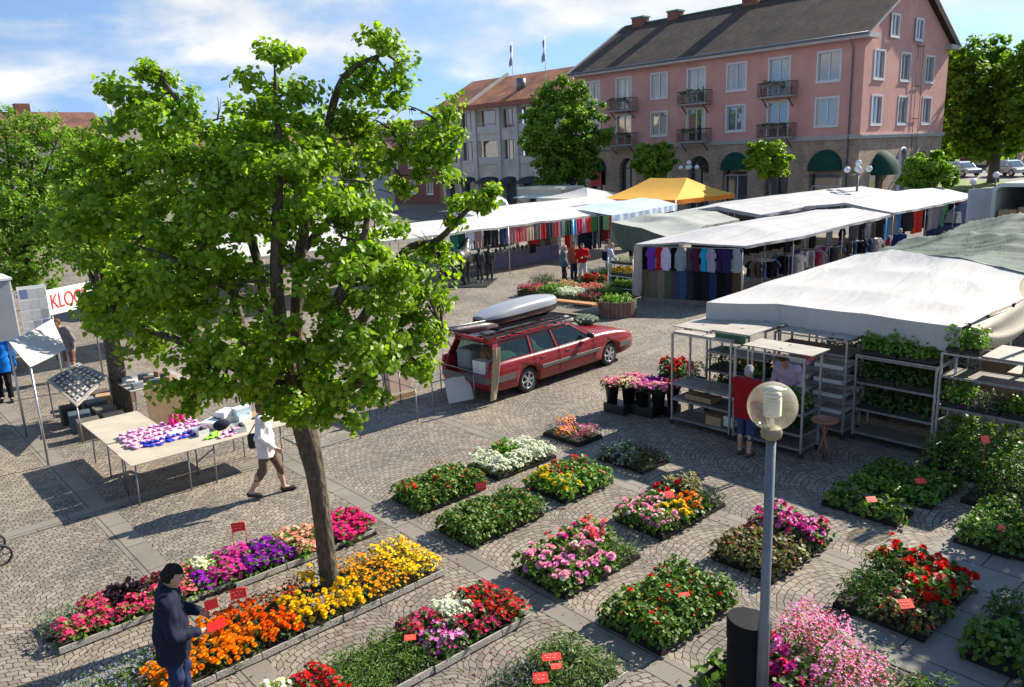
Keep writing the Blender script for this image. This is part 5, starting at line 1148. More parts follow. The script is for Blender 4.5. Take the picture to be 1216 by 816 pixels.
# towels and clothes along the long white roof
def yl(x): return 27.6+.035*(x-17)+.12
TW = [(538, 'teal', (60, 120, 105)), (548, 'dark green', (40, 80, 60)), (560, 'white', (215, 215, 215)), (571, 'dusty pink', (165, 130, 120)), (583, 'black', (28, 28, 30)), (594, 'charcoal', (40, 40, 48)), (604, 'navy', (45, 55, 85)), (613, 'grey', (95, 95, 95)), (620, 'dark', (30, 30, 32)), (629, 'silver', (160, 160, 165)), (637, 'rose', (190, 110, 120)), (645, 'red striped', (190, 70, 75)), (653, 'salmon', (205, 130, 115)), (661, 'cream', (190, 165, 140)), (669, 'taupe', (130, 115, 110)), (688, 'olive', (90, 95, 80))]
for u, nm, c in [(538, 'teal', (60, 120, 105)), (547, 'dark green', (40, 80, 60)), (557, 'white', (215, 215, 215)), (567, 'dusty pink', (165, 130, 120)), (578, 'black', (28, 28, 30)), (587, 'charcoal', (40, 40, 48)), (597, 'navy', (45, 55, 85)), (600, 'silver', (150, 150, 155)), (608, 'rose', (185, 120, 125)), (615, 'red striped', (195, 70, 75)), (622, 'salmon', (205, 130, 115)), (630, 'cream', (190, 165, 140)), (638, 'taupe', (130, 115, 110)), (644, 'red', (190, 35, 50)), (653, 'dark grey', (60, 62, 66)), (660, 'pattern red', (200, 80, 85)), (665, 'pale grey', (125, 130, 130)), (670, 'sage', (95, 125, 105)), (676, 'black green', (35, 55, 50)), (682, 'bright cyan', (45, 150, 215)), (688, 'raspberry', (215, 45, 80)), (694, 'pale pink', (215, 150, 165)), (700, 'orange red', (215, 75, 50)), (706, 'leaf green', (70, 130, 60)), (713, 'deep green', (30, 60, 40)), (720, 'light green', (130, 180, 130)), (726, 'crimson', (190, 35, 50))]:
    P = ATY(u, 262, 28.1); x = P.x; y = yl(x)
    P = ATY(u, 262, y); garment('towel', (P.x, y, 2.13), R(random.uniform(-8, 8)), fab('towel_%d_%d_%d' % c, c), nm+' towel hanging from the front edge of the long white roof', None, 1.05)
bar('jacket rail below the towels', (26.2, 29.3, 1.5), (31.2, 29.5, 1.5), (0, .5, 1))
for i, (u, k, nm, c) in enumerate([(640, 'shirt', 'olive grey', (95, 95, 88)), (645, 'shirt', 'grey', (125, 120, 112)), (650, 'shirt', 'brown grey', (90, 82, 76)), (655, 'shirt', 'beige', (160, 145, 128)), (661, 'dress', 'white', (225, 222, 225)), (674, 'dress', 'bright red', (200, 25, 25)), (681, 'dress', 'pale grey', (190, 190, 190)), (688, 'trousers', 'navy', (32, 44, 78)), (694, 'trousers', 'dark blue', (28, 38, 66)), (700, 'trousers', 'blue black', (26, 34, 58)), (706, 'trousers', 'denim', (40, 52, 80)), (712, 'trousers', 'black', (22, 24, 32)), (718, 'shirt', 'dark red', (120, 30, 40)), (724, 'dress', 'pink', (205, 130, 165)), (731, 'dress', 'rose', (200, 110, 150)), (736, 'dress', 'pale pink', (215, 170, 180))]):
    P = ATY(u, 292, 29.2)
    garment(k, (P.x, P.y, 1.5), R(random.uniform(-20, 20)), fab('jk_%d_%d_%d' % c, c), nm+' garment on the jacket rail below the towels', None, 1.25 if k != 'trousers' else 1.2)
P = ATY(634, 262, 28.4); garment('shirt', (P.x, P.y, 1.95), 0, fab('red_jacket', (185, 30, 45)), 'red jacket hanging above the purple table', None, 1.2)
P = ATY(632, 275, 28.6); garment('dress', (P.x, P.y, 1.4), 0, fab('black_skirt', (20, 20, 22)), 'black garment hanging below the red jacket', None, .9)
# white lamp-shade shaped bag holder
P = ATY(731, 264, 27.6); t = thing('lamp_shade', 'white cone shaped cloth hanging at the end of the towel row', 'hanging cloth', (P.x, P.y, 1.5)); MB().lathe([(.28, 0), (.28, .01), (.14, .62), (.13, .62), (.0, .63)], n=14).build('cloth', CAN_W, t)
for i, (u, v, k, nm, c) in enumerate([(760, 268, 'shirt', 'black', (24, 22, 28)), (768, 262, 'shirt', 'brown', (80, 52, 46)), (776, 262, 'shirt', 'dark rose', (110, 50, 60)), (786, 258, 'shirt', 'violet', (120, 90, 150)), (770, 285, 'trousers', 'jet black', (16, 16, 20)), (757, 290, 'trousers', 'plain black', (18, 18, 22)), (745, 288, 'trousers', 'dark', (24, 24, 30)), (792, 254, 'shirt', 'wine red', (140, 40, 60))]):
    P = ATY(u, v, 28.6 if u < 775 else 29.4); garment(k, (P.x, P.y, P.z+.45), 0, fab('bl_%d_%d_%d' % c, c), nm+' garment in the shade below the blue canopy', None, 1.3)
bar('rail below the blue canopy', (31.2, 28.6, 2.1), (37.5, 29.4, 2.1), (0, .5, 1))

# ---- tables of the back stalls
def table(label, x0, x1, y0, y1, h, top, legm=STEEL_D, thick=.025, name='table', skirt=None, rz=0, legs=True, cat='table', group=None):
    t = thing(name, label, cat, ((x0+x1)/2, (y0+y1)/2, 0), rz, group); w, d = (x1-x0)/2, (y1-y0)/2
    MB().lohi((-w, -d, h-thick), (w, d, h)).build('table_top', top, t, bevel=.004)
    if legs:
        for sx_ in (-1, 1):
            for sy in (-1, 1): MB().tube([(sx_*(w-.06), sy*(d-.05), 0), (sx_*(w-.10), sy*(d-.08), h-thick)], .014, 7).build('leg', legm, t)
    if skirt:
        rows = [[Vector((-w-.012+2*(w+.012)*i/30, -d-.012-.02*math.sin(i*1.1)*j/4, h-.02-(h-.12)*j/4)) for j in range(5)] for i in range(31)]
        m = MB(); m.grid(rows); m.grid([[Vector((-w-.012-.01*j/4*math.sin(i), -d-.012+2*(d+.012)*i/10, h-.02-(h-.12)*j/4)) for j in range(5)] for i in range(11)]); m.build('table_cloth', skirt, t, recalc=False)
    return t
table('table with a grey violet cloth full of jars below the towels', 24.3, 29.0, 29.0, 30.0, .85, GREYPLY, skirt=clothmat('violet_grey_cloth', (.15, .13, .20), .05, .12, 3.))
JC = [pal('jar_%d' % i, c) for i, c in enumerate([(120, 130, 135), (70, 85, 95), (150, 120, 100), (200, 195, 185), (90, 75, 70), (60, 70, 60)])]
for i in range(30):
    x = 24.6+(i % 15)*.29; y = 29.15+(i//15)*.35; m = MB(); hh = random.uniform(.09, .2); m.lathe([(0, 0), (.07, 0), (.075, hh*.8), (.045, hh*.9), (.045, hh), (0, hh)], n=9)
    o = m.build('jar', JC[i % 6], None); o.location = (x, y, .852); tag(o, 'small jar on the grey violet table below the towels', 'jar', 'jars on the grey violet table')
for i, x in enumerate((26.7, 27.5)):
    o = MB().box((0, 0, .2), (.22, .02, .4), (R(-12), 0, 0)).build('sign', WHITEP, None); o.location = (x, 29.6, .856); tag(o, 'blank white card standing on the grey violet table, %s one' % ('left', 'right')[i], 'card')
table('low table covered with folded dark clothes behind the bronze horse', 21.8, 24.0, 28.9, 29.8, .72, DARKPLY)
for i in range(12):
    o = MB().box((0, 0, .06), (.3, .24, .12), (0, 0, random.uniform(-.4, .4))).build('folded_clothes', JC[(i*5) % 6], None, bevel=.02); o.location = (22.05+(i % 6)*.33, 29.1+(i//6)*.38, .722); tag(o, 'pile of folded clothes on the low table behind the bronze horse', 'clothes pile', 'piles of folded clothes')
t = thing('crate', 'pale wire crate of bottles standing right of the bronze horse', 'crate', (23.2, 29.0, 0)); m = MB()
for z in (.02, .25, .5): 
    for a, c in (((-.45, -.3), (.45, -.3)), ((.45, -.3), (.45, .3)), ((.45, .3), (-.45, .3)), ((-.45, .3), (-.45, -.3))): m.beam((*a, z), (*c, z), .02)
for i in range(9):
    for sy in (-.3, .3): m.beam((-.45+.9*i/8, sy, .02), (-.45+.9*i/8, sy, .5), .014)
m.build('frame', STEEL, t); MB().lohi((-.42, -.27, .03), (.42, .27, .4)).build('contents', JC[1], t, bevel=.02)

# ---- trolleys of the flower stall
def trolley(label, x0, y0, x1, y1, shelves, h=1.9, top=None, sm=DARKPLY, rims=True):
    t = thing('plant_trolley', label, 'trolley', (x0, y0, 0), 0, 'steel trolleys of the flower stall'); w, d = x1-x0, y1-y0
    for a in (0, w):
        for c in (0, d): MB().lohi((a-.018, c-.018, .1), (a+.018, c+.018, h)).build('post', STEEL, t); MB().cyl((a-.012, c, .055), (a+.012, c, .055), .055, n=12).build('caster', RUBBER, t)
    for z in [.16]+list(shelves):
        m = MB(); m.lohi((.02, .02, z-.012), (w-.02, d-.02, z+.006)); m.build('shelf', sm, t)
        if rims:
            m = MB()
            for a in (0, w): m.lohi((a-.012, .02, z-.03), (a+.012, d-.02, z+.012))
            for c in (0, d): m.lohi((.02, c-.012, z-.03), (w-.02, c+.012, z+.012))
            m.build('shelf_rim', STEEL_D, t)
    m = MB()
    for a in (0, w): m.lohi((a-.012, .018, h-.03), (a+.012, d-.018, h))
    for c in (0, d): m.lohi((.018, c-.012, h-.03), (w-.018, c+.012, h))
    m.build('top_rim', STEEL, t)
    return t
trolley('steel trolley nearest the flower buckets with empty shelves', 12.38, 7.95, 12.97, 9.28, (.55, .86))
trolley('steel trolley in front of which the woman in red stands', 12.38, 6.5, 12.97, 7.86, (.42, .8), h=1.82)
trolley('steel trolley behind the one with the empty shelves', 13.55, 7.95, 14.1, 9.28, (.5, .9, 1.3))
trolley('steel trolley with white trays of seed bags behind the man', 13.75, 6.42, 14.4, 7.86, (.45, .75, 1.02, 1.3, 1.6), h=1.88)
def board(label, pts, th, m, name='board', cat='board', group=None):
    b = Vector(pts[0]); o = MB(); o.prism([0, 1, 2, 3], lambda i: Vector(pts[i])-b, lambda i: Vector(pts[i])-b-Vector((0, 0, th))); q = o.build(name, m, None, bevel=.004); q.location = b; return tag(q, label, cat, group)
def slotted(label, x0, x1, y0, y1, z, m=GREYPLY):
    t = thing('board', label, 'board', (x0, y0, z), R(random.uniform(-.7, .7)), 'plywood boards on the trolleys'); w, d = x1-x0, y1-y0
    MB().lohi((0, 0, 0), (w, d, .02)).build('panel', m, t, bevel=.003)
    for fx, fy in ((.25, .5), (.75, .5)):
        MB().lohi((w*fx-.04, d*fy-.018, .0185), (w*fx+.04, d*fy+.018, .0215)).build('hand_slot', RUBBER, t)
slotted('left plywood board lying across the trolley tops', 12.68, 14.42, 8.66, 9.48, 1.935)
slotted('wide plywood board lying across the trolley tops above the man', 12.75, 14.46, 7.82, 8.63, 1.96)
slotted('plywood board on the trolley the woman in red stands at', 12.42, 13.06, 6.4, 7.74, 1.86)
slotted('front plywood strip on the trolley with the empty shelves', 12.38, 12.62, 7.95, 9.26, 1.905)
slotted('plywood board on the trolley with white trays', 13.78, 14.42, 6.38, 7.2, 1.9)
slotted('second plywood board on the trolley with white trays', 13.78, 14.42, 7.22, 7.9, 1.9)
sg = MB().box((0, 0, 0), (.03, .62, .17)).build('sign', mat('dark_green_sign', (.03, .09, .05), .5, .2, 9.), None, bevel=.004); sg.location = (12.5, 8.05, 1.93); sg.rotation_euler = (0, 0, R(4)); tag(sg, 'dark green lettered board hanging at the front of the wide plywood board', 'sign')
o = MB().box((0, 0, .09), (.5, .34, .18)).build('cardboard_box', CARDB, None, bevel=.006); o.location = (12.68, 8.35, .168); tag(o, 'flat cardboard box on the bottom shelf of the empty trolley', 'box')
o = MB().box((0, 0, .12), (.3, .22, .2)).build('box', WHITEP, None, bevel=.006); o.location = (12.66, 8.06, .17); tag(o, 'white printed box on the bottom shelf beside the cardboard box', 'box')
o = MB().box((0, 0, .05), (.32, .6, .1)).build('cardboard_box', CARDB, None, bevel=.006); o.location = (12.66, 8.75, .558); tag(o, 'flat cardboard box under the top shelf of the empty trolley', 'box')
WTR = mat('white_crate', (.62, .62, .6), .5, .12, 6.)
for z in (.456, .756, 1.026, 1.306):
    for y in (6.78, 7.45):
        m = MB(); m.lohi((-.27, -.28, 0), (.27, .28, .012))
        for a, c in (((-.27, -.28), (-.25, .28)), ((.25, -.28), (.27, .28)), ((-.25, -.28), (.25, -.26)), ((-.25, .26), (.25, .28))): m.lohi((*a, .012), (*c, .075))
        o = m.build('crate', WTR, None); o.location = (14.07, y, z); tag(o, 'flat white crate on the trolley behind the man', 'crate', 'flat white crates on the trolley behind the man')
tray(12.42, 12.95, 6.56, 7.1, 'herb', 'plants on the middle shelf of the trolley by the woman in red', 'trays on the trolleys', z=.81)
tray(12.42, 12.95, 6.55, 7.15, 'darkshrub', 'dark low plants on the trolley by the woman in red', 'trays on the trolleys', z=.43, hs=.6)
tray(13.58, 14.08, 8.0, 8.6, 'geranium_red', 'red flowers on the shelf of the trolley behind the empty one', 'trays on the trolleys', z=.91)
tray(13.58, 14.08, 8.62, 9.24, 'darkshrub', 'leafy plants on the shelf of the trolley behind the empty one', 'trays on the trolleys', z=.91)
tray(13.58, 14.08, 8.1, 9.2, 'darkshrub', 'dark plants on the low shelf behind the empty trolley', 'trays on the trolleys', z=.51, hs=.7)
# round plant stool
t = thing('plant_stool', 'small round reddish brown wooden stool on crossed legs beside the trolley', 'stool', G(977, 548)); wd = mat('red_brown_wood', (.28, .11, .06), .5, .2, 6., bump=.2)
MB().lathe([(0, .74), (.21, .74), (.225, .75), (.225, .775), (.205, .78), (.2, .765), (0, .765)], n=28).build('seat', wd, t)
for a in range(3): MB().tube([(.17*math.cos(a*2.09+.4), .17*math.sin(a*2.09+.4), 0), (-.1*math.cos(a*2.09+.4), -.1*math.sin(a*2.09+.4), .74)], .014, 7).build('leg', wd, t)
# racks full of green plants
def rack(label, x0, y0, x1, y1, shelves, h):
    return trolley(label, x0, y0, x1, y1, shelves, h)
rack('tall dark rack full of leafy green plants below the white tarpaulin', 13.9, 4.92, 14.5, 6.3, (.62, 1.12, 1.6), 1.635)
for y0, lb in ((4.92, 'right'), (6.42, 'left')):  # two racks of dark plants added to darken the space behind
    rack('added second row plant rack darkening the space under the white tarpaulin, %s one' % lb, 15.3, y0, 15.9, y0+1.38, (.62, 1.12, 1.6), 1.9)
    for z in (.63, 1.13, 1.61): tray(15.33, 15.87, y0+.04, y0+1.34, 'darkshrub', 'dark plants on the added second row rack, %s one, shelf at %s height' % (lb, {.63: 'knee', 1.13: 'waist', 1.61: 'eye'}[z]), 'trays on the added second row racks', z=z, hs=1.1)
rack('plant rack with a bare top board beside the right lamp post', 13.9, 3.5, 14.5, 4.86, (.95, 1.5), 1.9)
for i, (y0, y1, z, k, lb, s) in enumerate([(5.62, 6.26, 1.64, 'salad', 'bushy light green plants at the left of the top shelf', 2.3), (4.98, 5.6, 1.64, 'salad', 'bushy light green plants at the right of the top shelf', 1.9), (5.62, 6.26, 1.13, 'shade', 'leafy plants with painted shade on the upper shelf at the left', 2.4), (4.98, 5.6, 1.13, 'shade', 'leafy plants with painted shade on the upper shelf at the right', 2.4), (5.62, 6.26, .63, 'shade', 'leafy plants with painted shade on the lower shelf at the left', 2.), (4.98, 5.6, .63, 'shade', 'leafy plants with painted shade on the lower shelf at the right', 2.), (4.3, 4.84, 1.91, 'salad', 'fresh green plants in a black tray on the very top', 2.1), (4.42, 4.84, .96, 'salad', 'bright yellowish green plants on the left of the middle shelf', 3.0), (3.95, 4.4, .96, 'sage', 'small grey green pots on the middle shelf', .9), (3.54, 3.92, .96, 'seedling', 'dark plants on the right of the middle shelf', 1.5), (4.3, 4.84, .18, 'herb', 'sprawling plants on the bottom shelf at the left', 2.4), (3.56, 4.26, .18, 'herb', 'sprawling plants on the bottom shelf at the right', 2.)]):
    tray(13.93, 14.47, y0, y1, k, lb+' of the plant racks', 'trays on the plant racks', z=z, hs=s)
slotted('bare plywood top board of the right rack', 13.9, 14.9, 3.5, 4.26, 1.91)
slotted('small plywood shelf behind the right lamp post', 14.7, 15.4, 3.3, 4.1, 1.5)
bx = MB().box((0, 0, .5), (.03, 1.6, 1.0)).build('board', mat('brown_board', (.24, .16, .09), .7, .2, 3.), None); bx.location = (16.4, 4.2, .5); tag(bx, 'brown board standing behind the right plant rack', 'board')
# buckets of cut flowers
t = None
BUCK = mat('black_bucket', (.012, .012, .014), .35, .2, 8.)
for i, (x, y, k, nm) in enumerate([(12.25, 10.75, 'pink', 'pink'), (12.4, 10.42, 'cream', 'white and pink'), (12.45, 10.1, 'lilac', 'lilac'), (12.75, 10.62, 'pink', 'pink and rose'), (12.8, 10.3, 'lilac', 'lilac and violet'), (12.85, 9.98, 'purple', 'purple'), (12.55, 9.75, 'lilac', 'pale lilac'), (12.95, 9.68, 'rose', 'red')]):
    t = thing('flower_bucket', 'black bucket with a bunch of %s cut flowers beside the steel trolleys' % nm, 'flower bucket', (x, y, .2), 0, 'buckets of cut flowers')
    MB().lathe([(0, 0), (.11, 0), (.15, .34), (.155, .34), (.155, .36), (.14, .36), (.1, .03), (0, .03)], n=16).build('bucket', BUCK, t)
    n = 260; p = RNG.normal(size=(n, 3))*np.array([.085, .085, .04])+np.array([0, 0, .40]); link('leaves', scatter('leaves', *LANCE, p, rotmats(n, .8), .09*(.7+.5*RNG.random(n))), t, GRN_D)
    for kk, n in ((k, 80), ('pink' if k != 'pink' else 'rose', 14), ('cream', 8)):
        p = RNG.normal(size=(n, 3))*np.array([.10, .10, .03])+np.array([0, 0, .47]); link('blossoms', scatter('blossoms', *POM, p, rotmats(n, .5), .065*(.7+.5*RNG.random(n))), t, F[kk])
for i, (x, y) in enumerate([(12.3, 10.6), (12.55, 10.05), (12.85, 10.5), (12.9, 9.85)]):
    o = MB(); o.lohi((-.2, -.27, 0), (.2, .27, .195)); q = o.build('crate', TRAYBLACK, None, bevel=.01); q.location = (x, y, .003); q.rotation_euler = (0, 0, R(random.uniform(-3, 3))); tag(q, 'upturned black plastic crate under the buckets of cut flowers', 'crate', 'black crates under the flower buckets')
t = thing('plant_table', 'small brown table of potted red cyclamen behind the flower buckets', 'table', (13.35, 9.75, 0)); MB().lohi((-.3, -.5, .6), (.3, .5, .63)).build('table_top', wd, t)
for a in (-.26, .26):
    for c in (-.45, .45): MB().lohi((a-.02, c-.02, 0), (a+.02, c+.02, .6)).build('leg', wd, t)
tray(13.1, 13.6, 9.75, 10.2, 'geranium_deepred', 'red cyclamen on the small brown table', 'plants on the small brown table', z=.632)
tray(13.1, 13.6, 9.3, 9.72, 'darkshrub', 'dark green pot plants on the small brown table', 'plants on the small brown table', z=.632)

# ---- shoe table
def legs_of(t, pts, h): 
    for p in pts: MB().tube([(p[0], p[1], 0), (p[0]+(.03 if len(p) < 3 else p[2]), p[1]+.02, h)], .013, 7).build('leg', STEEL_D, t)
t = thing('folding_table', 'pale plywood folding table with pink slippers, longest one of the shoe stall', 'table', (3.31, 13.27, 0)); MB().lohi((0, 0, .71), (2.9, .74, .73)).build('table_top', PALEWOOD, t, bevel=.003); legs_of(t, [(.05, .04), (.9, .03), (1.35, .03), (.06, .68), (1.25, .65), (2.6, .04), (2.6, .68)], .71)
MB().beam((1.25, .62, .25), (1.36, .06, .62), .02).build('brace', STEEL_D, t)
t = thing('folding_table', 'pale plywood folding table in the middle row of the shoe stall', 'table', (3.33, 14.03, 0)); MB().lohi((0, 0, .70), (2.4, .66, .72)).build('table_top', PALEWOOD, t, bevel=.003); legs_of(t, [(.05, .1), (2.2, .1), (2.2, .58)], .7)
t = thing('folding_table', 'bare plywood folding table pointing to the pale tree trunk', 'table', (3.33, 14.71, 0)); MB().lohi((0, 0, .72), (1.02, 1.66, .74)).build('table_top', PALEWOOD, t, bevel=.003); legs_of(t, [(.06, .3), (.06, 1.3), (.95, 1.55, -.03)], .72)
m = MB(); m.lohi((.5, -.002, .741), (.504, 1.66, .7425))
PSL = pal('pink_foam', (248, 175, 218), rough=.7); BSL = pal('blue_foam', (35, 65, 190), rough=.7); HSL = pal('bright_pink_foam', (215, 30, 120), rough=.7)
def slipper_mesh():
    s = SDF((-.16, -.08, -.02), (.16, .08, .1), .008); s.cap((-.09, 0, .012), (.08, 0, .012), .038, .042, 0); s.cut(lambda X, Y, Z: np.abs(Z-.014)-.014)
    q = SDF((-.16, -.08, -.02), (.16, .08, .1), .008); q.ell((.045, 0, .03), (.07, .047, .045), 0); q.cut(lambda X, Y, Z: .0-Z); q.cut(lambda X, Y, Z: -(np.sqrt(((X-.0)/.08)**2+(Y/.036)**2+((Z-.028)/.032)**2)-1)*.03)
    s.F = np.minimum(s.F, q.F); me, _, _ = s.mesh('slipper'); me.materials.append(None); return me
SLM = slipper_mesh()
rs = random.Random(5)
def slipper(x, y, z, rz, m, label, group, tilt=0):
    o = bpy.data.objects.new('slipper', SLM); COL.objects.link(o); o.location = (x, y, z); o.rotation_euler = (tilt, 0, rz); o.material_slots[0].link = 'OBJECT'; o.material_slots[0].material = m; tag(o, label, 'slipper', group)
for i in range(44):
    a = i % 11; c = i//11; x = 3.62+a*.125+rs.uniform(-.03, .03); y = 14.12+c*.24+rs.uniform(-.04, .04)+a*.0
    zt = .735 if y < 14.69 else .755
    slipper(x, y, zt, R(80+rs.uniform(-35, 35)), PSL, 'pink foam slipper in the heap on the shoe table', 'pink slippers on the shoe table', rs.uniform(-.15, .15))
for i in range(10): slipper(3.8+i*.095, 14.06+rs.uniform(-.05, .06)-.02, .732, R(80+rs.uniform(-25, 25)), BSL, 'blue foam slipper in front of the pink heap', 'blue slippers on the shoe table')
for i in range(5): slipper(4.95+i*.07, 13.55+rs.uniform(-.05, .06), .737, R(60+rs.uniform(-40, 40)), PSL, 'pink slipper beside the shoe boxes', 'pink slippers beside the shoe boxes')
for i in range(3): slipper(4.76+i*.06, 13.65+rs.uniform(-.03, .03), .737, R(20+i*30), pal('lime_foam', (150, 220, 60), rough=.7), 'lime green slipper beside the shoe boxes', 'lime green slippers')
t = thing('bag', 'bright pink rubber boots standing on the shoe table', 'boots', (4.5, 14.8, .74))
for i in range(3): MB().tube([(.0+i*.1, .02*i, 0), (.0+i*.1, .02*i, .13), (.02+i*.1, .03, .21)], [.05, .045, .05], 9).build('boot', HSL, t)
WBX = mat('white_shoe_box', (.72, .72, .7), .6, .05, 4.); BLB = mat('pale_blue_box', (.55, .68, .75), .6, .05, 4.)
def openbox(x, y, z, w, d, h, rz, m, label, lid=None):
    t = thing('shoe_box', label, 'shoe box', (x, y, z), rz, 'shoe boxes'); b = MB(); b.lohi((-w/2, -d/2, 0), (w/2, d/2, .006))
    for a, c in (((-w/2, -d/2), (-w/2+.005, d/2)), ((w/2-.005, -d/2), (w/2, d/2)), ((-w/2+.005, -d/2), (w/2-.005, -d/2+.005)), ((-w/2+.005, d/2-.005), (w/2-.005, d/2))): b.lohi((*a, .006), (*c, h))
    b.build('box', m, t)
    if lid == 'on': MB().lohi((-w/2-.004, -d/2-.004, h-.03), (w/2+.004, d/2+.004, h+.004)).build('lid', m, t)
    elif lid == 'in':
        q = bpy.data.objects.new('shoe', SLM); COL.objects.link(q); q.parent = t; q.location = (0, 0, .01); q.scale = (1, 1.2, 1.6); q.material_slots[0].link = 'OBJECT'; q.material_slots[0].material = RUBBER
openbox(4.72, 13.98, .726, .2, .3, .11, .1, WBX, 'open white shoe box with a black shoe in it', 'in'); openbox(5.05, 14.25, .724, .34, .26, .12, .6, WBX, 'white shoe box tilted behind the open one', 'on')
openbox(5.3, 14.3, .724, .34, .22, .12, .2, WBX, 'white shoe box below the small top one', 'on'); openbox(5.32, 14.28, .854, .3, .2, .11, .5, WBX, 'top white shoe box of the stack', 'on'); openbox(5.28, 13.62, .732, .22, .32, .1, -.2, WBX, 'open white box with a red brown shoe near the woman in white', 'in')
openbox(5.6, 14.2, .724, .3, .2, .12, .3, BLB, 'pale blue shoe box below the other pale blue one', 'on'); openbox(5.6, 14.2, .854, .3, .2, .12, .1, BLB, 'upper pale blue shoe box near the woman in white', 'on'); openbox(4.4, 14.35, .724, .26, .2, .05, .4, BLB, 'flat pale blue box at the right of the pink heap', 'on')
o = MB().sphere((0, 0, .09), .12, sc=(1.3, .9, .8)).build('bag', fab('dark_navy_bag', (24, 28, 48)), None); o.location = (5.1, 13.95, .722); tag(o, 'dark navy bag lying among the shoe boxes', 'bag')
# record stall
t = thing('record_stall', 'tilted display of dark framed pictures on a trestle table by the pale trunk', 'display stand', (3.5, 17.45, 0))
pa = [G(91, 482, .8), G(128, 446, .98), G(93, 430, 1.14), G(56, 451, .92)]; pa = [p-Vector((3.5, 17.45, 0)) for p in pa]
m = MB(); m.prism([0, 1, 2, 3], lambda i: pa[i], lambda i: pa[i]-Vector((0, 0, .03))); m.build('tray', GREYPLY, t)
def bl(u, v): return (pa[0]*(1-u)+pa[1]*u)*(1-v)+(pa[3]*(1-u)+pa[2]*u)*v
nrm = (pa[1]-pa[0]).cross(pa[3]-pa[0]).normalized()
fr = mat('dark_picture', (.06, .06, .065), .4, .3, 30.); fw = mat('pale_mount', (.5, .5, .48), .6, .1, 8.)
for i in range(6):
    for j in range(7):
        u0, v0 = .08+i*.145, .06+j*.13; q = [bl(u0, v0), bl(u0+.115, v0), bl(u0+.115, v0+.105), bl(u0, v0+.105)]
        m = MB(); m.cur = 0; m.prism([0, 1, 2, 3], lambda k: q[k]+nrm*.012, lambda k: q[k]+nrm*.002); c = sum(q, Vector())/4; m.cur = 1; m.prism([0, 1, 2, 3], lambda k: c+(q[k]-c)*.55+nrm*.014, lambda k: c+(q[k]-c)*.55+nrm*.0122); m.build('picture', [fr, fw] if (i*3+j) % 7 else [fw, fr], t)
for p in pa: MB().tube([(p.x, p.y, 0), (p.x, p.y, p.z-.04)], .016, 7).build('leg', STEEL_D, t)
for i in range(6):
    o = MB().box((0, 0, .2), (.42, .36, .4)).build('crate', [DARKPLY, RUBBER, JC[1]][i % 3], None, bevel=.01); o.location = (3.75+(i % 2)*.5, 17.75+(i//2)*.7, .002); o.rotation_euler = (0, 0, rs.uniform(-.2, .2)); tag(o, 'dark crate on the ground under the tilted picture display', 'crate', 'dark crates under the tilted display')
table('trestle table with small goods behind the tilted pictures', 4.7, 6.0, 17.9, 19.2, .75, GREYPLY)
for i in range(9):
    o = MB().box((0, 0, .06), (.22, .16, .12)).build('box', JC[i % 6], None, bevel=.006); o.location = (4.9+(i % 3)*.36, 18.1+(i//3)*.36, .752); o.rotation_euler = (0, 0, rs.uniform(-.6, .6)); tag(o, 'small box on the trestle table behind the pale trunk', 'box', 'small boxes on the trestle table')
o = MB().box((0, 0, .42), (1.0, .03, .85), (R(-14), 0, 0)).build('board', mat('tan_cardboard', (.36, .24, .12), .8, .15, 4., bump=.2), None); o.location = (5.3, 17.2, 0.1); o.rotation_euler = (0, 0, R(-8)); tag(o, 'tan board leaning upright right of the pale trunk', 'board')
for i in range(5):
    o = MB().box((0, 0, .15), (.4, .3, .3)).build('cardboard_box', CARDB if i % 2 else JC[i], None, bevel=.008); o.location = (4.2+(i % 3)*.45, 19.9+(i//3)*.45, 0.002); o.rotation_euler = (0, 0, rs.uniform(-.3, .3)); tag(o, 'box of goods on the ground behind the record stall', 'box', 'boxes on the ground behind the record stall')
# white sun sheet on sticks, sign, grey wagon
sh = [[G(10, 405, 2.1), G(62, 379, 1.9)], [G(36, 436, 1.95), G(79, 414, 1.6)]]
stall('small white sheet stretched on sticks beside the man in the blue jacket', sh, CAN_W, [sh[0][0], sh[0][1], sh[1][0], sh[1][1]], wr=.04, sag=.06)
t = thing('sign', 'white sign with red letters reading KLOCK among the linden leaves', 'sign', G(61, 372, 2.05))
sv = (G(104, 362, 2.05)-G(61, 372, 2.05)); sw = sv.length; sa = math.atan2(sv.y, sv.x)
t.rotation_euler = (0, 0, sa)
MB().lohi((-.05, 0, -.05), (sw*1.25, .03, .58)).build('panel', WHITEP, t, bevel=.004)
fc = bpy.data.curves.new('letters', 'FONT'); fc.body = 'KLOCK'; fc.size = .52; fc.extrude = .004; fc.space_character = .92
fo = bpy.data.objects.new('letters', fc); COL.objects.link(fo); dg = bpy.context.evaluated_depsgraph_get(); lm_ = bpy.data.meshes.new_from_object(fo.evaluated_get(dg)); bpy.data.objects.remove(fo)
lo = link('letters', lm_, t); lm_.materials.clear(); lm_.materials.append(pal('red_letter', (190, 45, 35))); lo.rotation_euler = (R(90), 0, 0); lo.location = (0.02, -.006, .1); lo.scale = (sw*1.12/1.72, 1, 1)
for xx in (.05, sw*1.15): MB().cyl((xx, .045, -2.05), (xx, .045, .5), .02, n=7).build('post', STEEL_D, t)
GREYW = mat('grey_wagon_paint', (.30, .32, .36), .5, .1, 1.2)
t = thing('wagon', 'plain grey market wagon wall at the left edge behind the man in blue', 'wagon', (1.2, 25.6, 0)); MB().lohi((0, 0, .45), (2.9, 2.2, 2.6)).build('body', GREYW, t, bevel=.04); MB().lohi((-.05, -.04, 2.6), (2.94, 2.24, 2.66)).build('roof', WHITEP, t)
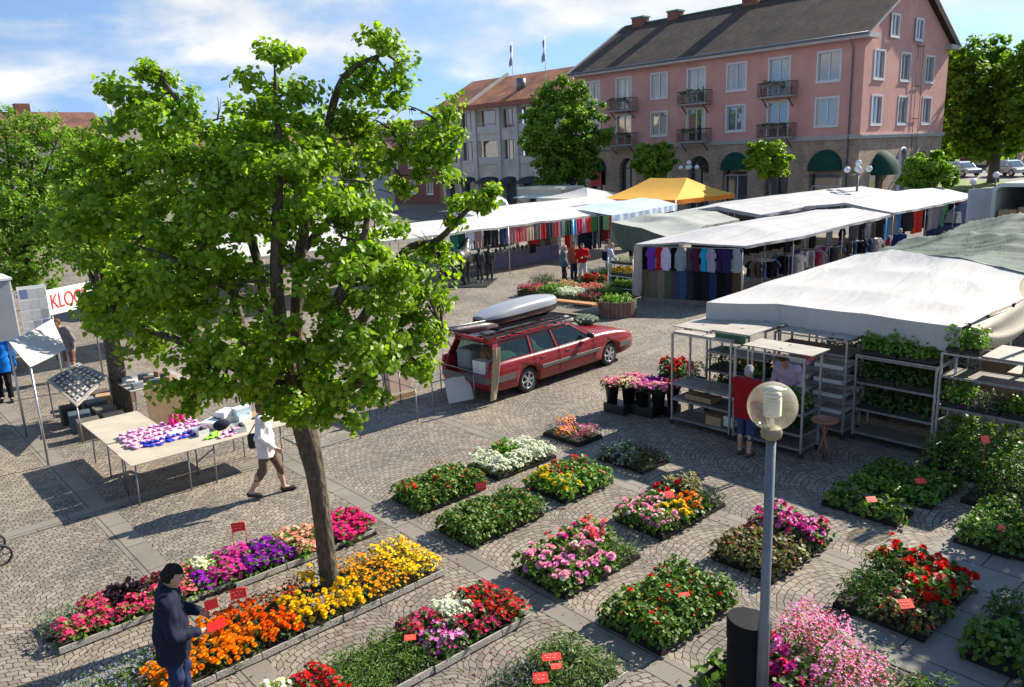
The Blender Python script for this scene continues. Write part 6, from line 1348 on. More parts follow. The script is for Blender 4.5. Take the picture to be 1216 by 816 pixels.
for x in (.6, 2.2): MB().cyl((x, -.02, .32), (x, .2, .32), .32, n=20).build('wheel', RUBBER, t)
MB().lohi((2.2, -.015, .5), (2.24, .0, 2.55)).build('trim', STEEL_D, t)
t = thing('display_panel', 'panel covered with small pictures behind the left tree trunk', 'panel', (4.3, 26.2, 0)); MB().lohi((0, 0, .3), (.74, .03, 2.3)).build('panel', WHITEP, t)
for i in range(3):
    for j in range(6): MB().lohi((.05+i*.23, -.008, .4+j*.31), (.05+i*.23+.19, -.002, .4+j*.31+.26)).build('picture', [pal('blue_print', (105, 115, 160)), fw, pal('grey_print', (150, 150, 160)), fw, fw][(i*3+j*2) % 5], t)
for x in (.03, .71): MB().cyl((x, .04, 0), (x, .04, 2.3), .02, n=6).build('post', STEEL_D, t)
# bare frame tables and boards near the estate car
def frametable(label, x0, x1, y0, y1, h):
    t = thing('trestle', label, 'trestle', ((x0+x1)/2, (y0+y1)/2, 0)); w, d = (x1-x0)/2, (y1-y0)/2
    for a in (-w, w):
        for c in (-d, d): MB().cyl((a, c, 0), (a, c, h), .013, n=7).build('leg', STEEL_D, t)
    m = MB(); m.tube([(-w, -d, h), (w, -d, h), (w, d, h), (-w, d, h), (-w, -d, h)], .013, 7); m.build('rail', STEEL_D, t); return t
frametable('bare steel table frame standing between the linden and the car', 9.5, 10.65, 13.45, 14.7, .72)
frametable('bare steel table frame half hidden below the linden leaves', 7.6, 9.0, 13.35, 14.5, .72)
o = MB().box((0, 0, .28), (.62, .02, .56), (R(-24), 0, 0)).build('board', mat('pale_panel', (.55, .53, .5), .6, .08, 4.), None); o.location = (10.45, 13.75, .02); o.rotation_euler = (0, 0, R(-14)); tag(o, 'pale square board leaning under the table frame behind the car', 'board')
t = thing('cardboard_box', 'pinkish cardboard panel box standing behind the table frames', 'box', (9.75, 15.2, 0)); MB().box((0, 0, .34), (.6, .3, .66), (R(-8), 0, 0)).build('box', mat('pinkish_card', (.50, .36, .28), .8, .1, 4.), t, bevel=.008)
MB().lohi((-.32, -.24, 0), (.32, -.21, .12)).build('base', CARDB, t)
for i in range(4):
    o = MB().box((0, 0, .16), (.5, .4, .32)).build('cardboard_box', [CARDB, DARKPLY, JC[4], CARDB][i], None, bevel=.008); o.location = (6.4+i*.75, 15.6+.3*(i % 2), .002); o.rotation_euler = (0, 0, rs.uniform(-.4, .4)); tag(o, 'box standing under the linden crown beyond the table frames', 'box', 'boxes under the linden crown')
# far flower display
gF = 'plant trays around the far customers'
for x0, x1, y0, y1, k, lb in [(20.6, 21.5, 22.0, 23.0, 'petunia_rose', 'rose flowers at the left end of the far display'), (21.5, 22.4, 22.4, 23.2, 'darkshrub', 'dark shrubs left of the man in grey'), (20.7, 21.6, 20.9, 21.9, 'zinnia_salmon', 'pale green plants at the front of the far display'), (21.6, 22.6, 21.2, 22.3, 'petunia_salmon', 'pale flowers before the man in grey'), (20.6, 21.6, 19.9, 20.85, 'alyssum', 'white flowers in the middle of the far display'), (21.7, 22.8, 20.2, 21.1, 'petunia_red', 'red flowers in front of the man in red'), (22.9, 23.8, 21., 21.9, 'geranium_deepred', 'red flowers beside the woman in white'), (21.7, 22.7, 19.2, 20.1, 'salad', 'fresh green plants in the far display'), (22.8, 23.8, 19.9, 20.9, 'lobelia', 'pale green plants beside the woman in white'), (20.5, 21.6, 18.95, 19.8, 'petunia_burgundy', 'burgundy flowers nearest to the planter'), (24.6, 25.6, 21.6, 22.4, 'zinnia_yellow', 'yellow flowers behind the woman in white'), (25.0, 26.0, 22.6, 23.4, 'alyssum', 'cream flowers behind the man in red'), (22.8, 23.6, 18.9, 19.8, 'herb', 'green plants by the beige curtain')]:
    tray(x0, x1, y0, y1, k, lb, gF, z=.12, hs=1.4)
    o = MB().lohi((-(x1-x0)/2+.03, -(y1-y0)/2+.03, 0), ((x1-x0)/2-.03, (y1-y0)/2-.03, .115)).build('crate', TRAYBLACK, None); o.location = ((x0+x1)/2, (y0+y1)/2, .002); tag(o, 'low black crate under a tray of the far flower display', 'crate', 'black crates of the far display')
t = thing('flower_rack', 'white metal shelf rack with yellow flowers beside the beige curtain', 'rack', (22.6, 18.75, 0))
for a in (0, .5):
    for c in (0, 1.2): MB().cyl((a, c, 0), (a, c, 1.5), .018, n=7).build('post', WHITEP, t)
for z in (.35, .8, 1.25): MB().lohi((.02, .02, z), (.48, 1.18, z+.02)).build('shelf', WHITEP, t)
tray(22.62, 23.08, 18.8, 19.9, 'marigold_yellow', 'yellow flowers on the white shelf rack', gF, z=.83, hs=1.2); tray(22.62, 23.08, 18.8, 19.9, 'salad', 'green plants on the low shelf of the white rack', gF, z=.38, hs=1.2); tray(22.62, 23.08, 18.8, 19.9, 'cress', 'small dark pots on the top of the white rack', gF, z=1.28, hs=.8)
o = MB().box((0, 0, .3), (.9, 2.0, .06)).build('bench', mat('orange_brown_board', (.36, .17, .06), .6, .2, 3.), None, bevel=.01); o.location = (19.3, 18.6, .12); o.rotation_euler = (0, R(8), R(8)); tag(o, 'orange brown board lying slanted behind the roof box', 'board')
t = thing('planter', 'round brown slatted planter with young green plants behind the car bonnet', 'planter', (20.1, 17.35, 0)); m = MB()
for i in range(28):
    a = 2*PI*i/28; m.box((.62*math.cos(a), .62*math.sin(a), .27), (.13, .035, .52), (0, 0, a+PI/2))
m.build('slats', mat('brown_slats', (.17, .09, .065), .6, .25, 6.), t); MB().lathe([(0, .02), (.59, .02), (.59, .45), (0, .45)], n=24).build('soil', SOIL, t)
me = crown_mesh('plants', [(Vector((.3*math.cos(a), .3*math.sin(a), .5)), .24, .6) for a in (0, 1.2, 2.5, 3.8, 5.)], 700, .08, ROUND); link('plants', me, t, GRN_L)
# ================================================================== the red estate car
PAINT = mat('dark_red_car_paint', (.21, .007, .012), .32, .06, 2., coat=.35, spec=.35)
BUMP = mat('grey_bumper_plastic', (.11, .10, .10), .55, .15, 6.)
BLACKP = mat('black_plastic', (.018, .018, .02), .45, .2, 8.)
ALLOY = mat('alloy_wheel', (.50, .50, .51), .35, .1, 8., metal=.7)
CHROME = mat('chrome_rail', (.55, .55, .56), .25, .05, 8., metal=.9)
def carglass(name='car_glass', tr=.45):
    m, nt, N, L = newmat(name); P = _principled(nt)
    P.inputs['Base Color'].default_value = (.012, .02, .02, 1); P.inputs['Roughness'].default_value = .04; P.inputs['Specular IOR Level'].default_value = .9; P.inputs['IOR'].default_value = 1.7
    t = N.new('ShaderNodeBsdfTransparent'); t.inputs['Color'].default_value = (.6, .75, .7, 1); mx = N.new('ShaderNodeMixShader'); mx.inputs[0].default_value = tr
    L.new(P.outputs[0], mx.inputs[1]); L.new(t.outputs[0], mx.inputs[2]); L.new(mx.outputs[0], N['Material Output'].inputs['Surface']); return m
CGLASS = carglass(tr=.7)
def booled(o, cutters, solver='EXACT'):
    for i, c in enumerate(cutters):
        b = o.modifiers.new('b%d' % i, 'BOOLEAN'); b.operation = 'DIFFERENCE'; b.object = c; b.solver = solver
    dg = bpy.context.evaluated_depsgraph_get(); dg.update(); me = bpy.data.meshes.new_from_object(o.evaluated_get(dg))
    o.modifiers.clear(); o.data = me
    for c in cutters: bpy.data.objects.remove(c)
    return o
car = thing('estate_car', 'dark red estate car with open tailgate and a silver roof box', 'car', (12.0, 13.07, 0), math.atan2(.15, 3.02))
YC = .86                                            # centre line, the near side lies at y = 0
def ringlow(x, zb, zt, w):
    h = zt-zb
    half = [(0, zb), (w*.86, zb), (w*.97, zb+.05), (w, zb+h*.36), (w*.995, zb+h*.62), (w*.96, zb+h*.9), (w*.91, zt), (w*.5, zt+.018), (0, zt+.025)]
    return [Vector((x, YC+p[0], p[1])) for p in half]+[Vector((x, YC-p[0], p[1])) for p in half[-2:0:-1]]
ST = [(-1.24, .40, .60, .78), (-1.2, .30, .66, .83), (-1.1, .25, .88, .86), (-.85, .22, .90, .875), (-.4, .20, .90, .88), (.4, .19, .89, .885), (1.2, .19, .88, .885), (2., .19, .885, .885), (2.42, .19, .925, .88), (2.8, .2, .915, .875), (3.3, .2, .875, .865), (3.7, .22, .81, .85), (3.95, .25, .745, .82), (4.06, .28, .68, .79), (4.13, .34, .58, .74)]
m = MB(); rows = [ringlow(*s) for s in ST]; m.grid([[p for p in r_]+[r_[0]] for r_ in rows]); n = len(rows[0])
m.v = []; m.f = []; m.mi = []; m.sm = []
vs = [p for r_ in rows for p in r_]; fs = []
for i in range(len(rows)-1):
    for k in range(n): fs.append((i*n+k, i*n+(k+1) % n, (i+1)*n+(k+1) % n, (i+1)*n+k))
fs += [list(range(n))[::-1], list(range((len(rows)-1)*n, len(rows)*n))]
m.add(vs, fs, True); body = m.build('body', [PAINT, BLACKP], car)
cut = []
for x in (0., 3.03):
    for y0, y1 in ((-.1, .26), (2*YC-.26, 2*YC+.1)):
        c = MB().cyl((x, y0, .29), (x, y1, .29), .37, n=28).build('arch', None, car); cut.append(c)
c = MB().lohi((-1.4, YC-.66, .58), (-.0, YC+.66, 1.2)).build('boot', None, car); cut.append(c)
c = MB().lohi((-.02, YC-.70, .45), (2.2, YC+.70, 1.2)).build('boot', None, car); cut.append(c)
bpy.context.view_layer.update()
booled(body, cut)
# upper body: roof, pillars; open between them so the windows show the inside
up = [(-1.02, -.86, .0), (2.46, 1.74, 0)]
def side(x, z, sgn, off=0.):
    "point on the leaning side of the upper body; sgn -1 near side"
    t = (z-.88)/(1.34-.88); w = .80*(1-t)+.62*t+off; return Vector((x, YC+sgn*w, z))
roof = MB(); R_ = []
for i in range(15):
    f = i/14; x = -.9+f*2.66
    zt = 1.37-.03*(2*f-1)**2-(.025 if i in (0, 14) else 0)
    R_.append([Vector((x, YC+.635*q, zt-.045*abs(q)**3)) for q in (-1, -.8, -.4, 0, .4, .8, 1)])
R2 = [[p+Vector((0, 0, -.04)) for p in r_] for r_ in R_]
roof.grid(R_); roof.grid(R2); roof.grid([R_[0], R2[0]]); roof.grid([R_[-1], R2[-1]]); roof.grid([[r_[0] for r_ in R_], [r_[0] for r_ in R2]]); roof.grid([[r_[-1] for r_ in R_], [r_[-1] for r_ in R2]]); roof.build('roof', PAINT, car)
for sgn in (-1, 1):
    for (xb0, xb1, xt0, xt1) in ((-1.06, -.84, -.90, -.72), (.16, .27, .18, .27), (1.02, 1.13, .95, 1.04), (2.30, 2.46, 1.66, 1.76)):
        p = MB(); q = [(xb0, .875), (xb1, .875), (xt1, 1.335), (xt0, 1.335)]
        p.prism(q, lambda a: side(a[0], a[1], sgn), lambda a: side(a[0], a[1], sgn, -.05)); p.build('pillar', PAINT, car)
    for nm, (xb0, xb1, xt0, xt1) in (('rear_side_window', (-.84, .16, -.72, .18)), ('rear_door_window', (.27, 1.02, .27, .95)), ('front_door_window', (1.13, 2.30, 1.04, 1.66))):
        p = MB(); q = [(xb0, .885), (xb1, .885), (xt1, 1.315), (xt0, 1.315)]; p.prism(q, lambda a: side(a[0], a[1], sgn, -.012), lambda a: side(a[0], a[1], sgn, -.018)); w = p.build(nm, CGLASS, car)
        p = MB(); c = [side(a[0], a[1], sgn, .002) for a in q]; p.tube(c+[c[0]], .009, 5, cap=False); p.build('window_trim', BLACKP, w)
    p = MB(); p.prism([(-.9, 1.325), (1.78, 1.325), (1.72, 1.36), (-.88, 1.36)], lambda a: side(a[0], a[1], sgn, .004), lambda a: side(a[0], a[1], sgn, -.03)); p.build('roof_frame', PAINT, car)
p = MB(); q = [(2.47, -.76), (2.47, .76), (1.78, .58), (1.78, -.58)]; f = lambda a, o: Vector((a[0]+o, YC+a[1], .93 if a[0] > 2 else 1.335)); p.prism(q, lambda a: f(a, 0), lambda a: f(a, -.01)); p.build('windscreen', CGLASS, car)
DPL = mat('dashboard', (.03, .03, .03), .7, .2, 6.)
m = MB(); m.lohi((1.9, YC-.68, .55), (2.3, YC+.68, .86)); m.build('dashboard', DPL, car)
for y in (YC-.36, YC+.36):
    m = MB(); m.lohi((1.15, y-.24, .48), (1.55, y+.24, .62)); m.box((1.15, y, .85), (.12, .46, .5), (0, -.2, 0)); m.box((1.10, y, 1.16), (.09, .25, .16), (0, -.2, 0)); m.build('seat', DPL, car, bevel=.03)
m = MB(); m.lohi((.2, YC-.62, .5), (.34, YC+.62, 1.05)); m.build('rear_seat', DPL, car, bevel=.03)
# cream blankets seen behind the side windows
CREAM = fab('cream_blanket', (190, 185, 150))
def blanket(x0, x1, z0, z1, seed):
    rn = random.Random(seed); m = MB(); m.grid([[Vector((x0+(x1-x0)*i/12, YC-.73+.012*math.sin(i*1.7+seed)+.15*(j/6.), z0+(z1-z0)*(.6+.4*math.sin(i*.35+.5*seed))*(j/6.))) for j in range(7)] for i in range(13)]); m.build('blanket', CREAM, car, recalc=False)
blanket(-.8, .12, .86, 1.08, 1); blanket(.3, .8, .86, 1.30, 3)
# trim
for sgn, yn in ((-1, 0.), (1, 2*YC)):
    for x0, x1 in ((.42, 2.62),):
        p = MB(); p.lohi((x0, YC+sgn*.875, .50), (x1, YC+sgn*.905, .585)); p.build('side_moulding', BUMP, car, bevel=.01)
    for x in (1.07, .22, 2.36):
        p = MB(); pts = [Vector((x+(0 if x > .5 else 0), YC+sgn*(.8875 if z < .72 else .868), z)) for z in (.25, .5, .62, .71)]+[Vector((x, YC+sgn*.846, .83)), Vector((x, YC+sgn*.81, .872))]; p.tube([q+Vector((0, sgn*.0005, 0)) for q in pts], .006, 4); p.build('door_gap', BLACKP, car)
    for x in (.42, 1.30):
        p = MB(); p.lohi((x, YC+sgn*.855, .745), (x+.17, YC+sgn*.885, .775)); p.build('door_handle', PAINT, car, bevel=.008)
    p = MB(); p.box((2.12, YC+sgn*.96, .985), (.10, .2, .13)); p.build('wing_mirror', PAINT if sgn > 0 else BLACKP, car, bevel=.03, seg=3)
    p = MB(); p.tube([Vector((-.72, YC+sgn*.57, 1.365)), Vector((-.7, YC+sgn*.57, 1.42)), Vector((1.5, YC+sgn*.57, 1.425)), Vector((1.56, YC+sgn*.57, 1.37))], .016, 7); p.build('roof_rail', CHROME, car)
    p = MB(); p.prism([(-1.21, .62), (-1.02, .62), (-1.0, .9), (-1.14, .9)], lambda a: Vector((a[0], YC+sgn*.80, a[1])), lambda a: Vector((a[0], YC+sgn*.876, a[1]))); p.build('tail_light', mat('red_lamp_glass', (.35, .01, .01), .15, .1, 8., coat=.6), car, bevel=.01)
    p = MB(); p.lohi((3.98, YC+sgn*.46, .60), (4.11, YC+sgn*.74, .69)); p.build('headlight', mat('lamp_glass', (.55, .55, .55), .1, .1, 8., coat=.8), car, bevel=.015)
p = MB(); p.lohi((4.03, YC-.4, .58), (4.12, YC+.4, .68)); p.build('grille', BLACKP, car, bevel=.01)
def bumper(xs_, zl, zh, name):
    m = MB(); pts = xs_; P0 = [Vector((x, y, zl)) for x, y in pts]; P1 = [Vector((x, y, zh)) for x, y in pts]; c = Vector((sum(x for x, y in pts)/len(pts), YC, 0))
    I0 = [Vector((c.x+(p.x-c.x)*.93, c.y+(p.y-c.y)*.96, zl)) for p in P0]; I1 = [Vector((p.x, p.y, zh)) for p in I0]
    m.grid([P0, P1, I1, I0, P0], smooth=False); m.build(name, BUMP, car)
bumper([(-.42, -.025), (-1.16, -.015), (-1.27, .10), (-1.30, YC), (-1.27, 2*YC-.10), (-1.16, 2*YC+.015), (-.42, 2*YC+.025)], .46, .60, 'rear_bumper')
bumper([(3.42, -.012), (3.9, .015), (4.1, .14), (4.19, YC), (4.1, 2*YC-.14), (3.9, 2*YC-.015), (3.42, 2*YC+.012)], .42, .55, 'front_bumper')
for x in (0., 3.03):
    for y, o in ((.02, -1), (2*YC-.02, 1)):
        w = MB(); prof = [(.20, -.085), (.27, -.095), (.30, -.07), (.30, .07), (.27, .095), (.20, .085)]; L0 = []
        for k in range(33):
            a = 2*PI*k/32; L0.append([Vector((x+r_*math.cos(a), y-o*.095+s_, .298+r_*math.sin(a))) for r_, s_ in prof])
        w.grid(L0); wheel = w.build('wheel', RUBBER, car)
        rm = MB(); yo = y-o*.095+o*.085
        rm.grid([[Vector((x+r_*math.cos(2*PI*k/28), yo+s_, .298+r_*math.sin(2*PI*k/28))) for r_, s_ in ((.205, 0), (.185, 0), (.175, -o*.05))] for k in range(29)])
        for k in range(6):
            a = 2*PI*k/6+.2; d = Vector((math.cos(a), 0, math.sin(a))); rm.beam(Vector((x, yo-o*.006, .298))+d*.02, Vector((x, yo-o*.008, .298))+d*.19, .024, .055, up=d.cross(Vector((0, 1, 0))))
        rm.cyl((x, yo-o*.03, .298), (x, yo+o*.004, .298), .05, n=14); rm.build('rim', ALLOY, wheel)
        bk = MB(); bk.cyl((x, yo-o*.07, .298), (x, yo-o*.055, .298), .19, n=24); bk.build('brake_disc', BLACKP, wheel)
# tailgate raised, seen from the side; things on and in the car
tg = MB(); tg.prism([(-.72, 1.37), (-.9, 1.375), (-1.8, 1.72), (-1.84, 1.68), (-1.0, 1.32)], lambda a: Vector((a[0], YC-.66, a[1])), lambda a: Vector((a[0], YC+.66, a[1]))); tgo = tg.build('tailgate', PAINT, car, bevel=.012)
gl = MB(); gl.prism([(-1.02, 1.425), (-1.62, 1.657), (-1.62, 1.663), (-1.02, 1.431)], lambda a: Vector((a[0], YC-.55, a[1])), lambda a: Vector((a[0], YC+.55, a[1]))); gl.build('rear_window', CGLASS, tgo)
for s_ in (-.6, .6): MB().tube([(-1.0, YC+s_, .95), (-1.3, YC+s_, 1.47)], .012, 6).build('gas_strut', BLACKP, tgo)
# roof rack bars
for x in (-.25, 1.15): MB().lohi((x-.025, YC-.72, 1.42), (x+.025, YC+.72, 1.455)).build('rack_bar', BLACKP, car)
m = MB()
for y in (YC-.66, YC-.40): m.lohi((-1.15, y-.018, 1.458), (1.75, y+.018, 1.50))
for i in range(9): m.lohi((-1.05+i*.33, YC-.64, 1.465), (-1.02+i*.33, YC-.42, 1.492))
m.build('ladder', BLACKP, car)
CARM = Matrix.Translation((12.0, 13.07, 0)) @ Matrix.Rotation(math.atan2(.15, 3.02), 4, 'Z')
def oncar(name, label, cat, loc): 
    p = CARM @ Vector(loc); return thing(name, label, cat, p, math.atan2(.15, 3.02))
rb = oncar('roof_box', 'silver roof box with a black underside lying on the red car', 'roof box', (.45, YC+.12, 1.5)); rb.scale = (.95, .95, .9)
def boxrow(f, lo):
    w = .40*(1-abs(2*f-1)**5*.45)*(1-.14*f*0); x = -1.12+2.62*f
    zt = .27*(1-abs(2*f-1.1)**2.6*.55)+.04*f
    z0 = .05+.06*f
    if lo: return [Vector((x, w*math.cos(a), z0+.20-.26*math.sin(a)**.7)) for a in [PI*k/10 for k in range(11)]]
    return [Vector((x, w*math.cos(a), z0+.20+zt*math.sin(a)**.55)) for a in [PI*k/14 for k in range(15)]]
SILV = mat('silver_plastic', (.27, .285, .31), .3, .04, 3., coat=.3)
for lo, nm, mm_ in ((False, 'lid', SILV), (True, 'base', BLACKP)):
    m = MB(); rws = [boxrow(i/16, lo) for i in range(17)]; m.grid(rws)
    for q in (rws[0], rws[-1]): m.add(q, [list(range(len(q)))])
    m.build(nm, mm_, rb)
MB().lohi((-.9, -.3, -.04), (1.2, .3, .05)).build('mount', BLACKP, rb)
bd = oncar('bundle', 'long dark brown rolled tarpaulin sticking out behind the roof box', 'bundle', (-.8, YC-.1, 1.56))
m = MB(); m.tube([(-1.2, .1, .14), (-.6, .06, .08), (0, .0, .05), (.5, -.05, .03)], [.05, .09, .11, .07], 9); m.build('roll', mat('brown_plastic_cloth', (.06, .04, .04), .4, .3, 9., bump=.4), bd)
MB().tube([(-1.25, .12, .19), (.3, 0, .16)], .02, 6).build('pole', STEEL_D, bd)
gb = oncar('bundle', 'crumpled camouflage green cloth lying on the car bonnet', 'bundle', (3.05, YC+.35, .90))
s = SDF((-.8, -.5, -.08), (.9, .5, .4), .02)
for q in range(16): s.ell((RNG.uniform(-.55, .65), RNG.uniform(-.28, .28), .06+.05*RNG.random()), (.16+.1*RNG.random(), .12, .06+.05*RNG.random()), .06)
s.warp(lambda X, Y, Z: .012*np.sin(X*40+Y*22)+.01*np.sin(Y*50-X*17)); me, _, _ = s.mesh('cloth'); link('cloth', me, gb, mat('camouflage_cloth', (.07, .11, .06), .8, .75, 9.))
MB().tube([(-.7, .1, .1), (-.2, .12, .2), (.0, .1, .16)], [.1, .12, .05], 8).build('cloth', mat('grey_crumpled_cloth', (.25, .25, .24), .8, .3, 9.), gb)
rgb_ = oncar('bag', 'round tan bag in the open boot of the red car', 'bag', (-.55, YC-.15, .585)); MB().sphere((0, 0, .3), .3, sc=(.9, 1., .95)).build('bag', mat('tan_leather', (.20, .12, .05), .6, .25, 5.), rgb_); MB().tube([(0, -.12, .55), (0, 0, .66), (0, .12, .55)], .02, 6).build('handle', DARKPLY, rgb_)
o = oncar('box', 'white carton in the open boot of the red car', 'box', (-.85, YC-.30, .585)); MB().lohi((-.2, -.22, 0), (.2, .22, .3)).build('box', WHITEP, o, bevel=.008)
o = oncar('blanket', 'grey blanket pile in the open boot behind the white carton', 'blanket', (-.7, YC+.3, .585)); MB().lohi((-.3, -.25, 0), (.3, .25, .5)).build('cloth', JC[0], o, bevel=.08, seg=4)
o = oncar('cloth', 'long beige cloth hanging from the near corner of the open boot', 'cloth', (-1.12, -.02, 1.3))
m = MB(); m.grid([[Vector((-.03+.035*i-.16*(j/10.)**2+.02*math.sin(i*2.1), -.03+.025*math.sin(i*1.9+j*.3), -1.18*j/10.)) for j in range(11)] for i in range(7)]); m.build('cloth', clothmat('beige_cloth', (.44, .37, .24), .15, .12, 4.), o, recalc=False)
# ================================================================== people
SKIN = mat('skin', (.47, .27, .19), .5, .08, 9., spec=.35); LIP = mat('lip', (.34, .12, .10), .5, .05, 9.); EYE = mat('dark_eye', (.03, .022, .02), .3, .05, 9.)
HAIRS = dict(black=(.018, .014, .012), grey=(.30, .30, .31), brown=(.10, .055, .03), blond=(.42, .32, .17), white=(.52, .51, .49))
def hairmat(n): return mat('hair_'+n, HAIRS[n], .75, .35, 30., bump=.25, bscale=70, spec=.12)
def person(label, p, face, H=1.68, hair='brown', top=None, bottom=None, shoes=(.02, .02, .02), stride=0., arms=None, lean=0., nod=0., turn=0., vox=.014, long_sleeve=True, hem=.78, leg_to=.1, build=1., bald=False, skirt=False, wide=1., group=None, hairlen=0.):
    "a standing figure facing local +x; arms: {'l': (elbow, wrist), 'r': ...} in metres for a 1.70 m body"
    t = thing('person', label, 'person', p, face, group); k = H/1.7
    hx = lambda z: lean*max(0, z-.95)
    V3 = lambda x, y, z: np.array([x+hx(z), y, z])
    J = {}
    for s, y in (('l', 1), ('r', -1)):
        st = stride*(1 if s == 'l' else -1)
        J['hip'+s] = np.array([.0, .085*y, .90]); J['knee'+s] = np.array([.02+.55*st+abs(st)*.12, .095*y, .49]); J['ank'+s] = np.array([-.02+(st if st > 0 else st*1.25), .10*y, .085+(.10*abs(st)*2 if st < 0 else 0)])
        J['toe'+s] = J['ank'+s]+np.array([.155, .02*y, -.045-(.06*abs(st)*2 if st < 0 else 0)])
        J['sh'+s] = V3(0, .175*y*build, 1.40)
        a = (arms or {}).get(s)
        if a is None: a = ((-.02+st*-.3, .25*y*build, 1.12), (.06+st*-.7, .26*y*build, .87))
        J['el'+s] = V3(*a[0]); J['wr'+s] = V3(*a[1])
    head = V3(.03+.09*nod, 0, 1.595-.02*nod); neck = V3(0, 0, 1.44)
    lo, hi = (-.75, -.62, -.05), (.85, .62, 1.85)
    S = SDF(lo, hi, vox)
    def torso(S, g, kk=.06):
        for y in (-.06, .06):
            S.cap((hx(.92), y*build, .94), V3(0, y*build*.9, 1.10), .105*build+g, .098*build+g, kk); S.cap(V3(0, y*build*.9, 1.10), V3(.0, y*1.15*build, 1.32), .10*build+g, .098+g, kk)
        S.cap(J['shl'], J['shr'], .062+g, None, .07)
    def hand(S, s):
        w = J['wr'+s]; e = J['el'+s]; d = (w-e)/(np.linalg.norm(w-e)+1e-9); yy = 1 if s == 'l' else -1
        sidev = np.cross(d, [0, yy, 0.]); sidev = sidev/(np.linalg.norm(sidev)+1e-6) if np.linalg.norm(sidev) > .2 else np.array([1., 0, 0])
        c = w+d*.05; S.cap(w, c+d*.02+sidev*.015, .026, .024, .02); S.cap(w, c+d*.02-sidev*.015, .026, .024, .02)
        pn = np.cross(d, sidev)
        for i, ln in enumerate((.062, .072, .068, .054)):
            b = c+d*.03+sidev*(.033-.022*i); m_ = b+d*ln*.55+pn*.008*yy; S.cap(b, m_, .0098, .0092, .006); S.cap(m_, m_+d*ln*.42+pn*.026*yy, .0092, .0082, .004)
        b = w+d*.025+sidev*.03; m_ = b+sidev*.028+d*.03; S.cap(b, m_, .012, .011, .01); S.cap(m_, m_+d*.032+sidev*.004, .0105, .009, .004)
    torso(S, 0)
    for s in 'lr':
        S.cap(J['hip'+s], J['knee'+s], .082, .056, .05); S.cap(J['knee'+s], J['ank'+s], .055, .036, .02); m_ = J['knee'+s]*.65+J['ank'+s]*.35+np.array([-.018, 0, 0]); S.ell(m_, (.05, .048, .11), .03)
        S.cap(J['ank'+s], J['toe'+s], .038, .028, .02); S.cap(J['sh'+s], J['el'+s], .05, .039, .04); S.cap(J['el'+s], J['wr'+s], .038, .025, .02); hand(S, s)
    S.cap(neck-[0, 0, .04], head-[.01, 0, .06], .056, .05, .03)
    ct, st_ = math.cos(turn), math.sin(turn); cn, sn = math.cos(nod), math.sin(nod)
    def HP(x, y, z):
        x, z = x*cn+z*sn, -x*sn+z*cn
        return head+np.array([x*ct-y*st_, x*st_+y*ct, z])
    Mh = np.array([[ct*cn, -st_, ct*sn], [st_*cn, ct, st_*sn], [-sn, 0, cn]])
    S.ell(head, (.095, .074, .115), .0, Mh); S.ell(HP(.03, 0, -.055), (.062, .052, .062), .03, Mh); S.cap(HP(.085, 0, .012), HP(.108, 0, -.022), .010, .015, .012); S.cap(HP(.08, -.03, .028), HP(.08, .03, .028), .012, None, .01)
    for y in (-1, 1): S.ell(HP(-.005, .076*y, -.005), (.022, .010, .033), .006, Mh)
    S.cap(HP(.082, -.018, -.055), HP(.082, .018, -.055), .010, None, .01); S.ell(HP(.07, 0, -.095), (.025, .025, .02), .02, Mh)
    me, V, Q = S.mesh('body')
    for m_ in (SKIN, LIP, EYE): me.materials.append(m_)
    C = V[Q].mean(1)-head; L_ = C@Mh; mi = np.zeros(len(Q), np.int32)
    mi[(L_[:, 0] > .07) & (np.abs(np.abs(L_[:, 1])-.032) < .013) & (np.abs(L_[:, 2]-.008) < .008)] = 2
    mi[(L_[:, 0] > .07) & (np.abs(L_[:, 1]) < .026) & (np.abs(L_[:, 2]+.056) < .008)] = 1
    me.polygons.foreach_set('material_index', mi)
    me.transform(Matrix.Scale(k, 4)); link('body', me, t)
    rn = lambda a: (lambda X, Y, Z: a*(np.sin(X*31+Z*23+Y*11)+.7*np.sin(Z*41-Y*29)+.5*np.sin(X*57+Y*47)))
    if top:
        S = SDF(lo, hi, vox); torso(S, .022*wide, .06)
        if hem < .9:
            for y in (-.075, .075): S.cap((hx(.9), y, hem-.02), (hx(.95), y*.9, .98), .122*wide, .115*wide, .08)
        for s in 'lr':
            if long_sleeve: S.cap(J['sh'+s], J['el'+s], .068*wide, .054*wide, .05); S.cap(J['el'+s], J['wr'+s]*.93+J['el'+s]*.07, .054*wide, .040*wide, .03)
            else: S.cap(J['sh'+s], J['sh'+s]*.25+J['el'+s]*.75, .066*wide, .058*wide, .05)
        S.cap(neck-[0, 0, .05], neck+[0, 0, .01], .068, .064, .04)
        S.warp(rn(.0052)); S.cut(lambda X, Y, Z: hem-Z); me, _, _ = S.mesh('top'); me.transform(Matrix.Scale(k, 4)); link('top', me, t, top)
    if bottom:
        S = SDF(lo, hi, vox); S.cap((0, -.05, .93), (0, .05, .93), .118*build, None, .05); S.cap((hx(1.), -.05, 1.0), (hx(1.), .05, 1.0), .112*build, None, .05)
        for s in 'lr':
            S.cap(J['hip'+s], J['knee'+s], .098, .074, .04)
            d = J['ank'+s]-J['knee'+s]; f = min(1, max(0, (.49-leg_to)/.4)); S.cap(J['knee'+s], J['knee'+s]+d*f, .073, .06, .03)
        S.warp(rn(.0045)); S.cut(lambda X, Y, Z: np.maximum(leg_to-Z, Z-1.02)); me, _, _ = S.mesh('trousers'); me.transform(Matrix.Scale(k, 4)); link('trousers', me, t, bottom)
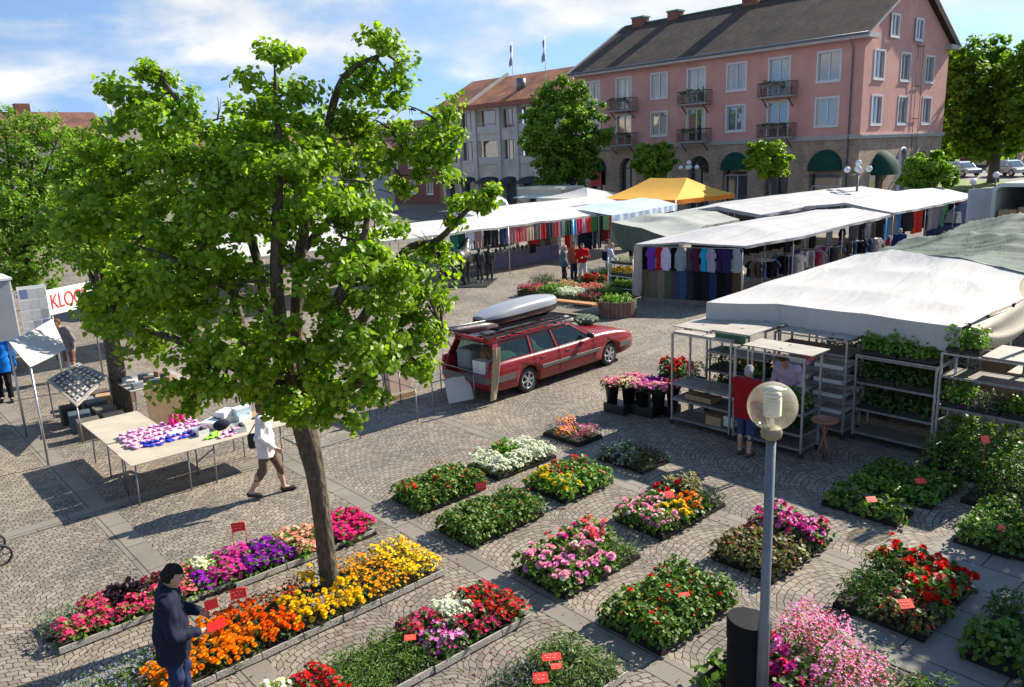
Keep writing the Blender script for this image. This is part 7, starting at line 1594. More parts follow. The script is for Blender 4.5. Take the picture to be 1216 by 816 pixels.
    for s in 'lr':
        lo_ = np.minimum(J['ank'+s], J['toe'+s])-.14; hi_ = np.maximum(J['ank'+s], J['toe'+s])+.14
        S = SDF(lo_, hi_, .010); dd = J['toe'+s]-J['ank'+s]; S.cap(J['ank'+s]-np.array([.02, 0, .03]), J['toe'+s]+np.array([.02, 0, 0]), .048, .04, .0); zc = min(0., 0.); S.cut(lambda X, Y, Z: Z-(J['ank'+s][2]+.0)-.02)
        if J['ank'+s][2] < .1: S.cut(lambda X, Y, Z: .004-Z)
        me, _, _ = S.mesh('shoe'); me.transform(Matrix.Scale(k, 4)); link('shoe', me, t, mat('shoe_%d' % int(shoes[0]*100), shoes, .5, .2, 9.))
    if not bald or True:
        S = SDF(head-.28, head+.22, .010); S.ell(head+Mh@np.array([-.012, 0, .02]), (.106, .088, .112), 0, Mh)
        if hairlen: S.ell(head+Mh@np.array([-.05, 0, -.06]), (.07, .085, .10+hairlen), .04, Mh)
        def ex(X, Y, Z):
            a = (X-head[0])*Mh[0][0]+(Y-head[1])*Mh[1][0]+(Z-head[2])*Mh[2][0]; c = (X-head[0])*Mh[0][2]+(Y-head[1])*Mh[1][2]+(Z-head[2])*Mh[2][2]
            e = np.minimum(a-.012, .062-c)
            e = np.maximum(e, np.minimum(-.07-hairlen-c, .2))
            if bald: e = np.maximum(e, np.minimum(c-.035, a+.2))
            return e
        S.cut(ex); X0 = rn(.004); S.warp(X0); me, _, _ = S.mesh('hair'); me.transform(Matrix.Scale(k, 4)); link('hair', me, t, hairmat(hair))
    t['_hands'] = [*(J['wrl']*k), *(J['wrr']*k)]; J['k'] = k; J['head'] = head; J['HP'] = HP
    hands = {s: Vector(J['wr'+s]*k) for s in 'lr'}; del t['_hands']
    return t, J, hands
def cloth(n, c, **k): return fab('wear_'+n, c, **k)
# woman with the red cards, lower left
P1 = G(218, 846)
t, J, hd = person('woman in a navy jacket and jeans holding red cards over the orange marigolds', P1, R(-22), 1.63, 'black', cloth('navy', (26, 32, 52)), cloth('jeans', (38, 50, 84)), stride=.05, nod=.42, lean=.04, vox=.0095, hem=.70, wide=1.3, build=1.12,
    arms=dict(l=((.03, .30, 1.10), (.27, .20, 1.02)), r=((.05, -.31, 1.08), (.27, -.16, .99))))
gl_ = MB(); k = J['k']
for y in (-.034, .034): gl_.tube([Vector((J['HP'](.098, y+.027*math.cos(a), .004+.02*math.sin(a)))*k) for a in [2*PI*i/14 for i in range(15)]], .0025, 4, cap=False)
for y in (-1, 1): gl_.tube([Vector(J['HP'](.098, .06*y, .01)*k), Vector(J['HP'](.0, .082*y, .012)*k)], .0025, 4)
gl_.tube([Vector(J['HP'](.1, -.008, .006)*k), Vector(J['HP'](.1, .008, .006)*k)], .0025, 4); gl_.build('glasses', CHROME, t)
# red cards held in her hands
Mw = Matrix.Translation(P1) @ Matrix.Rotation(R(-22), 4, 'Z')
for s, lb, off, sz in (('r', 'red card held out in the right hand of the woman in navy', (.17, .02, .02), (.17, .13, .006)), ('l', 'red card in the left hand of the woman in navy', (.13, -.04, .07), (.13, .10, .006))):
    o = MB().box((0, 0, 0), sz).build('price_card', CARD, None); o.location = Mw @ (hd[s]+Vector(off)); o.rotation_euler = (R(12 if s == 'r' else 60), R(-8), R(-22)); tag(o, lb, 'price card')
# woman in white walking past the shoe table
P2 = G(322, 588)
t, J, hd = person('woman in a white cardigan and brown cropped trousers striding past the shoe table', P2, R(-28), 1.66, 'brown', cloth('white', (225, 220, 220)), cloth('brown', (105, 88, 74)), stride=.24, vox=.010, hem=.74, leg_to=.33, wide=1.12, arms=dict(r=((-.08, -.27, 1.14), (.17, -.27, .94)), l=((-.05, .26, 1.12), (.02, .27, .88))), hairlen=.02)
hb = thing('handbag', 'dark handbag hanging at the side of the woman in white', 'handbag', Matrix.Translation(P2) @ Matrix.Rotation(R(-28), 4, 'Z') @ Vector((-.16, .12, .82)), R(-28)); MB().lohi((-.12, -.05, 0), (.1, .05, .26)).build('bag', RUBBER, hb, bevel=.04, seg=3); MB().tube([(-.08, 0, .26), (.08, 0, .5), (.1, .0, .56)], .01, 5).build('strap', RUBBER, hb)
# woman in red at the trolley
t, J, hd = person('grey haired woman in a red top seen from behind at the steel trolley', G(884, 541), R(8), 1.64, 'grey', cloth('dark_red', (150, 22, 26)), cloth('blue_crop', (56, 70, 104)), stride=.03, nod=.35, lean=.06, vox=.011, hem=.76, leg_to=.32, build=1.12, wide=1.15, shoes=(.10, .05, .03), arms=dict(l=((.10, .26, 1.12), (.33, .16, 1.03)), r=((.10, -.27, 1.12), (.33, -.14, 1.03))))
t, J, hd = person('man in a pale lilac shirt bending over the trolley towards the woman in red', (13.28, 7.25, 0), R(188), 1.66, 'brown', cloth('lilac', (186, 170, 190)), cloth('dark_grey', (50, 52, 56)), nod=.6, lean=.34, vox=.012, hem=.84, build=1.1, arms=dict(l=((.06, .28, 1.12), (.30, .15, 1.02)), r=((.06, -.28, 1.12), (.30, -.15, 1.02))))
# customers at the far flowers
t, J, hd = person('bald old man in a grey blue shirt standing at the far flowers', G(670, 341), R(-40), 1.74, 'grey', cloth('slate', (88, 102, 112)), cloth('charcoal', (42, 42, 44)), bald=True, build=1.14, wide=1.2, hem=.86, stride=.06, nod=.15, arms=dict(r=((.02, -.28, 1.12), (.14, -.28, .90))))
t, J, hd = person('person with folded arms in a bright red shirt and white trousers', G(692, 337), R(-120), 1.70, 'brown', cloth('bright_red', (205, 22, 22)), cloth('white_trousers', (215, 210, 205)), hem=.9, build=1.08, stride=.08, arms=dict(l=((.04, .27, 1.13), (.22, -.05, 1.12)), r=((.04, -.27, 1.13), (.22, .05, 1.16))))
t, J, hd = person('person in a brown top hidden between the man in grey and the red shirt', G(682, 337)+Vector((.5, .5, 0)), R(-100), 1.70, 'brown', cloth('brown_top', (150, 95, 70)), cloth('dark_blue', (42, 48, 70)), nod=.2)
t, J, hd = person('blond woman in white with a navy backpack reaching over the flowers', G(724, 338), R(-38), 1.72, 'blond', cloth('bluish_white', (205, 205, 222)), cloth('white_jeans', (205, 203, 205)), hem=.84, nod=.3, lean=.06, arms=dict(r=((.12, -.26, 1.14), (.36, -.24, .98)), l=((.08, .26, 1.12), (.26, .22, .95))), stride=.04)
bp_ = thing('backpack', 'navy backpack worn by the blond woman in white', 'backpack', G(724, 338), R(-38)); MB().lohi((-.30, -.15, 1.02), (-.12, .15, 1.40)).build('bag', cloth('navy_bag', (22, 26, 48)), bp_, bevel=.06, seg=3)
for y in (-.1, .1): MB().tube([(-.13, y, 1.38), (.02, y, 1.49), (.13, y, 1.36), (.11, y*1.2, 1.15), (-.12, y*1.2, 1.06)], .014, 5).build('strap', RUBBER, bp_)
t, J, hd = person('dark haired woman in white partly hidden behind the blond woman with the backpack', G(724, 336)+Vector((1.0, 1.0, 0)), R(-60), 1.68, 'brown', cloth('cream_top', (190, 180, 165)), cloth('grey_jeans', (70, 72, 84)))
# others
t, J, hd = person('man in a bright blue jacket walking at the left edge', G(9, 477), R(-100), 1.70, 'brown', cloth('bright_blue', (10, 110, 200)), cloth('black_trousers', (20, 20, 26)), hem=.76, wide=1.25, build=1.1, stride=.07, vox=.012)
t, J, hd = person('person in shorts standing behind the small white sheet', G(92, 449)+Vector((-.1, 0, 0)), R(-150), 1.70, 'brown', cloth('grey_top', (120, 118, 122)), cloth('brown_shorts', (120, 84, 72)), leg_to=.5, lean=.25, nod=.4)
t, J, hd = person('stall keeper in a dark red sweater behind the bronze horse', (22.2, 29.9, 0), R(-110), 1.72, 'black', cloth('maroon', (80, 18, 24)), cloth('black_trousers', (20, 20, 26)))
t, J, hd = person('stall keeper in a pale top beside the one in dark red', (21.4, 30.2, 0), R(-90), 1.66, 'blond', cloth('tan_top', (165, 130, 105)), cloth('dark_blue', (42, 48, 70)))
t, J, hd = person('person in a turquoise t shirt and black trousers below the blue canopy', ATY(748, 300, 25.9)*1, R(-60), 1.74, 'blond', cloth('turquoise', (20, 160, 195)), cloth('black_trousers', (20, 20, 26)), long_sleeve=False) if False else person('person in a turquoise t shirt and black trousers below the blue canopy', Vector((ATY(749, 300, 24.6).x, 24.6, 0)), R(-60), 1.78, 'blond', cloth('turquoise', (20, 160, 195)), cloth('black_trousers', (20, 20, 26)), long_sleeve=False)
Pq = ATY(1069, 275, 14.2)
t, J, hd = person('white haired person in a dark blue jacket among the hanging dresses', (Pq.x, Pq.y, 0), R(-160), 1.74, 'white', cloth('navy_blue', (30, 50, 110)), cloth('black_trousers', (20, 20, 26)))
Pq = ATY(1121, 268, 12.4)
t, J, hd = person('person in a white top just behind the green tarpaulin roof', (Pq.x, Pq.y, .0), R(-120), 1.72, 'brown', cloth('white', (225, 220, 220)), cloth('dark_blue', (42, 48, 70)))
Pq = ATY(789, 284, 21.5)
t, J, hd = person('person in light clothes half hidden behind the grey green sheet', (25.2, 19.2, 0), R(150), 1.66, 'brown', cloth('tan_top', (165, 130, 105)), cloth('grey_jeans', (70, 72, 84)))
# ================================================================== buildings
def brickmat(name, c1, c2, mort, bw=.26, bh=.085, ax='YZ', rough=.85):
    m, nt, N, L = newmat(name); P = _principled(nt); tc = N.new('ShaderNodeTexCoord'); sx = N.new('ShaderNodeSeparateXYZ'); L.new(tc.outputs['Object'], sx.inputs[0])
    ad = N.new('ShaderNodeMath'); ad.operation = 'ADD'; L.new(sx.outputs[0], ad.inputs[0]); L.new(sx.outputs[1], ad.inputs[1])
    cb = N.new('ShaderNodeCombineXYZ'); L.new(ad.outputs[0], cb.inputs[0]); L.new(sx.outputs[2], cb.inputs[1])
    br = N.new('ShaderNodeTexBrick'); br.inputs['Scale'].default_value = 1.; br.inputs['Brick Width'].default_value = bw; br.inputs['Row Height'].default_value = bh; br.inputs['Mortar Size'].default_value = bh*.1
    br.inputs['Color1'].default_value = (*c1, 1); br.inputs['Color2'].default_value = (*c2, 1); br.inputs['Mortar'].default_value = (*mort, 1); L.new(cb.outputs[0], br.inputs['Vector'])
    n = N.new('ShaderNodeTexNoise'); n.inputs['Scale'].default_value = .8; n.inputs['Detail'].default_value = 6; L.new(tc.outputs['Object'], n.inputs['Vector'])
    cr = N.new('ShaderNodeValToRGB'); cr.color_ramp.elements[0].position = .3; cr.color_ramp.elements[1].position = .7; cr.color_ramp.elements[0].color = (.75, .75, .75, 1); cr.color_ramp.elements[1].color = (1.15, 1.12, 1.1, 1); L.new(n.outputs['Fac'], cr.inputs['Fac'])
    mu = N.new('ShaderNodeMixRGB'); mu.blend_type = 'MULTIPLY'; mu.inputs[0].default_value = 1; L.new(br.outputs['Color'], mu.inputs[1]); L.new(cr.outputs[0], mu.inputs[2]); L.new(mu.outputs[0], P.inputs['Base Color']); P.inputs['Roughness'].default_value = rough
    bp = N.new('ShaderNodeBump'); bp.invert = True; bp.inputs['Strength'].default_value = .5; bp.inputs['Distance'].default_value = .02; L.new(br.outputs['Fac'], bp.inputs['Height']); L.new(bp.outputs[0], P.inputs['Normal']); MATS[name] = m; return m
def rooftile(name, c1, c2, ax=1, w=.28, h=.36):
    m, nt, N, L = newmat(name); P = _principled(nt); tc = N.new('ShaderNodeTexCoord'); sx = N.new('ShaderNodeSeparateXYZ'); L.new(tc.outputs['Object'], sx.inputs[0])
    cb = N.new('ShaderNodeCombineXYZ'); L.new(sx.outputs[ax], cb.inputs[0]); L.new(sx.outputs[1-ax], cb.inputs[1])
    br = N.new('ShaderNodeTexBrick'); br.inputs['Scale'].default_value = 1.; br.inputs['Brick Width'].default_value = w; br.inputs['Row Height'].default_value = h; br.inputs['Mortar Size'].default_value = .025; br.offset = 0.
    br.inputs['Color1'].default_value = (*c1, 1); br.inputs['Color2'].default_value = (*c2, 1); br.inputs['Mortar'].default_value = (*[c*.45 for c in c1], 1); L.new(cb.outputs[0], br.inputs['Vector'])
    n = N.new('ShaderNodeTexNoise'); n.inputs['Scale'].default_value = .6; n.inputs['Detail'].default_value = 7; L.new(tc.outputs['Object'], n.inputs['Vector'])
    cr = N.new('ShaderNodeValToRGB'); cr.color_ramp.elements[0].position = .3; cr.color_ramp.elements[1].position = .7; cr.color_ramp.elements[0].color = (.55, .55, .55, 1); cr.color_ramp.elements[1].color = (1.5, 1.4, 1.25, 1); L.new(n.outputs['Fac'], cr.inputs['Fac'])
    mu = N.new('ShaderNodeMixRGB'); mu.blend_type = 'MULTIPLY'; mu.inputs[0].default_value = 1; L.new(br.outputs['Color'], mu.inputs[1]); L.new(cr.outputs[0], mu.inputs[2]); L.new(mu.outputs[0], P.inputs['Base Color']); P.inputs['Roughness'].default_value = .85
    bp = N.new('ShaderNodeBump'); bp.invert = True; bp.inputs['Strength'].default_value = .8; bp.inputs['Distance'].default_value = .05; L.new(br.outputs['Fac'], bp.inputs['Height']); L.new(bp.outputs[0], P.inputs['Normal']); MATS[name] = m; return m
PINK = mat('pink_plaster', (.58, .295, .25), .85, .13, .5, bump=.25, bscale=25)
BRICK = brickmat('tan_brick', (.32, .23, .165), (.52, .385, .27), (.21, .175, .145))
TILE = rooftile('dark_roof_tile', (.05, .033, .02), (.105, .068, .042))
WFR = mat('pale_window_frame', (.60, .60, .60), .5, .06, 3.); BAND = mat('pale_band', (.42, .40, .38), .7, .1, 2.)
GUT = mat('blue_grey_gutter', (.13, .15, .19), .45, .1, 3., metal=.3); COPPER = mat('green_copper', (.07, .22, .18), .6, .2, 3.); GLS = glassmat(); IRON = mat('dark_iron', (.035, .028, .026), .5, .2, 6.)
GLS2 = glassmat('bright_window_glass', (.12, .15, .17), .03); AWN = clothmat('dark_green_awning', (.010, .062, .045), .1, .1, 2.); CURT = mat('curtain_white', (.55, .54, .50), .8, .1, 3.)
def holes_wall(u0, u1, z0, z1, holes, fn, depth, mb):
    "flat wall with real openings; fn(u, z, d) gives the point d metres inside; hole = (ua, ub, za, zb, arched)"
    us = sorted({u0, u1, *[h[0] for h in holes], *[h[1] for h in holes]}); zs = sorted({z0, z1, *[h[2] for h in holes], *[h[3] for h in holes]})
    us = [u for u in us if u0 <= u <= u1]; zs = [z for z in zs if z0 <= z <= z1]
    for i in range(len(us)-1):
        for j in range(len(zs)-1):
            cu, cz = (us[i]+us[i+1])/2, (zs[j]+zs[j+1])/2
            if any(h[0] < cu < h[1] and h[2] < cz < h[3] for h in holes): continue
            mb.add([fn(us[i], zs[j], 0), fn(us[i+1], zs[j], 0), fn(us[i+1], zs[j+1], 0), fn(us[i], zs[j+1], 0)], [(0, 1, 2, 3)])
    for h in holes:
        ua, ub, za, zb = h[:4]
        if len(h) > 4 and h[4]:
            r_ = (ub-ua)/2; cz = zb-r_; arc = [(ua+r_-r_*math.cos(PI*k/12), cz+r_*math.sin(PI*k/12)) for k in range(13)]
            for k in range(12):
                a, b = arc[k], arc[k+1]; mb.add([fn(a[0], a[1], 0), fn(b[0], b[1], 0), fn(b[0], zb, 0), fn(a[0], zb, 0)], [(0, 1, 2, 3)])
            path = [(ua, za)]+arc+[(ub, za)]
        else: path = [(ua, za), (ua, zb), (ub, zb), (ub, za), (ua, za)]
        for k in range(len(path)-1):
            a, b = path[k], path[k+1]; mb.add([fn(*a, 0), fn(*b, 0), fn(*b, depth), fn(*a, depth)], [(0, 1, 2, 3)])
def ubox(mb, fn, ua, ub, za, zb, d0, d1):
    vs = [fn(u, z, d) for d in (d0, d1) for u, z in ((ua, za), (ub, za), (ub, zb), (ua, zb))]
    mb.add(vs, [(0, 1, 2, 3), (4, 7, 6, 5), (0, 4, 5, 1), (1, 5, 6, 2), (2, 6, 7, 3), (3, 7, 4, 0)])
def window(root, fn, ua, ub, za, zb, inset=.14, border=.13, mull=1, name='window', glass=None, curtain=0, sill=True, fm=None):
    m = MB(); fm = fm or WFR
    for a in ((ua-border, ua+.01, za-border, zb+border), (ub-.01, ub+border, za-border, zb+border), (ua+.01, ub-.01, zb-.01, zb+border), (ua+.01, ub-.01, za-border, za+.01)): ubox(m, fn, *a, -.035, .02)
    if sill: ubox(m, fn, ua-border-.03, ub+border+.03, za-border-.05, za-border, -.08, .02)
    w = .07
    for a in ((ua+.0, ua+w, za, zb), (ub-w, ub, za, zb), (ua+w, ub-w, zb-w, zb), (ua+w, ub-w, za, za+w)): ubox(m, fn, *a, inset-.05, inset+.02)
    for k in range(mull):
        u = ua+(ub-ua)*(k+1)/(mull+1); ubox(m, fn, u-.055, u+.055, za+w, zb-w, inset-.055, inset+.015)
    o = m.build(name, fm, root)
    g_ = MB(); ubox(g_, fn, ua, ub, za, zb, inset, inset+.012); g_.build('pane', glass or GLS, o)
    if curtain:
        ww = (ub-ua)*.22
        for a in ((ua+.05, ua+ww), (ub-ww, ub-.05))[:curtain]: c = MB(); ubox(c, fn, a[0], a[1], za+.1, zb-.08, inset-.004, inset-.001); c.build('curtain', CURT, o)
    return o
BX, BY = 58.9, 27.5
bl_ = thing('pink_house', 'three storey pink house with a brick ground floor, balconies and a dark tiled roof', 'house', (BX, BY, 0))
LY, LX = 28.6, 15.3
fF = lambda u, z, d: Vector((d, u, z)); fS = lambda u, z, d: Vector((u, d, z))
WY = [2.63, 6.65, 10.45, 14.36, 18.3, 22.35, 26.2]   # window axes along the facade
doors = {1, 3, 5}
H1 = []; H2 = []
for i, y in enumerate(WY):
    hw = .84
    H1.append((y-hw, y+hw, 9.15 if i in doors else 9.9, 11.9)); H2.append((y-hw, y+hw, 5.95 if i in doors else 6.68, 8.62))
m = MB(); holes_wall(0, LY, 5.9, 13.1, H1+H2, fF, .22, m)
SX = [2.45, 7.0, 11.6]; HS1 = [(x-.78, x+.78, 9.9, 11.8) for x in SX]+[(x-.78, x+.78, 6.65, 8.6) for x in SX]
holes_wall(0, LX, 5.9, 13.1, HS1, fS, .22, m)
m.add([(0, 0, 13.1), (LX, 0, 13.1), (LX/2, 0, 17.42)], [(0, 1, 2)]); m.add([(0, LY, 5.9), (LX, LY, 5.9), (LX, LY, 13.1), (LX/2, LY, 17.42), (0, LY, 13.1)], [(0, 1, 2, 3, 4)]); m.add([(LX, 0, 5.9), (LX, LY, 5.9), (LX, LY, 13.1), (LX, 0, 13.1)], [(0, 1, 2, 3)])
m.build('plaster_wall', PINK, bl_, recalc=False)
AR = [(2.5, 1.3, 3.1), (6.6, 1.05, 4.7), (10.4, 1.2, 4.0), (14., 1.05, 4.72), (17.9, 1.05, 4.72), (21.97, 1.0, 4.75), (25.7, 1.0, 4.85)]
HA = [(y-w, y+w, .05, z+.0, i not in (0,)) for i, (y, w, z) in enumerate(AR)]
m = MB(); holes_wall(0, LY, 0, 5.6, HA, fF, .6, m); SH_ = [(2.0, 4.3, .05, 3.2, False), (6.85, 8.3, .05, 4.7, True), (11., 12.4, 1., 4.4, True)]; holes_wall(0, LX, 0, 5.6, SH_, fS, .4, m)
m.add([(LX, 0, 0), (LX, LY, 0), (LX, LY, 5.6), (LX, 0, 5.6)], [(0, 1, 2, 3)]); m.add([(0, LY, 0), (LX, LY, 0), (LX, LY, 5.6), (0, LY, 5.6)], [(0, 1, 2, 3)]); m.build('brick_wall', BRICK, bl_, recalc=False)
m = MB(); m.lohi((-.14, -.14, 5.6), (LX+.1, LY, 5.9)); m.lohi((-.2, -.2, 5.8), (LX+.15, LY, 5.88)); m.build('cornice_band', BAND, bl_)
for i, y in enumerate(WY):
    for r_, (ua, ub, za, zb) in enumerate((H1[i], H2[i])):
        window(bl_, fF, ua+.0, ub-.0, za, zb, name='balcony_door' if i in doors else 'window', sill=i not in doors, curtain=[0, 2, 1, 0, 2, 1, 0, 1, 2, 0, 2, 0, 1, 2][i*2+r_], glass=GLS2 if (i+r_) % 2 else GLS)
for (ua, ub, za, zb) in HS1: window(bl_, fS, ua, ub, za, zb, curtain=1, glass=GLS2)
for x in (4.45, 8.83): window(bl_, lambda u, z, d: Vector((u, d-.11, z)), x-.62, x+.62, 12.95, 14.4, inset=.09, curtain=1, border=.12)
for i, (y, w, z) in enumerate(AR):
    m = MB(); ubox(m, fF, y-w, y+w, .05, z, .5, .55); m.build('shop_window', GLS, bl_)
    m = MB(); ubox(m, fF, y-w+.0, y-w+.08, .05, z-.9, .42, .5); ubox(m, fF, y+w-.08, y+w, .05, z-.9, .42, .5); ubox(m, fF, y-w, y+w, z-.98, z-.9, .42, .5); ubox(m, fF, y-.04, y+.04, .05, z-.98, .42, .5); m.build('shop_frame', WFR if i in (0, 2) else IRON, bl_)
m = MB(); ubox(m, fS, 6.85, 8.3, .05, 4.7, .3, .35); m.build('side_door', WFR, bl_)
m = MB()
for k in range(13):
    a = PI*k/12
m.tube([(7.575-.8*math.cos(PI*k/12), -.03, 3.95+.8*math.sin(PI*k/12)) for k in range(13)], .09, 6); m.build('door_arch', WFR, bl_)
m = MB(); ubox(m, fS, 2.0, 4.3, .05, 3.2, .3, .34); m.build('shop_window', GLS, bl_)
def awning(y, w, z, out, root, fn=None, depth=.0):
    fn = fn or (lambda a, b, c: Vector((-b, y+a, z+c))); rows = []
    for i in range(15):
        th = PI*i/14; rows.append([fn(-w*math.cos(th)*(1-.0*j), out*math.sin(PI/2*j/8)*math.sin(th)**.5, w*math.sin(th)*math.cos(PI/2*j/8)) for j in range(9)])
    m = MB(); m.grid(rows); lo = [r_[-1] for r_ in rows]; m.grid([lo, [p-Vector((0, 0, .25)) for p in lo]]); m.build('awning', AWN, root, recalc=False)
awning(2.5, 1.3, 3.6, .8, bl_); awning(10.4, 1.2, 3.75, .75, bl_); awning(25.7, 1.05, 3.8, .75, bl_); awning(17.9, .0001+1.0, 3.7, .2, bl_) if False else None
awning(0, 1.55, 3.1, 1.2, bl_, lambda a, b, c: Vector((3.7+a*1.0, -b, 3.1+c)))
for i in (1, 3, 5):
    y = WY[i]-.15
    for r_, z in enumerate((9.02, 5.92)):
        m = MB(); m.lohi((-.95, y-1.5, z-.08), (-.002, y+1.5, z+.06)); b_ = m.build('balcony', mat('balcony_concrete', (.30, .26, .24), .8, .15, 3.), bl_)
        m = MB()
        P_ = [(-.9, y-1.45), (-.9, y+1.45)]
        for k in range(25):
            yy = y-1.45+2.9*k/24; m.tube([(-.9, yy, z+.06), (-.97-.04*math.sin(k*1.5), yy, z+.4), (-.9, yy, z+1.05)], .016, 4)
            if k % 3 == 1: m.tube([(-.93, yy-.1+.1*math.cos(a), z+.5+.16*math.sin(a)) for a in [2*PI*q/10 for q in range(11)]], .018, 4, cap=False)
        for yy in (y-1.45, y+1.45):
            for k in range(7): m.tube([(-.9+.15*k, yy, z+.06), (-.9+.15*k, yy, z+1.05)], .016, 4)
            m.beam((-.92, yy, z+1.06), (0, yy, z+1.06), .05)
        m.beam((-.92, y-1.47, z+1.06), (-.92, y+1.47, z+1.06), .06); m.beam((-.9, y-1.45, z+.12), (-.9, y+1.45, z+.12), .04); m.build('railing', IRON, b_)
        for yy in (y-1.1, y+1.1): m = MB(); m.beam((-.8, yy, z-.09), (-.02, yy, z-.75), .06); m.build('bracket', IRON, b_)
        m = MB(); m.lohi((-1.08, y-.9, z+.72), (-.93, y+.9, z+.92)); bx_ = m.build('flower_box', DARKPLY, b_)
        me = crown_mesh('plants', [(Vector((-1., y-.8+.4*q, z+1.0)), .2, .8) for q in range(5)], 160, .10, ROUND); link('plants', me, bx_, GRN_D)
# roof
rz_, ex_ = 17.55, .75
def slab(mb, a, b, c, d, th):
    A = [Vector(q) for q in (a, b, c, d)]; n = (A[1]-A[0]).cross(A[3]-A[0]).normalized()*th
    mb.add(A+[q-n for q in A], [(0, 1, 2, 3), (4, 7, 6, 5), (0, 4, 5, 1), (1, 5, 6, 2), (2, 6, 7, 3), (3, 7, 4, 0)])
sl = (rz_-13.15)/(LX/2)
m = MB(); slab(m, (-ex_, -.55, 13.15-sl*ex_+.06), (LX/2, -.55, rz_+.06), (LX/2, LY+.1, rz_+.06), (-ex_, LY+.1, 13.15-sl*ex_+.06), -.12); slab(m, (LX/2, -.55, rz_+.06), (LX+ex_, -.55, 13.15-sl*ex_+.06), (LX+ex_, LY+.1, 13.15-sl*ex_+.06), (LX/2, LY+.1, rz_+.06), -.12); rf = m.build('roof', TILE, bl_)
m = MB(); m.lohi((LX/2-.12, -.5, rz_+.19), (LX/2+.12, LY, rz_+.27)); m.build('ridge_cap', COPPER, rf)
m = MB(); m.tube([(-ex_-.05, -.55, 12.80), (-ex_-.05, LY+.1, 12.80)], .09, 8); m.lohi((-ex_, -.5, 12.72), (-ex_+.03, LY+.05, 12.88)); m.build('gutter', GUT, rf)
m = MB(); m.lohi((-ex_+.04, -.45, 12.62), (-.002, LY, 12.72)); m.lohi((-ex_+.03, -.45, 12.5), (-ex_+.09, LY, 12.72)); m.build('eave_board', BAND, rf)
for sg, xx in ((-1, -ex_), (1, LX+ex_)):
    m = MB(); m.lohi((min(xx, xx-sg*1.75), -.6, 12.52), (max(xx, xx-sg*1.75), -.003, 12.86)); m.build('eave_return', BAND, rf)
    m = MB(); m.beam((xx, -.57, 13.15-sl*ex_+.02), (LX/2, -.57, rz_+.02), .05, .3, up=(0, 1, 0)); m.beam((xx, LY+.13, 13.15-sl*ex_+.08), (LX/2, LY+.13, rz_+.08), .3, .3, up=(0, 1, 0)); m.build('verge_board', BAND, rf)
RBR = brickmat('red_chimney_brick', (.22, .07, .045), (.30, .11, .07), (.16, .12, .1))
for y, h, w in ((26.6, 18.25, .7), (22.3, 18.2, .6), (13.9, 19.2, .8)):
    c = MB().lohi((LX/2-.5, y-w, rz_-.6), (LX/2+.5, y+w, h)).build('chimney', RBR, rf); MB().lohi((LX/2-.58, y-w-.1, h), (LX/2+.58, y+w+.1, h+.14)).build('chimney_cap', COPPER, c)
m = MB(); m.tube([(-.6, .8, 12.5), (-.12, .8, 11.9), (-.12, .8, .2)], .06, 8)
for z in (11.2, 9.2, 7.2, 5.3, 3.): m.cyl((-.12, .8, z), (-.12, .8, z+.1), .085, n=8)
m.build('drain_pipe', GUT, bl_)
m = MB()
for x in (8.75, 9.75): m.tube([(x, -.16, 2.2), (x, -.16, 12.6)], .022, 5)
for z in (12.5, 9.5, 7., 5.7): m.beam((8.6, -.08, z), (9.9, -.08, z), .05)
m.build('wall_ladder', IRON, bl_)
o = MB().lohi((0, -.7, 0), (.03, .7, 1.7)).build('banner', mat('red_banner', (.55, .03, .03), .6, .3, 2.), None); o.location = (58.6, 53.2, 2.2); tag(o, 'red banner hanging in the left arch of the pink house', 'banner')
# grey house with the orange roof
GREYB = brickmat('grey_white_brick', (.62, .58, .51), (.70, .66, .58), (.42, .40, .38), .28, .09); COLW = mat('grey_concrete_pillar', (.50, .49, .47), .8, .08, 1.5); ORT = rooftile('orange_roof_tile', (.38, .15, .075), (.48, .20, .10)); RUST = mat('rust_fascia', (.22, .07, .04), .6, .15, 2.)
gh = thing('grey_house', 'grey brick house with an orange tiled roof left of the pink house', 'house', (58.9, 56.3, 0)); GL = 21.6
bays = [(1.2, 4.4), (4.9, 8.0), (8.55, 10.9), (11.4, 14.9), (15.6, 18.2), (18.6, 21.2)]
GH = [(a, b, z0, z1) for a, b in bays for z0, z1 in ((8.3, 10.35), (5.0, 7.1))]+[(a, b, .05, 3.2, True) for a, b in bays]
m = MB(); holes_wall(0, GL, 0, 11.2, GH, fF, .5, m); m.add([(0, GL, 0), (10.6, GL, 0), (10.6, GL, 11.2), (5.3, GL, 13), (0, GL, 11.2)], [(0, 1, 2, 3, 4)]); m.build('wall', GREYB, gh, recalc=False)
for y in (.9, 4.65, 8.28, 11.15, 15.25, 18.4, 21.4): MB().lohi((-.25, y-.24, 0), (-.003, y+.24, 11.1)).build('pillar', COLW, gh)
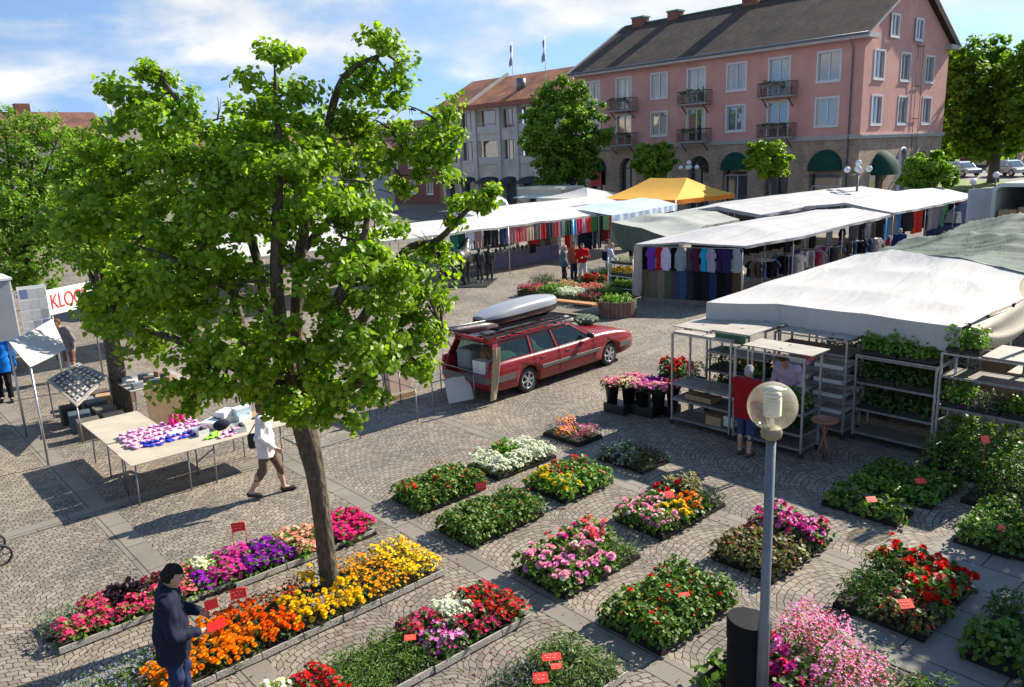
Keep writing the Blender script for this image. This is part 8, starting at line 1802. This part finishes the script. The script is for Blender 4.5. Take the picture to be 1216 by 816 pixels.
for k, (a, b) in enumerate(bays):
    for z0, z1 in ((8.3, 10.35), (5.0, 7.1)):
        if k in (3, 1):
            m = MB(); ubox(m, fF, a+.9, b-.3, z0-.2, z1, .42, .46); m.build('window', GLS, gh); m = MB(); ubox(m, fF, a, b, z0-.45, z0+.35, -.12, .02); ubox(m, fF, a, b, z0+.62, z0+.66, -.1, -.05); m.build('balcony', COLW, gh)
        else: window(gh, fF, a+.15, b-.15, z0, z1, inset=.3, border=.1, mull=2, fm=IRON if k % 2 else COLW)
    m = MB(); ubox(m, fF, a, b, .05, 3.2, .44, .48); m.build('shop_window', GLS, gh)
    m = MB(); rows = []
    for i in range(9): rows.append([Vector((-.9*math.sin(PI/2*j/5), a+(b-a)*i/8, 2.45+.75*math.cos(PI/2*j/5)*(1-abs(i/4-1)**3*.5))) for j in range(6)])
    m.grid(rows); m.build('awning', mat('black_awning', (.02, .025, .03), .7, .2, 2.), gh, recalc=False)
m = MB(); slab(m, (-.9, -.0, 10.95), (5.3, 0., 14.25), (5.3, GL+.2, 14.25), (-.9, GL+.6, 10.95), -.1); slab(m, (5.3, 0, 14.25), (11.5, 0, 10.95), (11.5, GL+.6, 10.95), (5.3, GL+.2, 14.25), -.1); rf = m.build('roof', ORT, gh)
m = MB(); m.lohi((-.97, 0, 10.55), (-.85, GL+.6, 10.95)); m.build('fascia', RUST, rf)
m = MB(); m.beam((-1., 15.4, 11.15), (5.3, 15.4, 14.6), .3, .35, up=(0, 1, 0)); m.build('parapet', mat('cream_parapet', (.50, .46, .38), .7, .1, 2.), rf)
m = MB(); m.cyl((1.6, 9.2, 12.2), (1.6, 9.2, 13.4), .5, n=14); m.build('vent', GUT, rf)
for y, x, zt in ((66.2, 60.0, 17.2), (61.2, 60., 17.1)):
    t = thing('flagpole', 'thin flagpole with a limp flag above the orange roof, %s one' % ('left' if y > 64 else 'right'), 'flagpole', (x, y, 11.6)); MB().tube([(0, 0, 0), (0, 0, zt-11.6)], [.05, .03], 7).build('pole', WHITEP, t)
    m = MB(); m.grid([[Vector((-.05+.1*math.sin(j*.9+i), .03+.11*i*(.3+.7*(j/10.)), zt-11.8-2.2*j/10-.2*i*.3)) for j in range(11)] for i in range(5)]); m.build('flag', mat('grey_violet_flag', (.34, .30, .36), .8, .2, 3.), t, recalc=False)
def house(name, label, loc, lx, ly, ze, zr, wall, roofm, axis='y', nw=4, rows=((1.2, 2.6),), over=.4):
    t = thing(name, label, 'house', loc); m = MB()
    hole = []
    for z0, z1 in rows:
        for k in range(nw): u = (k+.5)*ly/nw; hole.append((u-.6, u+.6, z0, z1))
    holes_wall(0, ly, 0, ze, hole, fF, .2, m); hole2 = []
    for z0, z1 in rows:
        for k in range(max(2, nw//2)): u = (k+.5)*lx/max(2, nw//2); hole2.append((u-.55, u+.55, z0, z1))
    holes_wall(0, lx, 0, ze, hole2, fS, .2, m); m.add([(lx, 0, 0), (lx, ly, 0), (lx, ly, ze), (lx, 0, ze)], [(0, 1, 2, 3)]); m.add([(0, ly, 0), (lx, ly, 0), (lx, ly, ze), (0, ly, ze)], [(0, 1, 2, 3)])
    if axis == 'y': m.add([(0, 0, ze), (lx, 0, ze), (lx/2, 0, zr)], [(0, 1, 2)]); m.add([(0, ly, ze), (lx, ly, ze), (lx/2, ly, zr)], [(0, 1, 2)])
    else: m.add([(0, 0, ze), (0, ly, ze), (0, ly/2, zr)], [(0, 1, 2)]); m.add([(lx, 0, ze), (lx, ly, ze), (lx, ly/2, zr)], [(0, 1, 2)])
    m.build('wall', wall, t, recalc=False)
    for h in hole: window(t, fF, *h, inset=.12, border=.08)
    for h in hole2: window(t, fS, *h, inset=.12, border=.08)
    m = MB(); s_ = (zr-ze)/((lx if axis == 'y' else ly)/2)
    if axis == 'y': slab(m, (-over, -over, ze-s_*over+.03), (lx/2, -over, zr+.03), (lx/2, ly+over, zr+.03), (-over, ly+over, ze-s_*over+.03), -.12); slab(m, (lx/2, -over, zr+.03), (lx+over, -over, ze-s_*over+.03), (lx+over, ly+over, ze-s_*over+.03), (lx/2, ly+over, zr+.03), -.12)
    else: slab(m, (-over, -over, ze-s_*over+.03), (lx+over, -over, ze-s_*over+.03), (lx+over, ly/2, zr+.03), (-over, ly/2, zr+.03), -.12); slab(m, (-over, ly/2, zr+.03), (lx+over, ly/2, zr+.03), (lx+over, ly+over, ze-s_*over+.03), (-over, ly+over, ze-s_*over+.03), -.12)
    return t, m.build('roof', roofm, t)
BRT = rooftile('brown_roof_tile', (.13, .06, .045), (.19, .085, .06), 0); BRT2 = rooftile('red_brown_roof_tile', (.16, .075, .06), (.22, .10, .08)); CRM = mat('cream_plaster', (.50, .45, .33), .85, .08, 1.); GRP = mat('pale_grey_plaster', (.45, .45, .44), .85, .08, 1.)
t, rf = house('brown_roofed_house', 'house with a brown tiled roof behind the left linden trees', (4., 75., 0), 17., 9., 8.4, 10.5, CRM, BRT, 'x', 5, ((1.2, 2.8), (4.6, 6.2)))
c = MB().lohi((11.3, 4., 9.8), (12.4, 5., 11.3)).build('chimney', RBR, rf)
t2 = thing('gable_house', 'cream house with a curved gable and a satellite dish behind the left linden trees', 'house', (20.3, 73.5, 0)); m = MB()
cg = [(0, 0), (5, 0), (5, 7.6), (4.6, 8.6), (3.6, 9.0), (3.2, 10.0), (1.8, 10.0), (1.4, 9.), (.4, 8.6), (0, 7.6)]; m.prism(cg, lambda a: Vector((a[0], 0, a[1])), lambda a: Vector((a[0], 8, a[1]))); m.build('wall', CRM, t2)
for x in (1.2, 3.0): window(t2, lambda u, z, d: Vector((u, d-.13, z)), x, x+.9, 4.8, 6.6, inset=.1, border=.08)
m = MB(); m.lathe([(0, 0), (.35, .06), (.5, .16), (.48, .17), (.33, .08), (0, .03)], n=18); d_ = m.build('satellite_dish', GUT, t2); d_.location = (.9, -.2, 10.75); d_.rotation_euler = (R(70), 0, R(20)); MB().tube([(.9, .1, 9.), (.9, .1, 12.6)], .03, 6).build('mast', GUT, t2)
m = MB(); m.beam((.2, .1, 12.3), (1.9, .1, 12.35), .035)
for k in range(6): m.beam((.35+.28*k, -.25, 12.33), (.35+.28*k, .45, 12.33), .02)
m.build('antenna', GUT, t2)
house('low_house', 'low house with a red brown roof left of the grey house', (58.9, 79.2, 0), 11, 22, 7.2, 10.4, mat('dark_red_wall', (.16, .07, .06), .85, .1, 1.), BRT2, 'y', 6, ((1.2, 2.8), (4.4, 6.)))
house('row_house', 'pale house with a brown roof seen through the big linden crown', (27., 74., 0), 22., 10., 6.4, 9.2, GRP, BRT, 'x', 5, ((1.2, 2.8), (4., 5.4)))
house('row_house', 'cream house with a brown roof at the far left behind the trees', (-20., 74., 0), 20., 10., 6., 9., CRM, BRT, 'x', 5, ((1.2, 2.8), (4., 5.4)))
house('row_house', 'grey house behind the left edge trees', (-34., 48., 0), 14., 20., 6., 9., GRP, BRT2, 'y', 5, ((1.2, 2.8), (4., 5.4)))
zt = ground_z(100)
t, rf = house('garage_row', 'long low shed with a pale red roof behind the parked silver cars', (103., 14., zt-.3), 8., 22., 3.4, 4.9, mat('red_brown_shed', (.13, .07, .055), .85, .15, 1.), rooftile('pale_red_roof', (.42, .22, .17), (.50, .27, .21)), 'y', 5, ((.8, 2.4),))
# ================================================================== street furniture, vehicles, statue
POLE = mat('grey_blue_pole', (.145, .16, .175), .45, .18, 5., metal=.35, bump=.08)
def globemat():
    m, nt, N, L = newmat('dusty_globe_glass'); P = _principled(nt); P.inputs['Base Color'].default_value = (.5, .47, .38, 1); P.inputs['Roughness'].default_value = .08; P.inputs['Specular IOR Level'].default_value = .8; P.inputs['Coat Weight'].default_value = 1.
    t = N.new('ShaderNodeBsdfTransparent'); t.inputs['Color'].default_value = (.97, .94, .84, 1); mx = N.new('ShaderNodeMixShader'); tr = N.new('ShaderNodeBsdfTranslucent'); tr.inputs['Color'].default_value = (.8, .76, .62, 1)
    n = N.new('ShaderNodeTexNoise'); n.inputs['Scale'].default_value = 9.; tc = N.new('ShaderNodeTexCoord'); L.new(tc.outputs['Object'], n.inputs['Vector'])
    lw = N.new('ShaderNodeLayerWeight'); lw.inputs['Blend'].default_value = .35
    ma = N.new('ShaderNodeMath'); ma.operation = 'MULTIPLY_ADD'; ma.inputs[1].default_value = .45; ma.inputs[2].default_value = .02; L.new(lw.outputs['Facing'], ma.inputs[0])
    mb = N.new('ShaderNodeMath'); mb.operation = 'MULTIPLY_ADD'; mb.inputs[1].default_value = .28; L.new(n.outputs['Fac'], mb.inputs[0]); L.new(ma.outputs[0], mb.inputs[2])
    mx2 = N.new('ShaderNodeMixShader'); mx2.inputs[0].default_value = .35; L.new(P.outputs[0], mx2.inputs[1]); L.new(tr.outputs[0], mx2.inputs[2])
    L.new(mb.outputs[0], mx.inputs[0]); L.new(t.outputs[0], mx.inputs[1]); L.new(mx2.outputs[0], mx.inputs[2]); L.new(mx.outputs[0], N['Material Output'].inputs['Surface']); return m
GLOBE = globemat(); LOUV = mat('white_louvre', (.75, .76, .74), .4, .05, 5.)
def streetlamp(label, p, z, gr, top):
    t = thing('street_lamp', label, 'street lamp', p); m = MB(); m.tube([(0, 0, 0), (0, 0, 1.1), (0, 0, 1.12), (0, 0, z-gr-.06)], [.056, .056, .045, .042], 14); m.build('pole', POLE, t)
    m = MB(); m.lathe([(.05, z-gr-.09), (.085, z-gr-.07), (.095, z-gr-.02), (.08, z-gr+.02), (0, z-gr+.02)], n=18); m.build('collar', mat('ochre_collar', (.22, .19, .13), .5, .2, 8.), t)
    g = MB().sphere((0, 0, z), gr, 40, 24).build('globe', GLOBE, t)
    m = MB(); m.cyl((0, 0, z-gr+.02), (0, 0, z-.09), .02, n=8)
    for k in range(8): zz = z-.085+.021*k; m.lathe([(.03, zz), (.078, zz+.006), (.08, zz+.012), (.03, zz+.014)], n=20)
    m.lathe([(0, z+.09), (.075, z+.09), (.075, z+.115), (0, z+.12)], n=18); m.lathe([(0, z+.165), (.085, z+.15), (.09, z+.158), (0, z+.18)], n=18); m.build('lamp_insert', LOUV, g)
    return t
pb = G(903, 860); streetlamp('grey lamp post with a yellowish globe standing beside the black litter bin', pb, 3.2, .213, 0)
streetlamp('grey lamp post with a globe at the right edge beside the plant rack', G(1206, 545), 2.95+.02, .225, 0)
q = Vector((6.0, 3.62, 0)); t = thing('litter_bin', 'black round litter bin with a slanted top in front of the lamp post', 'litter bin', G(886, 842)); m = MB(); rows = []
BINM = mat('black_bin_steel', (.006, .0065, .008), .6, .2, 5., spec=.12); n = 32; th = .2
for k in range(n+1):
    a = 2*PI*k/n; x, y = th*math.cos(a), th*math.sin(a); rows.append([Vector((x*.97, y*.97, .0)), Vector((x, y, .03)), Vector((x, y, .74)), Vector((x*.96, y*.96, .75)), Vector((x*.96, y*.96, .8))])
m.grid(rows); m.add([r_[-1] for r_ in rows[:-1]], [list(range(n))]); m.build('bin_body', BINM, t)
m = MB(); up_ = CX_[:2]/np.linalg.norm(CX_[:2]); rows = []
for k in range(n+1):
    a = 2*PI*k/n; x, y = 1.04*th*math.cos(a), 1.04*th*math.sin(a); s_ = (x*up_[0]+y*up_[1])/th
    rows.append([Vector((x, y, .80+.02*max(0, s_))) if s_ < .35 else Vector((x, y, .86)), Vector((x, y, .985-.02*s_)), Vector((x*.96, y*.96, 1.0-.02*s_))])
m.grid(rows); m.add([r_[-1] for r_ in rows[:-1]], [list(range(n))]); m.build('lid', BINM, t)
MB().lohi((-.05, .14, .3), (.05, .2, .36)).build('clamp', STEEL, t)
def multilamp(label, p, z):
    t = thing('street_lamp', label, 'street lamp', p); MB().tube([(0, 0, 0), (0, 0, z)], [.08, .06], 10).build('pole', POLE, t); gg = mat('clear_white_globe', (.62, .66, .68), .08, .15, 6., coat=1.)
    for k in range(5):
        a = 2*PI*k/4+.5; r_ = .58 if k < 4 else 0; c = (r_*math.cos(a), r_*math.sin(a), z+(.05 if k < 4 else .4)); MB().tube([(0, 0, z-.25), (c[0]*.7, c[1]*.7, z-.3), (c[0], c[1], c[2]-.15)], .03, 6).build('arm', POLE, t); MB().sphere(c, .18, 14, 9).build('globe', gg, t)
Pm = ATX(818, 200, 50); multilamp('lamp post with a cluster of glass globes behind the yellow gazebo', (50, Pm.y, 0), Pm.z)
Pm = ATX(1019, 202, 46); multilamp('lamp post with a cluster of glass globes before the pink house corner', (46, Pm.y, 0), Pm.z)
for u, v, lb in ((1156, 216, 'left'), (1183, 208, 'right')):
    Pm = ATX(u, v, 56); t = thing('bollard_lamp', 'small white globe lamp by the road right of the pink house, %s one' % lb, 'lamp', (Pm.x, Pm.y, 0)); MB().cyl((0, 0, 0), (0, 0, Pm.z-.1), .05, n=8).build('pole', POLE, t); MB().sphere((0, 0, Pm.z), .2, 12, 8).build('globe', WHITEP, t)
# bronze group
BRZ = mat('bronze', (.055, .06, .055), .42, .45, 9., metal=.6, bump=.3, bscale=30)
sb = G(558, 337); st = thing('statue', 'bronze horse group with two standing figures on a low plinth in the square', 'statue', sb, R(38)); MB().lohi((-1.1, -1.0, 0), (1.3, 1.0, .05)).build('plinth', BRZ, st, bevel=.01)
S = SDF((-1.1, -.6, 0), (1.5, .6, 1.9), .025)
S.cap((-.45, 0, .98), (.4, 0, .98), .29, .27, 0); S.ell((-.5, 0, 1.02), (.3, .28, .30), .08); S.ell((.45, 0, 1.0), (.26, .25, .3), .08); S.cap((.55, 0, 1.08), (.95, 0, 1.42), .19, .13, .08); S.cap((.95, 0, 1.45), (1.25, 0, 1.25), .12, .08, .06); S.cap((.93, -.06, 1.55), (.92, -.07, 1.64), .03, .012, .02); S.cap((.93, .06, 1.55), (.92, .07, 1.64), .03, .012, .02)
for x, y, d in ((-.6, .15, 0), (-.5, -.15, .15), (.45, .14, .05), (.5, -.14, -.1)):
    f = x < 0
    S.cap((x, y, .85), (x+d+(.10 if f else .02), y, .55), .13, .075, .05); S.cap((x+d+(.10 if f else .02), y, .55), (x+d-(.06 if f else 0), y, .30), .07, .05, .02); S.cap((x+d-(.06 if f else 0), y, .3), (x+d, y, .08), .045, .04, .02); S.cap((x+d, y, .10), (x+d+.03, y, .05), .05, .06, .02)
S.cap((-.75, 0, 1.1), (-.9, 0, .75), .06, .05, .03); S.cap((-.9, 0, .75), (-.88, 0, .45), .06, .03, .02); me, _, _ = S.mesh('horse'); me.transform(Matrix.Scale(1.18, 4)); link('horse', me, st, BRZ).location = (-.1, .3, .03)
def bronzeman(x, y, rz, h):
    S = SDF((-.4, -.4, 0), (.4, .4, 1.75), .025)
    for s_ in (-1, 1): S.cap((0, .09*s_, .88), (.03*s_, .11*s_, .05), .095, .06, .02); S.cap((0, .2*s_, 1.36), (.05, .25*s_, 1.08), .06, .05, .03); S.cap((.05, .25*s_, 1.08), (.16, .2*s_, .9), .05, .04, .02); S.cap((.03*s_, .11*s_, .04), (.03*s_+.13, .12*s_, .035), .045, .04, .01)
    S.cap((0, 0, .92), (0, 0, 1.3), .16, .17, .04); S.cap((0, -.14, 1.35), (0, .14, 1.35), .08, None, .05); S.ell((.02, 0, 1.6), (.1, .085, .12), .02); S.cap((0, 0, 1.4), (0, 0, 1.55), .06, None, .03); S.ell((0, 0, 1.69), (.15, .15, .03), .02); me, _, _ = S.mesh('figure'); me.transform(Matrix.Scale(h/1.72, 4)); o = link('figure', me, st, BRZ); o.location = (x, y, .05); o.rotation_euler = (0, 0, rz)
bronzeman(.1, -.45, R(180), 1.5); bronzeman(.75, -.75, R(200), 1.55)
# vehicles
def vehicle(name, label, cat, loc, rz, L_, Wd, H_, paint, hood=.9, belt=.9, nose=.9, van=False, zr=0, open_rear=False):
    t = thing(name, label, cat, loc, rz); hw = Wd/2; rw = .31*H_/1.45 if not van else .36
    if van: low = [(-L_/2, .35), (-L_/2, belt), (L_/2-nose-.25, belt), (L_/2-.25, belt*.92), (L_/2, belt*.7), (L_/2, .35)]; upr = [(-L_/2+.02, belt), (-L_/2+.08, H_-.12), (-L_/2+.25, H_), (L_/2-nose-.9, H_), (L_/2-nose-.45, H_-.15), (L_/2-.35, belt)]
    else: low = [(-L_/2, .3), (-L_/2-.0, belt*.85), (-L_/2+.15, belt), (L_/2-nose, belt), (L_/2-.12, belt*.8), (L_/2, belt*.55), (L_/2, .3)]; upr = [(-L_/2+.2, belt), (-L_/2+.5, H_-.06), (-L_/2+.8, H_), (L_/2-nose-.9, H_), (L_/2-nose-.55, H_-.06), (L_/2-nose+.05, belt)]
    m = MB(); m.prism(low, lambda a: Vector((a[0], -hw, a[1])), lambda a: Vector((a[0], hw, a[1]))); m.prism(upr, lambda a: Vector((a[0], -hw*(1-.14*(a[1]-belt)/(H_-belt)), a[1])), lambda a: Vector((a[0], hw*(1-.14*(a[1]-belt)/(H_-belt)), a[1]))); m.build('body', paint, t, bevel=.07, seg=3)
    for s_ in (-1, 1):
        ws = [(.05, .45), (.5, .95)] if not van else [(.66, .92)]
        for a, b in ws:
            x0 = upr[0][0]+.35+(upr[-1][0]-upr[0][0]-.9)*a if not van else upr[-1][0]-1.25; x1 = upr[0][0]+.35+(upr[-1][0]-upr[0][0]-.9)*b if not van else upr[-1][0]-.45
            m = MB(); z0, z1 = belt+.05, (H_-.14 if not van else belt+.62); f = lambda z: hw*(1-.14*(z-belt)/(H_-belt))+.012; m.prism([(x0, z0), (x1, z0), (x1-.12, z1), (x0+.08, z1)], lambda a_: Vector((a_[0], s_*f(a_[1]), a_[1])), lambda a_: Vector((a_[0], s_*(f(a_[1])-.02), a_[1]))); m.build('side_window', GLS2, t)
        for x in (-L_/2+L_*.19, L_/2-L_*.18): m = MB(); m.cyl((x, s_*(hw-.17), rw), (x, s_*(hw+.015), rw), rw, n=18); w = m.build('wheel', RUBBER, t); MB().cyl((x, s_*(hw+.0), rw), (x, s_*(hw+.025), rw), rw*.62, n=14).build('rim', ALLOY, w)
        m = MB(); m.lohi((L_/2-.06, s_*hw*.5, belt*.6), (L_/2+.012, s_*hw*.92, belt*.74)); m.build('headlight', mat('lamp_glass2', (.6, .6, .6), .1, .1, 8.), t)
    a, b = upr[-1], upr[-2]; dx = .02; m = MB(); m.prism([(-.8, 0), (.8, 0), (.72, 1), (-.72, 1)], lambda p: Vector((a[0]+(b[0]-a[0])*(.1+.8*p[1])+dx, p[0]*hw, a[1]+(b[1]-a[1])*(.1+.8*p[1])+dx)), lambda p: Vector((a[0]+(b[0]-a[0])*(.1+.8*p[1])-.03, p[0]*hw, a[1]+(b[1]-a[1])*(.1+.8*p[1])-.03))); m.build('windscreen', GLS2, t)
    if not van:
        a, b = upr[0], upr[1]; m = MB(); m.prism([(-.8, 0), (.8, 0), (.72, 1), (-.72, 1)], lambda p: Vector((a[0]+(b[0]-a[0])*(.1+.8*p[1])-.02, p[0]*hw, a[1]+(b[1]-a[1])*(.1+.8*p[1])+.02)), lambda p: Vector((a[0]+(b[0]-a[0])*(.1+.8*p[1])+.03, p[0]*hw, a[1]+(b[1]-a[1])*(.1+.8*p[1])-.03))); m.build('rear_window', GLS2, t)
    return t
SIL = mat('silver_car_paint', (.42, .44, .46), .25, .05, 3., metal=.5, coat=.6)
zp = ground_z(92)
vehicle('parked_car', 'silver hatchback parked left of the big dark tree trunk', 'car', (91, 31.6, zp), R(240), 4.0, 1.75, 1.5, SIL)
vehicle('parked_car', 'silver car parked right of the big dark tree trunk', 'car', (91, 27.2, zp), R(240), 4.0, 1.75, 1.55, SIL)
vehicle('van', 'dark blue van whose roof shows behind the open truck', 'van', (44.5, 14.2, 0), R(100), 4.8, 1.9, 2.25, mat('dark_blue_paint', (.02, .05, .16), .3, .1, 3., coat=.6), van=True, belt=1.15)
vehicle('van', 'white van with a dark windscreen behind the long white roof', 'van', (32.5, 39.0, 0), R(-100), 5.2, 2., 2.9, WHITEP, van=True, belt=1.35)
vehicle('parked_car', 'dark car half hidden before the pink house arches', 'car', (50.5, 31.5, 0), R(95), 4.3, 1.75, 1.45, mat('black_paint', (.02, .02, .025), .3, .1, 3., coat=.6))
# box truck with its back open
t = thing('truck', 'pale green white box truck with its back open showing stacked cartons', 'truck', (33.2, 9.2, 0)); TRK = mat('pale_truck_paint', (.55, .62, .57), .45, .08, 1.5)
tb = MB(); x1 = 5.6; w = 1.2
prof = lambda i, r_, o: [Vector((i, q[0], q[1])) for q in [(-w+o, .9), (-w+o, 3.7-r_-o)]+[(-w+r_+o*0-(r_-o)*math.cos(a), 3.7-r_+(r_-o)*math.sin(a)) for a in [PI/2*k/6 for k in range(1, 7)]]+[(w-r_+(r_-o)*math.sin(a), 3.7-r_+(r_-o)*math.cos(a)) for a in [PI/2*k/6 for k in range(7)]]+[(w-o, .9)]]
A, B_, C_, D_ = prof(0, .35, 0), prof(x1, .35, 0), prof(0, .35, .14), prof(x1-.1, .35, .14)
tb.grid([A, B_]); tb.grid([A, C_]); tb.grid([C_, D_]); tb.add(D_, [list(range(len(D_)))]); tb.lohi((0, -w, .75), (x1, w, .9)); tb.build('cargo_box', TRK, t, recalc=False)
dr = MB(); dr.box((0, 0, 0), (.06, 1.15, 2.45)); d = dr.build('rear_door', mat('grey_door_panel', (.40, .42, .44), .5, .08, 2.), t); d.location = (-.5, 1.42, 2.3); d.rotation_euler = (0, 0, R(68))
cb_ = MB(); cb_.lohi((x1+.1, -1.1, .5), (x1+1.9, 1.1, 2.6)); cb_.build('cab', TRK, t, bevel=.12, seg=3)
for x in (1.2, x1+1.0):
    for s_ in (-1, 1): MB().cyl((x, s_*.85, .42), (x, s_*1.15, .42), .42, n=20).build('wheel', RUBBER, t)
for i, (x, y, z, sx_, sy, sz) in enumerate([(.35, -.72, .9, .6, .6, 1.2), (.35, -.05, .9, .6, .62, 1.2), (.35, .62, .9, .6, .6, 1.3), (.4, -.7, 2.12, .6, .6, .55), (.4, .0, 2.12, .6, .62, .7), (.4, .65, 2.22, .6, .6, .5), (.5, -.3, 2.85, .6, .7, .4)]):
    o = MB().lohi((-sx_/2, -sy/2, 0), (sx_/2, sy/2, sz)).build('carton', CARDB if i % 3 else mat('dark_carton', (.22, .13, .07), .8, .15, 4.), None, bevel=.01); o.location = (33.2+x, 9.2+y, z+.003); tag(o, 'brown carton stacked inside the open truck', 'carton', 'cartons inside the open truck')
# kiosk
t = thing('kiosk', 'cream market kiosk with a raised flap awning behind the white roofs', 'kiosk', (43, 42.5, 0)); m = MB(); holes_wall(0, 4.8, .4, 2.75, [(.4, 3.6, 1.25, 2.4)], fF, .1, m); m.lohi((.1, 0, .4), (2.3, 4.8, 2.75)); m.build('body', mat('cream_kiosk', (.52, .47, .36), .6, .08, 1.5), t, recalc=False)
m = MB(); m.lohi((-.08, -.08, 2.75), (2.4, 4.9, 2.95)); m.build('roof', mat('beige_roof', (.60, .56, .46), .6, .08, 1.5), t); m = MB(); m.prism([(0, 2.42), (-1.5, 2.2), (-1.5, 2.24), (0, 2.46)], lambda a: Vector((a[0], .2, a[1])), lambda a: Vector((a[0], 3.8, a[1]))); m.build('flap', mat('pale_green_flap', (.55, .62, .52), .5, .06, 1.5), t)
for y in (.25, 3.75): MB().beam((-1.45, y, 2.2), (0, y, 1.5), .05).build('strut', STEEL, t)
m = MB(); m.lohi((.06, .5, 1.3), (.09, 3.5, 2.35)); m.build('hatch', RUBBER, t)
for x in (.5, 1.9): MB().cyl((x, .05, .3), (x, .35, .3), .3, n=16).build('wheel', RUBBER, t)
# at the left edge
t = thing('handcart', 'white and green edged cart cut off by the left edge', 'cart', (1.9, 16.55, 0), R(4)); m = MB(); m.lohi((-1.4, 0, .25), (0, .05, .78)); m.lohi((-.05, .05, .25), (0, 1.0, .78)); m.lohi((-1.4, .05, .25), (-.05, 1.0, .29)); m.build('body', WHITEP, t, bevel=.01); m = MB(); m.lohi((-1.42, -.015, .78), (.015, 1.0, .81)); m.build('rim', mat('teal_edge', (.12, .30, .25), .5, .1, 4.), t)
for x in (-.25, -1.1): MB().cyl((x, .1, .17), (x, .17, .17), .17, n=18).build('wheel', RUBBER, t)
t = thing('pushchair', 'pushchair whose wheel shows at the left edge of the square', 'pushchair', G(2, 672)); 
for x, y in ((0, 0), (-.5, .05), (0, .5), (-.5, .5)):
    m = MB(); m.tube([(x+.15*math.cos(a), y, .155+.15*math.sin(a)) for a in [2*PI*k/20 for k in range(21)]], .018, 6, cap=False); wh = m.build('wheel', RUBBER, t); m = MB()
    for k in range(5): m.beam((x, y, .155), (x+.14*math.cos(k*1.257), y, .155+.14*math.sin(k*1.257)), .014)
    m.build('spokes', STEEL_D, wh)
m = MB(); m.tube([(0, 0, .155), (-.3, .02, .5), (-.75, .05, 1.0)], .014, 6); m.tube([(0, .5, .155), (-.3, .48, .5), (-.75, .45, 1.0)], .014, 6); m.tube([(-.5, .05, .155), (-.3, .02, .5)], .014, 6); m.tube([(-.5, .5, .155), (-.3, .48, .5)], .014, 6); m.tube([(-.75, .05, 1.), (-.75, .45, 1.)], .016, 6); m.build('frame', STEEL_D, t); m = MB(); m.lohi((-.5, .05, .42), (-.1, .45, .48)); m.box((-.52, .25, .68), (.06, .4, .5), (0, -.3, 0)); m.build('seat', fab('pram', (30, 34, 48)), t, bevel=.02)
